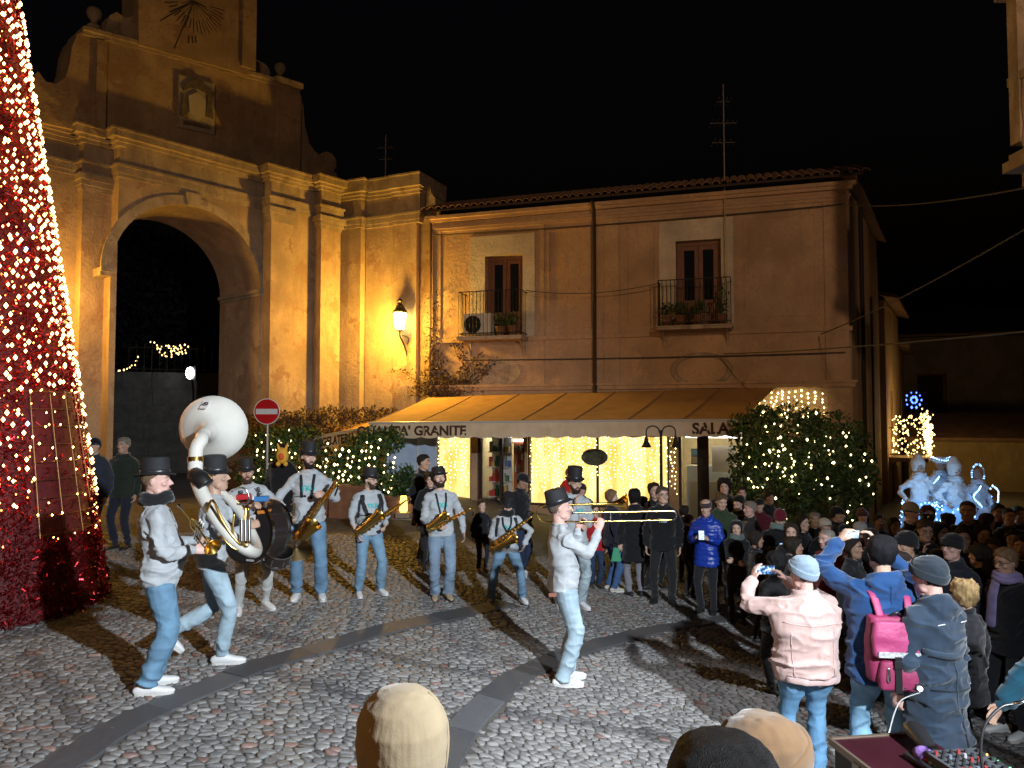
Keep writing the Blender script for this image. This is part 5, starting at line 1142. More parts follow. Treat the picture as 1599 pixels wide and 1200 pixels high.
# ------------------------------------------------------------------ star lights down the side street, lights seen through the arch
def cluster(label, P, r, m, grp=None):
    P = np.asarray(P); o = empty('string_lights', P.mean(0)); tag(o, label, 'string lights', grp); bulbs('bulbs', local(o, P), r, m, o, rngw); return o
P = []
for k in range(230):
    u, v_ = rngw.uniform(0, 1), rngw.beta(1.3, 1.6); P.append(H1.P(.55+2.6*u, 1.12-.02*rngw.random(), 2.25-.1*u-(1.0+.2*u)*v_)+rngw.normal(size=3)*.04)
for k in range(120): P.append(H1.P(.55+rngw.uniform(0, .08), rngw.uniform(.1, 1.1), rngw.uniform(1.2, 2.5)))
for k in range(110): t = rngw.uniform(0, 1); P.append(H1.P(1.0+1.5*t, 1.1, 2.6-1.1*t)+rngw.normal(size=3)*.07)
cluster('dense cascade of golden lights on the side street balcony', P, .03, glow('bulb_gold', (1, .66, .22), 5, False))
lamp('balcony_glow', 'POINT', H1.P(2.0, 1.6, 1.9), 120, (1.0, .62, .2), .3)
ss = at(1427, 625, 24); ang = [(math.cos(a)*r_, math.sin(a)*r_) for a in np.linspace(0, 2*math.pi, 11)[:-1] for r_ in (.10, .25)]
cluster('small blue star shaped light hanging in the side street', [ss+np.array([x_*(1.0), .02*rngw.normal(), z_]) for x_, z_ in ang], .035, glow('bulb_blue', (.06, .14, 1), 6, False))
P = []
for a, b, n in (((232, 537), (290, 540), 10), ((245, 545), (285, 552), 12), ((262, 540), (292, 548), 10), ((250, 552), (268, 556), 6), ((185, 580), (215, 562), 9), ((270, 548), (292, 540), 6)):
    for t in np.linspace(0, 1, n): P.append(at(a[0]+(b[0]-a[0])*t+rngw.normal()*2, a[1]+(b[1]-a[1])*t+3*math.sin(math.pi*t)+rngw.normal()*1.5, 27.5))
cluster('loose golden fairy lights hanging beyond the arch', P, .03, glow('bulb_gold', (1, .66, .22), 5, False))
fl_ = empty('floodlamp', at(297, 583, 27.4)); tag(fl_, 'small white floodlamp shining beyond the arch', 'lamp')
mesh_obj('lens', *p_sphere((0, -.02, 0), (.16, .05, .22), 10, 7), glow('lamp_white', (.9, .92, 1), 30), fl_); mesh_obj('housing', *p_box((0, .12, 0), (.36, .18, .5)), m_iron, fl_)
mesh_obj('bracket', *p_tube([(0, .2, -.2), (0, .3, -.6), (0, .35, -1.2)], .03, 6), m_iron, fl_)
tr, _ = shrub('dark trees rising beyond the courtyard wall behind the arch', [(at(230, 430, 32), (3.2, 1.5, 2.2)), (at(300, 480, 33), (2.5, 1.5, 2.5)), (at(190, 500, 32), (2., 1.5, 2.)), (at(260, 540, 33), (3, 1.5, 1.4))], 7000, .32, 91, [(-15, 32, 6), (-13.2, 33, 6)], m=mat('leaf_far', (.008, .012, .006), .8))
# ------------------------------------------------------------------ street furniture, cables, aerials
p = at(417, 643, 17.2); sgn = empty('no_entry_sign', (p[0], p[1], float(gz(p[0])))); tag(sgn, 'round red no entry sign with a white bar on a pole', 'road sign'); h = p[2]-float(gz(p[0]))
fx = (0, -1, 0); M = basis((0, -1, .0))
mesh_obj('pole', *p_tube([(0, .05, 0), (0, .05, h+.3)], .03, 8), mat('galvanised', (.3, .3, .31), .5, .6), sgn)
mesh_obj('disc_back', *p_lathe([(.30, 0), (.305, .004), (.305, .016), (.30, .02)], 40, (0, 0, h), M=M), mat('sign_white', (.72, .72, .72), .35), sgn)
mesh_obj('red_field', *p_lathe([(.284, .0205), (.284, .0235)], 40, (0, 0, h), M=M), mat('sign_red2', (.55, .008, .012), .35), sgn)
mesh_obj('white_bar', *p_box((0, -.0265, h), (.50, .004, .125)), mat('sign_white', (.72, .72, .72), .35), sgn)
p = at(1033, 800, 14.2); lp = empty('street_lamp', (p[0], p[1], float(gz(p[0])))); tag(lp, 'slim dark lamp post with two curled unlit arms before the shop', 'street lamp'); h = at(1033, 672, 14.2)[2]-float(gz(p[0]))
mesh_obj('post', *p_tube([(0, 0, 0), (0, 0, .5), (0, 0, .55), (0, 0, h)], [.06, .055, .035, .026], 8), m_iron, lp)
for sg in (-1, 1):
    pts = [(0, 0, h-.12), (sg*.03, 0, h-.02)]+[(sg*(.155+.125*math.cos(a)), 0, h-.02+.10*math.sin(a)) for a in np.linspace(math.pi, 0, 9)]+[(sg*.28, 0, h-.12)]
    ar_ = mesh_obj('arm', *p_tube(pts, .014, 6), m_iron, lp); mesh_obj('lamp_shade', *p_lathe([(.02, 0), (.035, -.05), (.05, -.12), (.10, -.22), (.085, -.21), (.02, -.03)], 12, (sg*.28, 0, h-.11)), m_iron, ar_, True, auto=40)
def aerial(label, pos, h, bars):
    r = empty('tv_aerial', pos); tag(r, label, 'aerial'); mesh_obj('mast', *p_tube([(0, 0, 0), (0, 0, h)], .018, 6), mat('aluminium', (.3, .28, .26), .5, .7), r)
    for z, L, k in bars:
        mesh_obj('boom', *p_tube([(-L*.5, 0, z), (L*.5, .1, z+.05)], .011, 5), mat('aluminium', (.3, .28, .26), .5, .7), r)
        for i in range(k): x = -L*.45+L*.9*i/(k-1); mesh_obj('element', *p_tube([(x-.02, -.28+.02*i, z), (x+.02, .28-.02*i, z)], .007, 4), mat('aluminium', (.3, .28, .26), .5, .7), r)
aerial('thin tv aerial on the wing wall top', at(602, 280, 22), 1.35, ((.95, .5, 5), (.6, .4, 3)))
aerial('tall tv aerial mast rising past the right balcony', B.P(8.05, .12, 5.9), 5.0, ((4.0, .7, 6), (3.5, .6, 5), (4.55, .35, 4)))
def cable(label, a, b, drop, r=.014): c = mesh_obj('cable', *p_tube(sag(a, b, drop, 18), r, 5), m_wire); tag(c, label, 'cable', 'cables strung from the house'); return c
cable('upper cable from the house corner to the right edge', B.P(BL, .2, 7.55), at(1640, 286, 9), .12, .013)
cable('long cable rising from the facade to the right edge', at(1282, 522, 17.7), at(1640, 335, 9), .1, .013)
cable('lowest cable running level to the right edge', at(1130, 553, 18.2), at(1640, 514, 9), .05, .013)
cable('thin cable strung between the two balconies', B.P(2.95, .5, 5.84), B.P(6.45, .6, 5.83), .16, .011)
cable('cable clipped along the top of the facade', B.P(.1, .12, 7.62), B.P(BL-.1, .12, 7.60), .06, .016)
cable('cable clipped along the lower facade', B.P(1.0, .1, 4.05), B.P(BL-.1, .1, 4.02), .03, .016)
# ------------------------------------------------------------------ Christmas cone tree of red tinsel
TX, TY = -6.10, 8.35; TZ = float(gz(TX)); TR, TH_ = 1.40, 8.9
xt = empty('christmas_tree', (TX, TY, TZ)); tag(xt, 'giant red tinsel cone tree covered in warm lights at the left edge', 'christmas tree')
rt_ = np.random.default_rng(17); va = math.atan2(-TY, -TX)          # azimuth towards the camera
def cone_pt(a, z, off=0): r = TR*(1-z/TH_)+off; return np.column_stack([r*np.cos(a), r*np.sin(a), z])
mesh_obj('cone_frame', *p_lathe([(TR-.07, 0), (TR-.07, .02), ((TR-.07)*.5, TH_*.5), (.02, TH_-.1)], 40), mat('tinsel_core', (.10, .006, .008), .7, var=.4, vscale=20), xt, True, auto=50)
n = 64000; u = rt_.uniform(0, 1, n); z = TH_*(1-np.sqrt(1-u*.985)); a = va+rt_.uniform(-1.95, 1.95, n)
door = lambda a, z: ((a-va) > .46) & ((a-va) < 1.42) & (z > .85) & (z < 2.42)
k = ~door(a, z) | (rt_.uniform(0, 1, n) < .10); a, z = a[k], z[k]; n = len(a)
P = cone_pt(a, z, rt_.uniform(-.06, .045, n)); d = rt_.normal(size=(n, 3)); d /= np.linalg.norm(d, axis=1)[:, None]; q = np.cross(d, rt_.normal(size=(n, 3))); q /= np.linalg.norm(q, axis=1)[:, None]
L = rt_.uniform(.022, .060, (n, 1)); w_ = rt_.uniform(.003, .0065, (n, 1)); v = np.stack([P-d*L*.5-q*w_, P-d*L*.5+q*w_, P+d*L*.5+q*w_, P+d*L*.5-q*w_], 1).reshape(-1, 3)
tag(mesh_obj('tinsel', v, np.arange(4*n).reshape(n, 4), mat('red_tinsel', (.33, .007, .012), .25, .85, spec=.8), xt), kind='stuff')
# bulbs in rows of strings
pts = []; cols = 44
for i in range(cols):
    aa = va-1.9+3.8*i/cols; zz = .80+rt_.uniform(0, .2)
    while zz < TH_-.2:
        keep = abs(math.sin(i*12.9+zz*3))*(TR*(1-zz/TH_)) > .20+.10*rt_.uniform()
        if keep and not door(np.array([aa]), np.array([zz-.05]))[0] and not (aa-va > .25 and zz < 1.15): pts.append(cone_pt(np.array([aa+rt_.normal()*.035]), np.array([zz]), .055)[0])
        zz += rt_.uniform(.085, .155)
pts = np.array(pts); k = rt_.uniform(0, 1, len(pts)); cold = k < .012
m_tb = glow('tree_bulb', (1.0, .54, .21), 10, True)
bulbs('light_bulbs', pts[~cold], .0205, m_tb, xt, rt_); bulbs('blue_bulbs', pts[cold], .022, glow('tree_bulb_blue', (.25, .45, 1), 20, False), xt)
n2 = 900; u = rt_.uniform(0, 1, n2); z = TH_*(1-np.sqrt(1-u*.96)); a = va+rt_.uniform(-1.9, 1.9, n2); k = (z > .8) & ~door(a, z)
bulbs('small_bulbs', cone_pt(a[k], z[k], .03), .008, glow('tree_bulb_amber', (1.0, .30, .06), 16, False), xt, rt_)
# netted opening with golden wires
nd = MB(); w0 = []
for aa in np.linspace(.50, 1.40, 5):
    zz = np.linspace(.85, 2.42, 6); nd.add(p_tube(cone_pt(np.full(6, va+aa), zz, .02), .0045, 4))
for zz in np.linspace(.88, 2.40, 9):
    aa = np.linspace(.48, 1.42, 9); nd.add(p_tube(cone_pt(va+aa, np.full(9, zz), .02), .004, 4)); 
    for t in aa[::1]:
        if rt_.uniform() < .6: w0.append(cone_pt(np.array([va+t+rt_.normal()*.04]), np.array([zz+rt_.normal()*.03]), .03)[0])
mesh_obj('net_frame', nd.verts(), nd.f, mat('gold_wire', (.22, .12, .04), .45, .8), xt); bulbs('net_bulbs', w0, .010, glow('tree_bulb_amber2', (1.0, .5, .12), 26, False), xt, rt_)
# ------------------------------------------------------------------ instruments
m_brass = mat('brass', (.78, .50, .13), .22, 1.0, var=.18, vscale=14)
m_brassd = mat('brass_aged', (.55, .33, .10), .30, 1.0, var=.3, vscale=20)
m_silver = mat('silver', (.75, .75, .74), .2, 1.0); m_black = mat('black_plastic', (.012, .012, .013), .4); m_pearl = mat('pearl', (.7, .68, .62), .3)
m_fib = mat('white_fibreglass', (.66, .64, .58), .22, coat=.4, var=.05)
def thing_at(name, label, cat, origin, M, group=None):
    r = empty(name, (0, 0, 0)); r.matrix_world = Matrix.Translation(Vector(origin)) @ Matrix(np.asarray(M).tolist()).to_4x4(); tag(r, label, cat, group); return r
def axes(x, up):
    x = unit(x); z = unit(np.asarray(up, float)-x*(np.asarray(up, float)@x)); return np.column_stack([x, np.cross(z, x), z])
def sub(name, vf, m, par, smooth=True, auto=45): return mesh_obj(name, np.asarray(vf[0]), vf[1], m, par, smooth, auto=auto)
def bell(c, ax, L, r0, r1, p=3.2, n=22, th=.003, inner=True):
    t = np.linspace(0, 1, 12); pr = [(r0+(r1-r0)*(q**p), q*L) for q in t]
    pr = pr+[(r1+.004, L+.001), (r1, L+.004)]+[(max(.002, r-th), z) for r, z in pr[::-1]]
    V, F = p_lathe(pr, n, c, ax); return V, F[:-2]+[F[-1]]
def trumpet(label, origin, x, up):
    r = thing_at('trumpet', label, 'trumpet', origin, axes(x, up))
    sub('bell', bell((.06, 0, 0), (1, 0, 0), .20, .008, .064, 3.4), m_brass, r)
    sub('lead_pipe', p_tube(spline([(-.27, 0, -.0), (-.1, .0, .0), (.14, 0, 0), (.19, 0, -.02), (.19, 0, -.055), (.14, 0, -.07), (0, 0, -.07)], 5), .0062, 7), m_brass, r)
    sub('bell_tube', p_tube(spline([(.06, .0, .0), (-.08, .03, .0), (-.15, .03, -.012), (-.17, .03, -.045), (-.13, .03, -.075), (-.02, .03, -.07)], 5), .0075, 7), m_brass, r)
    for i in range(3):
        v = sub('valve', p_tube([(-.03+.03*i, .015, -.11), (-.03+.03*i, .015, .03)], .0125, 9), m_silver, r); sub('valve_cap', p_tube([(-.03+.03*i, .015, .03), (-.03+.03*i, .015, .06)], [.004, .009], 8, rnd=True), m_pearl, v)
    sub('mouthpiece', p_lathe([(.006, 0), (.005, -.05), (.013, -.075), (.0135, -.085), (.008, -.08)], 10, (-.27, 0, 0), (1, 0, 0)), m_silver, r); return r
def saxophone(label, origin, x, up, k=1.0, bari=False):
    # local x runs up the body towards the neck, z towards the bell side
    r = thing_at('saxophone', label, 'saxophone', origin, axes(x, up)); L = .56*k
    body = spline([(-.02*k, 0, .0), (.15*k, 0, 0), (L*.6, 0, 0), (L, 0, 0)], 6); sub('body', p_tube(body, np.linspace(.034*k, .013*k, len(body)), 14), m_brass, r)
    bow = [(-.02*k, 0, 0), (-.075*k, 0, .015*k), (-.10*k, 0, .06*k), (-.075*k, 0, .105*k), (-.02*k, 0, .12*k)]; b = spline(bow, 6); sub('bow', p_tube(b, np.linspace(.034*k, .043*k, len(b)), 14), m_brass, r)
    sub('bell', bell((-.02*k, 0, .12*k), (1, 0, .22), .30*k, .043*k, .083*k, 2.6), m_brass, r)
    if bari:
        lp = spline([(L, 0, 0), (L+.10, 0, .0), (L+.15, 0, .035), (L+.12, 0, .075), (L-.08, 0, .075), (L-.12, 0, .11), (L-.05, 0, .135), (L+.06, 0, .125)], 6); sub('top_loop', p_tube(lp, np.linspace(.020, .011, len(lp)), 9), m_brass, r); e = lp[-1]
        nk = spline([e, e+[.05, 0, .02], e+[.06, 0, .09], e+[.02, 0, .14]], 5)
    else: nk = spline([(L, 0, 0), (L+.05*k, 0, .0), (L+.085*k, 0, -.03*k), (L+.085*k, 0, -.09*k), (L+.06*k, 0, -.14*k)], 5)
    sub('neck', p_tube(nk, np.linspace(.012, .0085, len(nk)), 8), m_brass, r); d = unit(nk[-1]-nk[-2]); sub('mouthpiece', p_tube([nk[-1]-d*.01, nk[-1]+d*.05, nk[-1]+d*.09], [.011, .012, .006], 8), m_black, r)
    for i in range(9):
        xk = .03*k+i*L*.10; rk = (.024-.0014*i)*k
        for sg, q in ((1, .7), (-1, -.8)):
            c = np.array([xk, sg*.0, 0]); dv = unit([0, sg*.8, .75 if sg > 0 else .3]); c = c+dv*(.036*k-i*.0021*k)
            sub('key', p_lathe([(rk, 0), (rk, .005), (rk*.6, .008)], 9, c, dv), m_brassd if sg > 0 else m_brass, r)
    for y, z in ((.030*k, .028*k), (-.032*k, .02*k), (.016*k, -.036*k)): sub('key_rod', p_tube([(.0, y, z), (L*.92, y*.55, z*.55)], .0042*k, 5), m_brass, r)
    for z, xx in ((.165*k, .10*k), (.17*k, .02*k)): sub('key', p_lathe([(.034*k, 0), (.034*k, .006), (.015*k, .010)], 12, (xx, .045*k, .13*k), (0, 1, .2)), m_brassd, r)
    sub('key_guard', p_tube([(.08*k, .05*k, .15*k), (.10*k, .085*k, .14*k), (.16*k, .07*k, .15*k)], .005*k, 5), m_brass, r); return r
def trombone(label, origin, x, up, slide=.62):
    r = thing_at('trombone', label, 'trombone', origin, axes(x, up)); w = .043     # origin at the mouthpiece, x forwards
    for z in (0, -2*w): sub('slide_tube', p_tube([(.06, 0, z), (.98+slide*.3, 0, z)], .0075, 8), m_brass, r)
    e = .98+slide*.3; sub('slide_bow', p_tube(spline([(e, 0, 0), (e+.035, 0, -.012), (e+.05, 0, -w), (e+.035, 0, -2*w+.012), (e, 0, -2*w)], 5), .0085, 8), m_silver, r)
    for xx in (.07, .38): sub('stay', p_tube([(xx, 0, 0), (xx, 0, -2*w)], .005, 6), m_silver, r)
    sub('tuning_crook', p_tube(spline([(.06, .0, -2*w), (-.05, .05, -2*w), (-.24, .09, -.09), (-.31, .09, -.06), (-.335, .09, 0.0), (-.31, .09, .055), (-.24, .09, .075), (-.1, .09, .075)], 6), .0085, 8), m_brass, r)
    t = np.linspace(-.1, .28, 6); sub('bell_tube', p_tube([(q, .09, .075) for q in t], np.linspace(.0085, .014, 6), 9), m_brass, r); sub('bell', bell((.28, .09, .075), (1, 0, 0), .27, .014, .105, 3.6, 28), m_brass, r)
    sub('stay', p_tube([(.02, 0, 0), (.02, .09, .075)], .005, 6), m_silver, r); sub('mouthpiece', p_lathe([(.007, .06), (.006, .03), (.015, .006), (.019, 0), (.012, .006)], 12, (0, 0, 0), (1, 0, 0)), m_silver, r); return r
def text_at(body, size, c, right, up_, m, par, name='lettering'):
    v, f = text_mesh(body, size, .004); c, right, up_ = [np.asarray(q, float) for q in (c, right, up_)]; return mesh_obj(name, c+v[:, :1]*right+v[:, 1:2]*up_, f, m, par)
# ------------------------------------------------------------------ the band
GREY, JEAN, WHITE = (.41, .435, .46), (.185, .30, .41), (.74, .74, .74)
LJ = (.34, .45, .52); BG = 'street band players in black hats and grey sweatshirts'; DK = (.02, .015, .012)
def pf(px, py, hy):
    p = on_ground(px, py); z = at(px, hy, p[1])[2]; return p[:2], float(z-gz(p[0]))
def ph(px, hy, Y): p = at(px, hy, Y); return p[:2], float(p[2]-gz(p[0]))
def player(label, pos_h, yaw, lod=1, **k):
    (pos, H) = pos_h; a = dict(top=GREY, legs=JEAN, shoes=WHITE, hat='tophat', hair=DK, skin='fair', denim=True, fold=1.15); a.update(k); return person(label, BG, pos, H, yaw, lod, **a)
b1 = player('stout bandsman at left holding a trumpet low, seen from his right side, dark neck warmer', pf(243, 1078, 731), -64, 0, belly=1.0, wide=1.10, hair=(.16, .10, .06), hairstyle='thin', skin='pink', hattilt=(2, -4), lean=(-4, 0), hem=-.10, cinch=True,
   feet=((-.10, -.02, 0, 10, 0), (.10, -.06, 0, -12, 0)), RH=(.13, .33, 1.10), LH=(-.04, .35, 1.14), Rp=(.5, -.9, -.2), Rd=(-.15, 1, .05), Ld=(.5, .9, .0), curl=(.9, .8), tw=.008, scarf=(.012, .012, .014), head=(-14, 0, 0), legs=(.14, .26, .38))
tp = b1['world']((.04, .36, 1.16)); trumpet('brass trumpet held low by the stout bandsman at left', at(309, 826, 5.72), (.66, -.56, -.42), (0, 0, 1))
b2 = player('bandsman striding inside a white sousaphone, seen from his right side', pf(330, 1034, 727), -72, 0, hair=(.10, .065, .04), skin='tan', hattilt=(-3, 8), lean=(2, -3), legs=LJ, head=(-4, -3, 0), feet=((-.10, -.40, .20, 0, -42), (.09, .10, 0, -6, 0)), hip=(0, -.02, -.005),
   RH=(.08, .36, 1.22), LH=(-.04, .36, 1.38), Rp=(.6, -.6, -.5), Lp=(-.6, -.5, -.4), curl=(.85, .8), hem=-.09)
b3 = player('smiling bearded drummer behind the bass drum with a patterned neck strap', pf(392, 953, 722), 214, 1, beard=(.07, .04, .025), skin='tan', lean=(3, 8), legs=(.42, .43, .42), denim=False, feet=((-.17, .02, 0, 14, 0), (.16, .06, 0, -16, 0)), head=(-8, 2, 4), RH=(.30, .30, 1.10), LH=(-.30, .32, 1.02), curl=(.9, .9), hattilt=(-6, 0), scarf=None, logo=None)
b4 = player('tall bearded bandsman playing a big baritone saxophone', pf(481, 936, 700), 192, 1, beard=(.018, .012, .01), skin='fair', head=(26, 6, 0), lean=(-4, 2), RH=(.20, .27, .96), LH=(-.15, .33, 1.24), Rp=(1, -.3, -.3), curl=(.8, .8), feet=((-.15, .0, 0, 8, 0), (.13, -.02, 0, -10, 0)), logo='TKB', legs=(.15, .26, .38), hattilt=(-3, 0))
b5 = player('bandsman in glasses with a harness and a gleaming tenor saxophone turned to the right', pf(575, 929, 738), 212, 1, beard=(.05, .032, .02), glasses=True, head=(34, 4, 0), RH=(.22, .20, .84), LH=(-.12, .30, .98), Rp=(.9, -.6, 0), curl=(.6, .8), feet=((-.17, .03, 0, 10, 0), (.16, .05, 0, -14, 0)), logo='TKB', belly=.4, wide=1.06, hattilt=(-2, 0))
b6 = player('curly haired bandsman with head tipped back and an alto saxophone at his hip', pf(689, 936, 736), 196, 1, beard=(.03, .02, .014), hairstyle='curly', hair=(.03, .02, .014), hat='fedora', head=(4, -13, 4), lean=(-4, 2), RH=(.06, .24, 1.02), LH=(-.30, .08, .84), curl=(.5, .8), legs=(.20, .27, .36), shoes=(.40, .30, .20), logo='TKB', feet=((-.09, .0, 0, 6, 0), (.09, .0, 0, -10, 0)), tw=.006)  # his shoes are white; the brown colour paints the shade over them
b7 = player('bandsman in a tall flared hat looking down over his saxophone, legs apart', pf(791, 940, 773), 184, 1, beard=(.022, .015, .012), hat='tallhat', head=(4, 26, -4), RH=(.10, .25, .93), LH=(-.26, .10, .87), Lp=(-1, -.2, -.2), feet=((-.26, .02, 0, 20, 0), (.26, .05, 0, -16, 0)), hip=(0, 0, -.05), curl=(.6, .85), logo='TKB', scarf=(.012, .012, .014), legs=(.16, .27, .39))
b8 = player('trombone player in the middle in pale jeans, seen from his right side', pf(879, 1067, 776), -80, 0, hair=(.13, .09, .07), hairstyle='thin', skin='pink', hattilt=(8, 0), head=(-2, -7, 0), legs=LJ, feet=((-.09, .06, 0, 4, 0), (.09, -.02, 0, -6, 0)), RH=(.05, .36, 1.50), LH=(-.05, .20, 1.50), Rp=(.35, .0, -1), Lp=(-.4, .1, -1), Rd=(-.1, .25, 1), Ld=(.1, .4, .9), curl=(.9, .9), hem=-.06, lean=(-3, 0), wide=1.04, belly=.35, tw=.008, cinch=True)
b9 = player('bandsman in glasses half hidden behind the trombone player, hand to his chin', pf(897, 950, 742), 200, 1, glasses=True, hat='tallhat', beard=(.03, .02, .015), head=(0, 6, 0), RH=(.06, .19, 1.44), Rp=(.6, .1, -1), Rd=(-.2, -.1, 1), LH=(-.05, .26, 1.10), legs=(.36, .44, .48), feet=((-.10, .0, 0, 10, 0), (.22, -.02, 0, -10, 0)), logo='TKB')
# harness straps
def strap(I, name, pts, w=.017, m=None, th=.004, off=.006):
    me = I['top'].data; s = I['s']; bv = BVHTree.FromPolygons([x.co[:] for x in me.vertices], [p.vertices[:] for p in me.polygons]); out = []
    for x, z in spline([np.array([*p, 0]) for p in pts], 6)[:, :2]:
        o = (I['P']+I['rt']*x+I['sp']*z+I['fw']*.5)*s; h = bv.ray_cast(Vector(o), Vector(-I['fw']), 1.5); q = np.array(h[0]) if h[0] is not None else o-I['fw']*.42*s; out.append(q+I['fw']*off)
    mesh_obj(name, *p_tube(out, [(w, th)]*len(out), 8, ref=I['rt']), m or mat('webbing_black', (.012, .012, .016), .8), I['root'], True)
strap(b4, 'neck_strap', [(-.075, .50), (-.06, .38), (-.03, .22)]); strap(b4, 'neck_strap', [(.075, .50), (.07, .40), (.07, .24)]); strap(b4, 'chest_strap', [(.16, .25), (.06, .26), (.02, .25)], .012)
for sg in (-1, 1): strap(b5, 'harness_strap', [(sg*.13, .50), (sg*.125, .38), (sg*.085, .24), (sg*.05, .21)], .026); strap(b5, 'harness_strap', [(sg*.14, .48), (sg*.17, .36), (sg*.17, .18)], .02); strap(b5, 'harness_strap', [(sg*.17, .22), (sg*.06, .20), (0, .16), (0, .10)], .010)
for sg in (-1, 1): strap(b6, 'neck_strap', [(sg*.072, .51), (sg*.055, .38), (sg*.02, .20), (0, .12)], .012); strap(b7, 'neck_strap', [(sg*.072, .50), (sg*.06, .38), (sg*.012, .28), (0, .14)], .013); strap(b7, 'shoulder_strap', [(sg*.14, .49), (sg*.155, .38), (sg*.165, .18)], .022)
mp = mat('strap_pattern', (.02, .02, .022), .8, col2=(.5, .5, .5), vscale=60, thresh=(.55, .6))
for sg in (-1, 1): strap(b3, 'pattern_strap', [(sg*.09, .51), (sg*.10, .38), (sg*.06, .26), (0, .18)], .030, mp)
strap(b8, 'belt_end', [(.0, -.05), (.01, -.14), (.0, -.24)], .018, mat('canvas_belt', (.35, .33, .28), .8))
mesh_obj('leather_patch', *p_box((.155, -.135, .88), (.008, .075, .035)), mat('leather_patch', (.22, .08, .05), .6), b8['root'])
# instruments in hand
saxophone('big golden baritone saxophone slanting across the tall bearded player', at(458, 848, 8.62), at(520, 758, 8.62)-at(458, 848, 8.55), (.75, -.85, .42), 1.28, True)
saxophone('gleaming tenor saxophone of the player in the harness and glasses', at(572, 826, 9.12), at(634, 782, 9.15)-at(572, 826, 9.12), (.35, -.9, .55), .98)
saxophone('alto saxophone slung at the hip of the curly haired player', at(680, 824, 9.32), at(735, 795, 9.3)-at(680, 824, 9.32), (-.1, -.9, .6), .80)
saxophone('saxophone hanging before the player in the tall flared hat', at(778, 846, 9.66), at(824, 812, 9.6)-at(778, 846, 9.66), (.1, -.9, -.5), .88)
mth = b8['HP']((0, .105, .045)); mo = b8['world'](mth); tb = trombone('brass trombone pointing right with its slide half out', mo, np.array([1, .04, .015]), (0, .05, 1), .0)
# sousaphone: the white bell over his head, body tube round him, brass branches in front
bc = at(331, 671, 6.75); so = empty('sousaphone', b2['root'].location); tag(so, 'white sousaphone with a huge bell carried by the striding bandsman', 'sousaphone')
def lo(p): return np.asarray(p, float)-np.array(so.location)
bax = unit([-.20, .95, .10]); pr = [(.052, -.30), (.060, -.24), (.075, -.18), (.105, -.12), (.16, -.065), (.225, -.02), (.275, .03), (.298, .075), (.302, .085), (.297, .09), (.27, .04), (.215, -.005), (.15, -.045), (.09, -.10), (.05, -.2)]
V, F = p_lathe(pr, 44, lo(bc), bax); bl = mesh_obj('bell', V, F[:-2], m_fib, so, True, auto=60)
nb0 = bc-bax*.29; c2 = at(307, 700, 6.32); nk = spline([nb0+bax*.03, nb0-bax*.05+np.array([-.02, 0, -.015]), at(314, 688, 6.34), at(307, 700, 6.29), at(305, 716, 6.28)], 7); mesh_obj('bell_neck', *p_tube(lo(nk), np.linspace(.054, .058, len(nk)), 18), m_fib, so, True)
mesh_obj('collar', *p_tube([lo(at(305, 713, 6.28)), lo(at(305, 722, 6.28))], .064, 20), m_brassd, so, True, auto=40)
bt = spline([at(305, 720, 6.28), at(306, 742, 6.24), at(316, 772, 6.14), at(336, 806, 6.02), at(360, 838, 5.98), at(385, 858, 6.05), at(400, 862, 6.3), at(398, 845, 6.62), at(375, 800, 6.9), at(345, 770, 7.0), at(318, 762, 6.9)], 7)
mesh_obj('body_tube', *p_tube(lo(bt), np.linspace(.062, .038, len(bt)), 16), m_fib, so, True)
for pts, r_, m_ in (([(322, 800, 5.96), (332, 782, 5.95), (348, 815, 5.93), (372, 848, 5.95), (384, 852, 6.0)], .011, m_brass), ([(384, 790, 5.98), (382, 820, 5.95), (380, 848, 5.95), (386, 852, 6.0), (387, 820, 6.0), (388, 792, 6.0)], .010, m_brass), ([(362, 768, 6.1), (378, 762, 6.0), (388, 772, 6.0), (386, 786, 6.0), (370, 788, 6.02)], .008, m_silver), ([(345, 832, 5.95), (352, 845, 5.94), (368, 858, 5.96), (380, 857, 6.0)], .009, m_brass), ([(366, 800, 5.97), (364, 835, 5.95), (376, 852, 5.97)], .010, m_brass)):
    mesh_obj('brass_branch', *p_tube(lo(spline([at(*q) for q in pts], 6)), r_, 8), m_, so, True)
for i in range(3): v = mesh_obj('valve', *p_tube([lo(at(377+6*i, 845, 5.93)), lo(at(377+6*i, 812, 5.95))], .016, 10), m_silver, so, True, auto=40)
mesh_obj('shoulder_pad', *p_tube(lo(spline([at(304, 742, 6.2), at(314, 748, 6.15), at(322, 758, 6.14)], 5)), .068, 12), m_black, so, True)
st_ = mesh_obj('sticker', *p_prismw([(-.05, -.055), (.05, -.055), (.05, .05), (-.05, .05)], lo(bc)+np.array([-.02, -.115, .255]), (.9, -.42, 0), (.05, .3, .95), .003) if 'p_prismw' in globals() else p_box(lo(bc)+np.array([-.03, -.085, .225]), (.09, .004, .09), axes((.92, -.38, 0), (.0, .62, .78))), mat('sticker_white', (.8, .8, .8), .5), so)
hk = MB()
for pts in ([(-.028, 0, -.004), (-.01, 0, .020), (.015, 0, .022), (.03, 0, .0)], [(-.034, 0, -.006), (.0, 0, -.010), (.034, 0, -.004)], [(-.012, 0, .004), (.0, 0, .010), (.012, 0, .002)]):
    A_ = axes((.92, -.38, 0), (.0, .62, .78)); hk.add(p_tube([lo(bc)+np.array([-.03, -.085, .225])+A_@np.array([p[0], -.004, p[2]]) for p in pts], .0045, 5))
mesh_obj('emblem', hk.verts(), hk.f, m_black, st_)
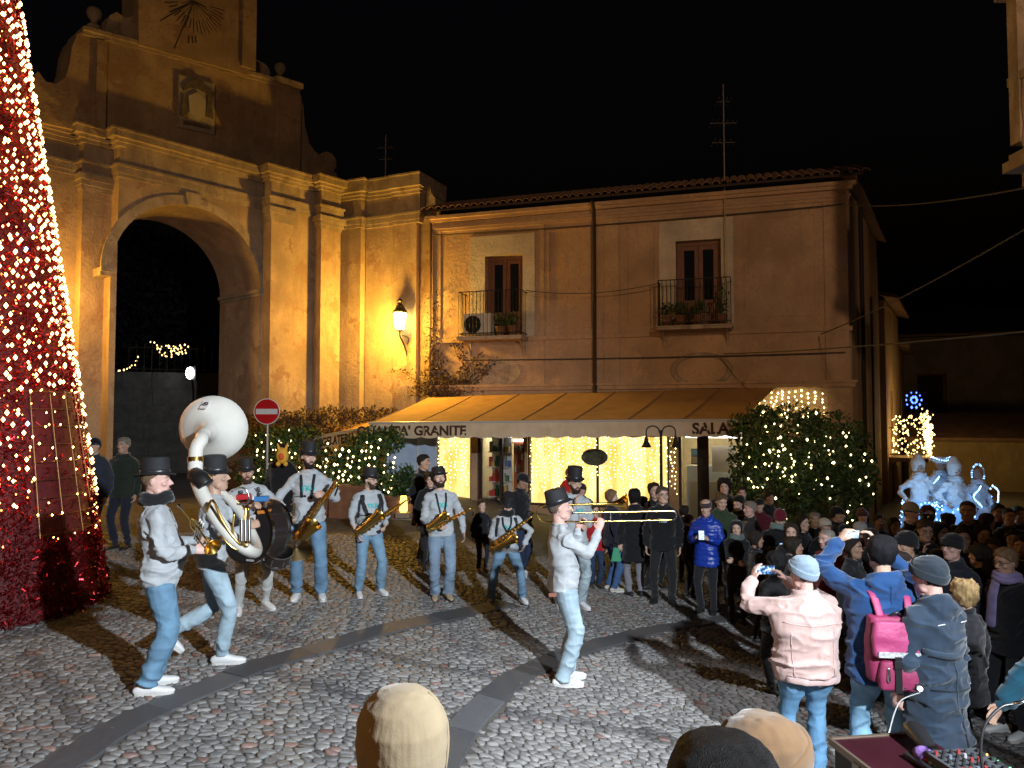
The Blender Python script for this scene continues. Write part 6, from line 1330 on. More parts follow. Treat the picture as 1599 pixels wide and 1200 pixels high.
# bass drum set carried by the drummer
f3 = b3['wdir']((0, 1, 0)); r3 = b3['wdir']((1, 0, 0)); dc = at(402, 829, 7.86); dx = unit(np.array([-.36, -.93, .06])); A3 = axes(dx, (0, 0, 1))
dr = thing_at('bass_drum', 'black bass drum with silver hoops and a small emblem card on its head', 'drum', dc, A3); R_ = .325
sub('shell', p_lathe([(R_-.012, -.13), (R_-.012, .13)], 44, (0, 0, 0), (1, 0, 0)), mat('drum_shell', (.03, .022, .02), .18, coat=.6), dr)
for sg in (-1, 1):
    sub('drum_head', p_lathe([(.002, sg*.150), (R_-.015, sg*.150), (R_-.015, sg*.145)], 44, (0, 0, 0), (1, 0, 0)), mat('drum_skin', (.014, .014, .016), .45), dr); h = [(R_-.012, .128), (R_+.006, .128), (R_+.008, .165), (R_-.012, .165)]
    sub('hoop', p_lathe([(r, sg*z) for r, z in h]+[(h[0][0], sg*h[0][1])], 44, (0, 0, 0), (1, 0, 0)), m_silver, dr)
for i in range(10):
    a = 2*math.pi*i/10; c = np.array([0, math.cos(a), math.sin(a)])*(R_+.004); sub('tension_rod', p_tube([c+[-.155, 0, 0], c+[.155, 0, 0]], .006, 6), m_silver, dr)
cd_ = mesh_obj('emblem_card', *p_box((.153, .05, .12), (.003, .085, .12)), mat('sticker_white', (.8, .8, .8), .5), dr)
for pts in ([(.156, 0.025, 0.115), (.156, 0.040, 0.143), (.156, 0.060, 0.145), (.156, 0.075, 0.120)], [(.156, 0.020, 0.110), (.156, 0.050, 0.103), (.156, 0.080, 0.111)]): mesh_obj('emblem', *p_tube(pts, .006, 5), m_black, cd_)
c2_ = mesh_obj('emblem_card', *p_box((.158, .06, -.285), (.003, .10, .02)), mat('badge_grey', (.4, .4, .4), .4), dr)
for nm, px, py, Y, dim, m_ in (('wood_block', 381, 777, 7.75, (.13, .10, .06), mat('block_red', (.55, .03, .04), .35)), ('wood_block', 409, 780, 7.7, (.13, .10, .06), mat('block_blue', (.06, .22, .5), .35)), ('cowbell', 386, 788, 7.72, (.17, .08, .05), m_silver), ('cowbell', 405, 790, 7.68, (.14, .07, .05), m_silver), ('tambourine', 413, 800, 7.7, (.12, .09, .04), mat('block_orange', (.6, .2, .03), .4))):
    q = empty('percussion_'+nm if 0 else nm, at(px, py, Y)); tag(q, {(381): 'red percussion block on top of the bass drum', 409: 'blue percussion block on top of the bass drum', 386: 'left silver cowbell above the bass drum', 405: 'right silver cowbell above the bass drum', 413: 'small orange percussion piece on the drum rim'}[px], 'percussion block', 'small percussion pieces on the bass drum')
    mesh_obj('block', *p_tube([(-dim[0]/2, 0, 0), (dim[0]/2, 0, .01)], [(dim[1]/2, dim[2]/2)]*2, 12, ref=(0, 1, 0), rnd=False, sq=5), m_, q, True, auto=40); mesh_obj('clamp', *p_tube([(0, 0, 0), (0, .05, -.1)], .009, 6), m_silver, q)
cm = thing_at('cymbal', 'bronze cymbal tilted below the baritone saxophone', 'cymbal', at(462, 858, 8.0), basis((.15, -.5, .85))); mesh_obj('plate', *p_lathe([(.012, .035), (.03, .03), (.045, .012), (.17, -.012), (.172, -.014), (.045, .008), (.012, .028)], 32), mat('cymbal_bronze', (.30, .20, .09), .35, 1), cm, True); mesh_obj('stem', *p_tube([(0, 0, .14), (0, 0, -.12)], .007, 6), m_silver, cm); mesh_obj('wing_nut', *p_lathe([(.018, .05), (.010, .075)], 8), m_silver, cm)
sn = thing_at('snare_drum', 'small dark snare drum with silver lugs hung under the bass drum', 'drum', at(433, 868, 7.75), basis((.35, -.35, .87))); mesh_obj('shell', *p_lathe([(.135, -.06), (.135, .06)], 32), mat('drum_shell', (.03, .022, .02), .18, coat=.6), sn, True, auto=40)
for z in (-.062, .062): mesh_obj('hoop', *p_lathe([(.13, z-.009), (.143, z-.009), (.143, z+.009), (.13, z+.009)], 32), m_silver, sn, True, auto=40)
for i in range(8): a = i*math.pi/4; mesh_obj('lug', *p_box((.142*math.cos(a), .142*math.sin(a), 0), (.016, .016, .07), rotm(math.degrees(a))), m_silver, sn)
cdp = mesh_obj('emblem_card', *p_box(b3['P']*b3['s']+np.array([0.02, .20, .34]), (.075, .004, .11)), mat('sticker_white', (.8, .8, .8), .5), b3['root'])
# ------------------------------------------------------------------ the onlookers
CG = 'onlookers standing round the square'
BK, NV, GN, CH = (.012, .012, .014), (.02, .03, .06), (.03, .05, .03), (.05, .05, .052)
def on(label, pos_h, yaw, lod=1, **k):
    (pos, H) = pos_h; a = dict(kind='jacket', top=BK, legs=(.018, .018, .02), denim=False, hair=DK, face=True, group=CG); a.update(k); a.pop('group'); return person(label, CG, pos, H, yaw, lod, **a)
def arms_phone(z=1.30, y=.34): return dict(LH=(-.07, y, z), RH=(.07, y, z), Ld=(.5, .75, .45), Rd=(-.5, .75, .45), curl=(.7, .7))
# behind the band
on('grey haired man in a dark quilted jacket standing alone by the arch', pf(190, 857, 686), 172, 1, kind='puffer', top=(.022, .03, .022), hair=(.20, .19, .18), hairstyle='short', skin='tan', legs=(.02, .022, .035), hem=-.12)
on('man in a flat cap half hidden behind the red tinsel tree', ph(148, 686, 11.6), 170, 2, hat='flatcap', top=(.03, .035, .05))
on('man in a black coat behind the drummer holding a yellow toy', ph(440, 696, 12.2), 175, 2, kind='coat', hem=-.35, skin='dark')
on('dark haired man in a long black coat facing right under the awning', pf(660, 873, 713), 242, 1, kind='coat', hem=-.36, skin='tan', legs=(.03, .02, .015), head=(12, 0, 0))
on('onlooker with bushy brown hair hidden behind the curly bandsman', ph(672, 742, 11.2), 190, 2, hairstyle='curly', hair=(.05, .03, .02))
on('child in black with brown shoes behind the two saxophone players', pf(752, 892, 786), 205, 2, hairstyle='short', hair=(.06, .035, .02), headscale=1.28, shoes=(.2, .1, .05), wide=.92)
on('man in a dark cap with white trainers behind the tall hat player', pf(812, 899, 742), 236, 1, hat='cap', skin='dark', legs=(.025, .035, .07), denim=True, shoes=WHITE, head=(10, 18, 0), kind='jacket', bulk=.03)
ad = on('woman in a beanie carrying a child on her shoulders by the lit window', ph(908, 758, 13.2), 178, 2, hat='beanie', hatcol=(.03, .02, .02), hairstyle='long')
on('small child in a red jacket and bobble hat riding on shoulders', (ph(889, 741, 13.1)[0], 1.02), 180, 2, dz=ad['P'][2]*ad['s']*1.0-.12, top=(.45, .02, .015), hat='beanie', hatcol=(.25, .03, .03), headscale=1.35, feet=((-.14, .24, .35, 0, -50), (.14, .24, .35, 0, -50)), hip=(0, 0, -.02), LH=(-.1, .22, 1.1), RH=(.1, .22, 1.1))
on('girl in a red jacket and dark jeans behind the trombone slide', pf(929, 918, 792), 200, 2, top=(.42, .015, .02), legs=(.03, .05, .10), denim=True, hairstyle='long', hair=(.05, .03, .02), headscale=1.12, shoes=(.05, .05, .05))
on('fair haired woman in blue jeans talking under the trombone bell', pf(955, 923, 768), 285, 1, hairstyle='long', hair=(.20, .12, .06), legs=(.06, .12, .26), denim=True, top=(.018, .02, .03), shoes=(.5, .45, .4), head=(-20, 0, 0))
on('black haired woman seen from behind in a long black coat and grey trousers', pf(992, 931, 768), 10, 1, kind='coat', hem=-.34, hairstyle='long', hair=(.008, .007, .008), legs=(.20, .20, .23))
on('smiling woman with long dark hair before the lit window', ph(1022, 758, 12.2), 185, 1, hairstyle='long', hair=(.02, .014, .012), top=(.018, .016, .018), head=(6, 0, 6))
g14 = on('tall man in glasses with an open black jacket over a printed shirt', pf(1036, 943, 763), 168, 1, glasses=True, hair=(.07, .055, .045), skin='fair', bulk=.028, hem=-.12, logo='TKB', logocol=(.42, .46, .52), logosize=.07, head=(22, -2, 0), feet=((-.13, 0, 0, 14, 0), (.13, .03, 0, -14, 0)), collar=True)
g15 = on('woman in a shiny bright blue puffer coat looking at a phone', pf(1105, 957, 783), 148, 1, kind='shiny', puff=True, pitch=.075, top=(.012, .045, .36), hem=-.20, hat='headband', hatcol=(.06, .04, .045), hairstyle='short', hair=(.02, .014, .012), head=(6, 10, 0), **arms_phone(1.22, .30))
on('brown haired man in a dark green coat behind the blue puffer coat', pf(1127, 946, 772), 166, 1, kind='coat', hem=-.22, top=(.035, .055, .03), hair=(.11, .065, .035), legs=(.22, .22, .22), head=(20, 18, 0))
on('heavy dark haired person silhouetted at the left end of the hedge', ph(1131, 752, 12.6), 160, 2, hairstyle='curly', hair=(.012, .01, .01), wide=1.15)
on('man in a black beanie with a pale face turned up left', ph(1153, 777, 12.0), 120, 1, hat='beanie', hatcol=(.01, .01, .01), head=(0, -8, 0))
on('person peeping over the beanie man by the hedge', ph(1158, 763, 12.9), 170, 2)
on('older man with short grey hair turned away to the left', ph(1172, 786, 11.2), 100, 1, hair=(.24, .21, .18), hairstyle='short', skin='pink', top=(.03, .03, .032))
on('onlooker in a wine red jacket behind the older grey man', ph(1186, 781, 12.4), 150, 2, top=(.10, .015, .025), hat='cap')
on('woman with a dark hood round her face and folded arms', pf(1152, 972, 817), 160, 1, hood='up', hairstyle='none', kind='coat', hem=-.30, scarf=(.10, .13, .13), LH=(.08, .25, 1.12), RH=(-.08, .28, 1.08), curl=(.8, .8), feet=((-.10, 0, 0, 8, 0), (.10, .03, 0, -8, 0)))
g23 = on('woman in a wine red beanie and grey scarf bent over her phone', ph(1215, 797, 10.2), 176, 1, hat='beanie', hatcol=(.12, .01, .025), hairstyle='long', scarf=(.14, .20, .20), hem=-.28, kind='coat', head=(0, 30, 0), **arms_phone(1.22, .28))
on('pale young woman with dark hair by the lower hedge lights', ph(1252, 808, 10.4), 215, 1, hairstyle='long', hair=(.02, .014, .012))
on('blurred older onlooker with grey hair beside the pale woman', ph(1272, 803, 11), 170, 2, hair=(.2, .18, .16), skin='tan')
on('woman in a white knitted hat with a yellow stripe', ph(1287, 812, 10.2), 190, 1, hat='beanie', hatcol=(.50, .46, .38), hairstyle='long', hair=(.15, .10, .06))
on('dark jacketed man in a black cap looking right by the hedge', ph(1306, 794, 10.8), 235, 1, hat='cap', skin='tan', bulk=.035)
on('grey haired man in a red hooded jacket looking left', ph(1293, 829, 8.4), 112, 1, kind='jacket', top=(.14, .012, .022), hood='down', hair=(.30, .25, .22), hairstyle='thin', skin='pink', head=(0, 4, 0))
on('person in a pale grey cap and red brown jacket', ph(1343, 818, 9.4), 330, 1, hat='cap', hatcol=(.36, .36, .35), hairstyle='long', hair=(.18, .12, .07), top=(.10, .02, .022), skin='tan')
on('onlooker in a grey knitted cap behind the pale grey cap', ph(1346, 797, 11), 170, 2, hat='beanie', hatcol=(.10, .05, .06))
on('woman with big black curls under the raised phone', ph(1213, 868, 7.6), 20, 1, hairstyle='curly', hair=(.006, .005, .006), top=(.008, .008, .009), wide=1.1, LH=(-.1, .25, 1.1), RH=(.1, .25, 1.1))
# photographers in front
p1 = person('man in a pale pink jacket and blue grey beanie holding up a phone', CG, *ph(1256, 878, 5.75), -2, 0, kind='jacket', top=(.48, .325, .295), hat='beanie', hatcol=(.22, .29, .37), hair=(.10, .07, .05), skin='pink', legs=(.13, .27, .43), denim=True, cinch=True, hem=-.10, wide=1.36, bulk=.03, LH=(-.30, .36, 1.60), RH=(-.08, .37, 1.58), Ld=(.35, .25, 1), Rd=(-.75, .2, .75), Ln=(1, .2, -.1), Rn=(-1, .3, 0), Lp=(-1, -.1, -.5), Rp=(1, .1, -.6), curl=(.4, .45), head=(30, 4, 2), shoes=(.4, .38, .36), fold=1.35, twist=0, headscale=1.10, slouch=.7)
p2 = person('black haired man in a blue hooded jacket with a pink backpack filming overhead', CG, *ph(1376, 842, 5.6), -6, 0, kind='jacket', top=(.014, .05, .145), hood='down', hair=(.006, .006, .008), hairstyle='short', skin='fair', legs=(.20, .36, .50), denim=True, hem=-.14, wide=1.2, bulk=.03, LH=(-.14, .32, 1.74), RH=(.06, .34, 1.72), Ld=(.6, .1, .8), Rd=(-.5, .1, .9), Lp=(-1, .1, -.4), Rp=(1, .4, -.5), curl=(.7, .7), head=(0, -6, 0), shoes=(.1, .1, .1), fold=1.3, feet=((-.14, 0, 0, 6, 0), (.13, .05, 0, -6, 0)))
p3 = person('person in a long navy parka and dark beanie seen from behind', CG, *ph(1456, 880, 5.35), 22, 0, kind='coat', top=(.022, .036, .058), hem=-.42, hat='beanie', hatcol=(.022, .03, .04), hood='down', hair=(.02, .015, .012), skin='pink', wide=1.06, bulk=.03, legs=(.02, .02, .024), LH=(-.25, .10, .78), RH=(.27, .06, .76), head=(10, 6, 0), fold=1.5, headscale=1.12, slouch=.8)
on('man in a black cap and bulky dark jacket facing left beside the blue jacket', ph(1418, 836, 7.4), 100, 1, hat='beanie', hatcol=(.01, .01, .012), bulk=.045, wide=1.15, skin='tan', head=(0, 4, 0), slouch=.3)
on('woman with light brown curly hair behind the navy parka', ph(1507, 915, 6.1), 30, 1, hairstyle='curly', hair=(.40, .26, .12), top=(.02, .02, .025), hem=-.3)  # curls and their colour stand in for a beige fur hood trim
g31 = on('cameraman in a light cap holding a camera up over the crowd', ph(1421, 789, 9.6), 200, 1, hat='cap', hatcol=(.30, .29, .24), LH=(-.06, .22, 1.56), RH=(.06, .22, 1.56), Lp=(-1, 0, -.8), Rp=(1, 0, -.8), Ld=(.2, -.1, 1), Rd=(-.2, -.1, 1), curl=(.7, .7))
on('person in a mustard yellow hooded jacket near the stilt walkers', ph(1448, 794, 9.9), 165, 1, top=(.46, .19, .02), hairstyle='long', hair=(.06, .03, .02), glasses=True, skin='tan', hood='down')
on('brown haired man in glasses with a hand to his mouth', ph(1443, 814, 8.6), 160, 1, hair=(.06, .035, .02), glasses=True, RH=(.03, .17, 1.45), Rp=(.6, .2, -1), Rd=(-.2, -.1, 1), head=(10, 14, 0))
on('man in a black beanie and glasses with a badge on his puffer jacket', ph(1488, 838, 7.2), 112, 1, kind='puffer', top=(.020, .022, .034), hat='beanie', hatcol=(.012, .012, .014), glasses=True, skin='pink', slouch=.3, wide=1.1)
on('round faced woman with dark hair between the beanie man and the row behind', ph(1504, 829, 8.2), 150, 1, hairstyle='long', skin='fair')
on('tall crop haired man in black standing above the crowd', ph(1511, 787, 9.4), 140, 1, hair=(.05, .03, .025), hairstyle='thin', skin='dark', bulk=.04)
for i, (px, hy, Y, lab) in enumerate(((1558, 791, 10.4, 'leftmost of the dim row of onlookers at the far right'), (1574, 797, 10.2, 'middle one of the dim row of onlookers at the far right'), (1590, 794, 10.4, 'rightmost of the dim row of onlookers at the far right'))): on(lab, ph(px, hy, Y), 165+8*i, 2, skin='dark', hairstyle=('short', 'thin', 'short')[i])
on('man with a bare forehead looking down in the dark right hand crowd', ph(1552, 843, 8.6), 130, 2, hair=(.06, .04, .03), skin='tan', head=(0, 12, 0))
on('woman looking left just above the man with the scarf', ph(1582, 832, 8.9), 140, 2, hairstyle='long', skin='pink')
on('person in a red mask or scarf deep in the right hand crowd', ph(1534, 826, 9), 170, 2, scarf=(.25, .03, .04), hairstyle='long')
on('broad man in a long dark coat seen from behind at right', ph(1531, 853, 7.3), 20, 1, kind='coat', hem=-.35, wide=1.15, hair=(.02, .015, .012))
on('person in glasses with a lilac scarf and white trainers looking left', ph(1574, 862, 6.75), 104, 1, glasses=True, hair=(.20, .12, .07), scarf=(.26, .22, .42), scarftail=True, kind='coat', hem=-.16, shoes=WHITE, skin='tan', head=(0, 8, 0), legs=(.02, .02, .024))
on('bearded onlooker at the right edge behind the lilac scarf', ph(1597, 840, 7.8), 130, 2, beard=(.1, .07, .05), skin='tan')
for i, (px, hy, Y, lab, kw) in enumerate((
    (1235, 822, 9.2, 'short woman in a dark coat left of the hedge lights', dict(hairstyle='long', hair=(.03, .02, .015))), (1318, 822, 9.8, 'teenager in a dark cap behind the red hooded jacket', dict(hat='cap')),
    (1372, 806, 10.6, 'shadowed onlooker at the house corner', dict(skin='dark')), (1395, 812, 10.2, 'shadowed woman beside the cameraman', dict(hairstyle='long', skin='dark')),
    (1467, 822, 9.0, 'person in a dark hood between the yellow jacket and the beanie man', dict(hood='up', hairstyle='none')), (1525, 815, 9.8, 'dim person below the white stilt robe', dict(skin='dark', hairstyle='long')),
    (1200, 770, 13, 'dim onlooker right under the laurel leaves', dict(skin='dark')), (1330, 842, 7.9, 'dark haired woman between the red hooded jacket and the blue sleeve', dict(hairstyle='long', skin='dark')),
    (1405, 868, 6.7, 'short haired person just left of the navy parka', dict(skin='dark')), (1552, 878, 7.0, 'dark coated person just behind the lilac scarf', dict(skin='dark', hairstyle='long')), (1466, 862, 7.6, 'person in a dark hat right behind the navy parka', dict(hat='cap', skin='dark')),
    (1238, 842, 8.3, 'dark haired onlooker beyond the big black curls', dict(hairstyle='long', skin='dark')), (1180, 834, 9.4, 'woman in black beside the hooded woman', dict(hairstyle='long', skin='dark')), (1540, 806, 9.6, 'dim man under the far right wall', dict(skin='dark')),
    (1075, 806, 11.6, 'child sized onlooker left of the blue puffer coat', dict(skin='tan', hair=(.05, .03, .02))), (1003, 778, 12, 'dark figure behind the long black coat', dict(skin='dark')), (1480, 806, 10.2, 'onlooker in front of the blue lit skirts', dict(skin='dark', hairstyle='long')), (1360, 830, 8.8, 'person in a dark knitted cap behind the raised blue arm', dict(hat='beanie', hatcol=(.03, .02, .02), skin='dark')), (1068, 792, 12.6, 'onlooker hidden between the printed shirt and the blue coat', dict(skin='tan', hairstyle='long')))):
    on(lab, ph(px, hy, Y), 160+9*i, 2, **kw)
# nearest heads at the bottom edge
f1 = person('person in a beige knitted beanie close in front, seen from behind', CG, *ph(628, 1118, 1.62), 12, 0, kind='coat', top=(.04, .04, .045), hat='beanie', hatcol=(.36, .275, .17), ribs=True, hatrough=.0012, hair=(.09, .04, .02), hairstyle='long', skin='fair', headscale=1.07, slouch=.75, face=False, cuff=False)
f2 = person('woman in a tan suede cap facing right at the bottom edge', CG, *ph(1186, 1136, 1.85), -72, 0, kind='coat', top=(.02, .018, .016), hat='beanie', hatcol=(.11, .062, .03), hatrough=.003, hair=(.007, .006, .006), hairstyle='long', skin='tan', slouch=.6, headscale=1.02)
f3_ = person('person with big black hair at the very front of the bottom edge', CG, *ph(1130, 1215, 1.5), -20, 0, kind='coat', top=(.012, .012, .012), hair=(.005, .004, .004), hairstyle='long', headscale=1.16, hairrough=.0025)
f4 = person('person in a teal puffer jacket leaning in at the right edge', CG, np.array([3.80, 4.9]), 1.72, 84, 0, kind='puffer', top=(.015, .075, .12), lean=(32, 0), RH=(.15, .60, .80), LH=(-.16, .50, .60), Lp=(-.5, .9, .4), Rp=(.5, .9, .2), hip=(0, -.1, -.03), bulk=.05, legs=(.03, .05, .09), denim=True, hair=(.05, .03, .02), skin='tan', pitch=.06)
def strap_back(I, name, pts, w, m, th=.004, off=.005):
    me = I['top'].data; s = I['s']; bv = BVHTree.FromPolygons([x.co[:] for x in me.vertices], [p.vertices[:] for p in me.polygons]); out = []
    for x, z in spline([np.array([*p, 0]) for p in pts], 6)[:, :2]:
        o = (I['P']+I['rt']*x+I['sp']*z-I['fw']*.6)*s; h = bv.ray_cast(Vector(o), Vector(I['fw']), 1.5); q = np.array(h[0]) if h[0] is not None else o+I['fw']*.42*s; out.append(q-I['fw']*off)
    return mesh_obj(name, *p_tube(out, [(w, th)]*len(out), 8, ref=I['rt'] if abs(pts[0][1]-pts[-1][1]) > .05 else I['sp']), m, I['root'], True)
m_nv = cloth('navy_trim', (.026, .042, .066)); m_nvd = cloth('navy_dark', (.006, .009, .014)); m_pkt = cloth('pink_seam', (.50, .35, .33))
strap_back(p3, 'yoke_flap', [(-.19, .235), (0, .205), (.19, .235)], .022, m_nv, .006, .008); strap_back(p3, 'yoke_shadow', [(-.18, .208), (0, .178), (.18, .208)], .007, m_nvd, .003, .003); strap_back(p3, 'waist_seam', [(-.17, -.02), (0, -.03), (.17, -.02)], .006, m_nvd, .003, .002); strap_back(p3, 'back_vent', [(.05, -.15), (.055, -.28), (.06, -.41)], .010, m_nvd, .003, .002); strap_back(p3, 'back_seam', [(0, .17), (0, .05), (0, -.14)], .004, m_nv, .003, .003)
for x in (-.10, .12): strap_back(p3, 'hood_piping', [(x-.03, .42), (x+.03, .425)], .004, mat('piping', (.5, .5, .5), .6), .003, .006)
strap_back(p1, 'yoke_seam', [(-.22, .36), (0, .345), (.22, .36)], .004, m_pkt, .003, .003); strap_back(p1, 'waistband', [(-.20, -.085), (0, -.09), (.20, -.085)], .026, m_pkt, .007, .006); strap_back(p1, 'waistband_seam', [(-.20, -.055), (0, -.06), (.20, -.055)], .004, cloth('pink_shadow', (.25, .17, .16)), .003, .003)
for sg in (-1, 1): strap_back(p1, 'side_seam', [(sg*.17, .30), (sg*.16, .1), (sg*.15, -.05)], .004, m_pkt, .003, .003)
strap_back(p2, 'hood_seam', [(0, .52), (0, .46), (0, .40)], .004, cloth('blue_seam', (.008, .03, .09)), .003, .003)
# ------------------------------------------------------------------ phones, camera, backpack
def phone(label, c, right, up_, scr, es=2.2, w=.15, h=.075):
    M = np.column_stack([unit(right), unit(np.cross(up_, right)), unit(up_)]); r = thing_at('phone', label, 'phone', c, M); mesh_obj('case', *p_box((0, 0, 0), (w, .009, h)), m_black, r)
    m = bpy.data.materials.get('screen_'+scr)
    if not m:
        m = bpy.data.materials.new('screen_'+scr); m.use_nodes = True; t = m.node_tree; b = t.nodes['Principled BSDF']; b.inputs['Base Color'].default_value = (.01, .01, .01, 1); b.inputs['Roughness'].default_value = .1
        tc = t.nodes.new('ShaderNodeTexCoord'); nz = t.nodes.new('ShaderNodeTexNoise'); nz.inputs['Scale'].default_value = 45; rp = t.nodes.new('ShaderNodeValToRGB')
        cs = {'blue': ((.01, .012, .02), (.05, .22, .55), (.7, .75, .6)), 'pale': ((.35, .5, .7), (.55, .7, .85), (.8, .9, 1))}[scr]; e = rp.color_ramp.elements; e[0].position = .38; e[1].position = .66; e[0].color = (*cs[0], 1); e[1].color = (*cs[2], 1); k = e.new(.52); k.color = (*cs[1], 1)
        L = t.links.new; L(tc.outputs['Object'], nz.inputs['Vector']); L(nz.outputs['Fac'], rp.inputs['Fac']); L(rp.outputs['Color'], b.inputs['Emission Color']); b.inputs['Emission Strength'].default_value = es
    mesh_obj('screen', *p_box((0, -.0055, 0), (w*.93, .002, h*.9)), m, r); return r
def between(I, off=(0, 0, 0)): return (I['world'](I['wr'][0]+I['hd'][0]*.10)+I['world'](I['wr'][1]+I['hd'][1]*.10))/2+np.asarray(off)
phone('phone with a blue lit screen held up by the man in pink', between(p1, (0, .02, .0)), (1, .05, 0), (0, -.1, 1), 'blue')
phone('pale lit phone held overhead by the man in the blue jacket', between(p2, (-.05, .03, -.02)), (.95, .1, -.05), (0, -.25, 1), 'pale', 1.6)
phone('phone in the hands of the woman in the blue puffer coat', between(g15, (-.0, -.05, .03)), (1, -.2, .1), (.2, .5, .8), 'pale', .5, .08, .15)
phone('phone held low by the woman in the wine red beanie', between(g23, (0, -.03, .03)), (1, 0, 0), (0, .6, .8), 'blue', .6)
cr = thing_at('camera', 'black camera with a lens held up by the cameraman in the crowd', 'camera', between(g31, (0, -.06, .05)), np.eye(3)); mesh_obj('body', *p_tube([(-.07, 0, 0), (.07, 0, 0)], [(.045, .035)]*2, 12, ref=(0, 0, 1), sq=5), m_black, cr, True, auto=40); mesh_obj('lens', *p_lathe([(.035, .03), (.04, .10), (.036, .11), (.030, .10)], 16, (0, 0, 0), (0, -1, 0)), m_black, cr, True, auto=40); mesh_obj('lens_ring', *p_lathe([(.041, .07), (.041, .085)], 16, (0, 0, 0), (0, -1, 0)), m_silver, cr, True); mesh_obj('camera_strap', *p_tube(spline([(-.07, 0, .01), (-.10, -.03, -.12), (-.12, -.03, -.28)], 5), [(.014, .003)]*11, 6), m_silver, cr)
s2 = p2['s']; M2 = np.column_stack([p2['wdir']((1, 0, 0)), p2['wdir']((0, 1, 0)), (0, 0, 1)]); bp = thing_at('backpack', 'pink backpack with a flap and black buckle strap on the blue jacket', 'backpack', p2['world'](p2['P']+np.array([0, -.19, .10])), M2)
m_pk = mat('pink_nylon', (.34, .04, .13), .6, var=.12, vscale=8, bump=.25, bscale=40); m_pkd = mat('pink_nylon_dark', (.24, .02, .075), .65, var=.15, bump=.25)
def soft(name, c, size, m, par, sq=4.5, seed=0):
    v, f, nr = remesh([p_tube([(c[0], c[1], c[2]-size[2]/2), (c[0], c[1], c[2]), (c[0], c[1], c[2]+size[2]/2)], [(size[0]/2*.94, size[1]/2), (size[0]/2, size[1]/2*1.08), (size[0]/2*.9, size[1]/2*.8)], 24, ref=(1, 0, 0), sq=sq, rnd=False)], .011, 6); d = vnoise(v*14+seed, seed)*.006+(1-np.abs(vnoise(v*np.array([7, 7, 13.])+seed, 3))*2)*.005; return mesh_obj(name, v+nr*d[:, None], f, m, par, True)
soft('main_bag', (0, 0, .02), (.40, .17, .46), m_pkd, bp, seed=1); fl = soft('flap', (.0, -.105, .115), (.39, .075, .25), m_pk, bp, seed=2); soft('front_pocket', (0, -.105, -.14), (.31, .075, .20), m_pkd, bp, seed=3)
mesh_obj('reflective_band', *p_box((.0, -.150, .015), (.33, .005, .04)), mat('reflect_grey', (.5, .5, .52), .35, .3, var=.5, vscale=40), fl); mesh_obj('buckle_strap', *p_box((-.035, -.155, -.12), (.045, .008, .25)), m_black, bp); mesh_obj('buckle', *p_box((-.035, -.160, -.05), (.055, .014, .05)), m_black, bp)
for sg in (-1, 1): mesh_obj('shoulder_strap', *p_tube(spline([(sg*.10, -.02, .24), (sg*.115, .06, .37), (sg*.13, .16, .40), (sg*.15, .30, .30), (sg*.165, .31, .10), (sg*.165, .2, -.1)], 5), [(.028, .008)]*26, 8, ref=(1, 0, 0)), m_pk, bp, True)
mesh_obj('grab_handle', *p_tube(spline([(-.05, -.03, .25), (0, -.05, .285), (.05, -.03, .25)], 5), .010, 6), m_black, bp, True); mesh_obj('tassel', *p_tube([(-.10, -.15, -.08), (-.10, -.155, -.16)], [.008, .013], 6, rnd=True), m_silver, bp, True)
phone('phone with a blue lit screen held behind the pink backpack at its right', p2['world'](p2['P']+np.array([.235, -.22, .17])), (.98, .1, 0), (0, 0, 1), 'blue', 2.4, .075, .155)
bt_ = thing_at('bag_charm_light', 'small white light clipped to the side of the navy parka', 'light', at(1437, 1076, 5.1), np.eye(3)); mesh_obj('lens', *p_sphere((0, 0, 0), .016, 10, 7), glow('led_white', (.9, .95, 1), 9), bt_); mesh_obj('clip', *p_box((0, .02, 0), (.04, .02, .04)), m_black, bt_)
# yellow toy, green bag
ty = thing_at('toy', 'yellow and orange plush toy carried in the dark behind the drummer', 'toy', at(441, 712, 11.9), np.eye(3)); mesh_obj('body', *p_sphere((0, 0, 0), (.10, .07, .13), 12, 8), mat('toy_yellow', (.65, .36, .04), .8), ty, True); mesh_obj('belly', *p_sphere((0, -.05, -.01), (.05, .04, .06), 10, 7), mat('toy_orange', (.6, .10, .02), .8), ty, True)
for sg in (-1, 1): mesh_obj('ear', *p_tube([(sg*.05, 0, .10), (sg*.08, 0, .19)], [.03, .012], 8, rnd=True), mat('toy_yellow', (.65, .36, .04), .8), ty, True); mesh_obj('foot', *p_sphere((sg*.06, -.02, -.13), (.04, .05, .04), 8, 6), mat('toy_yellow', (.65, .36, .04), .8), ty, True)
gb = thing_at('bag', 'small green bag hanging beside the long black coat', 'bag', at(962, 866, 11.2), np.eye(3)); mesh_obj('pouch', *p_tube([(0, 0, -.10), (0, 0, .10)], [(.085, .03), (.04, .02)], 12, ref=(1, 0, 0), sq=4), mat('bag_green', (.04, .28, .14), .7), gb, True, auto=50); mesh_obj('handle', *p_tube(spline([(-.03, 0, .1), (0, 0, .2), (.03, 0, .1)], 5), .006, 5), m_black, gb, True)
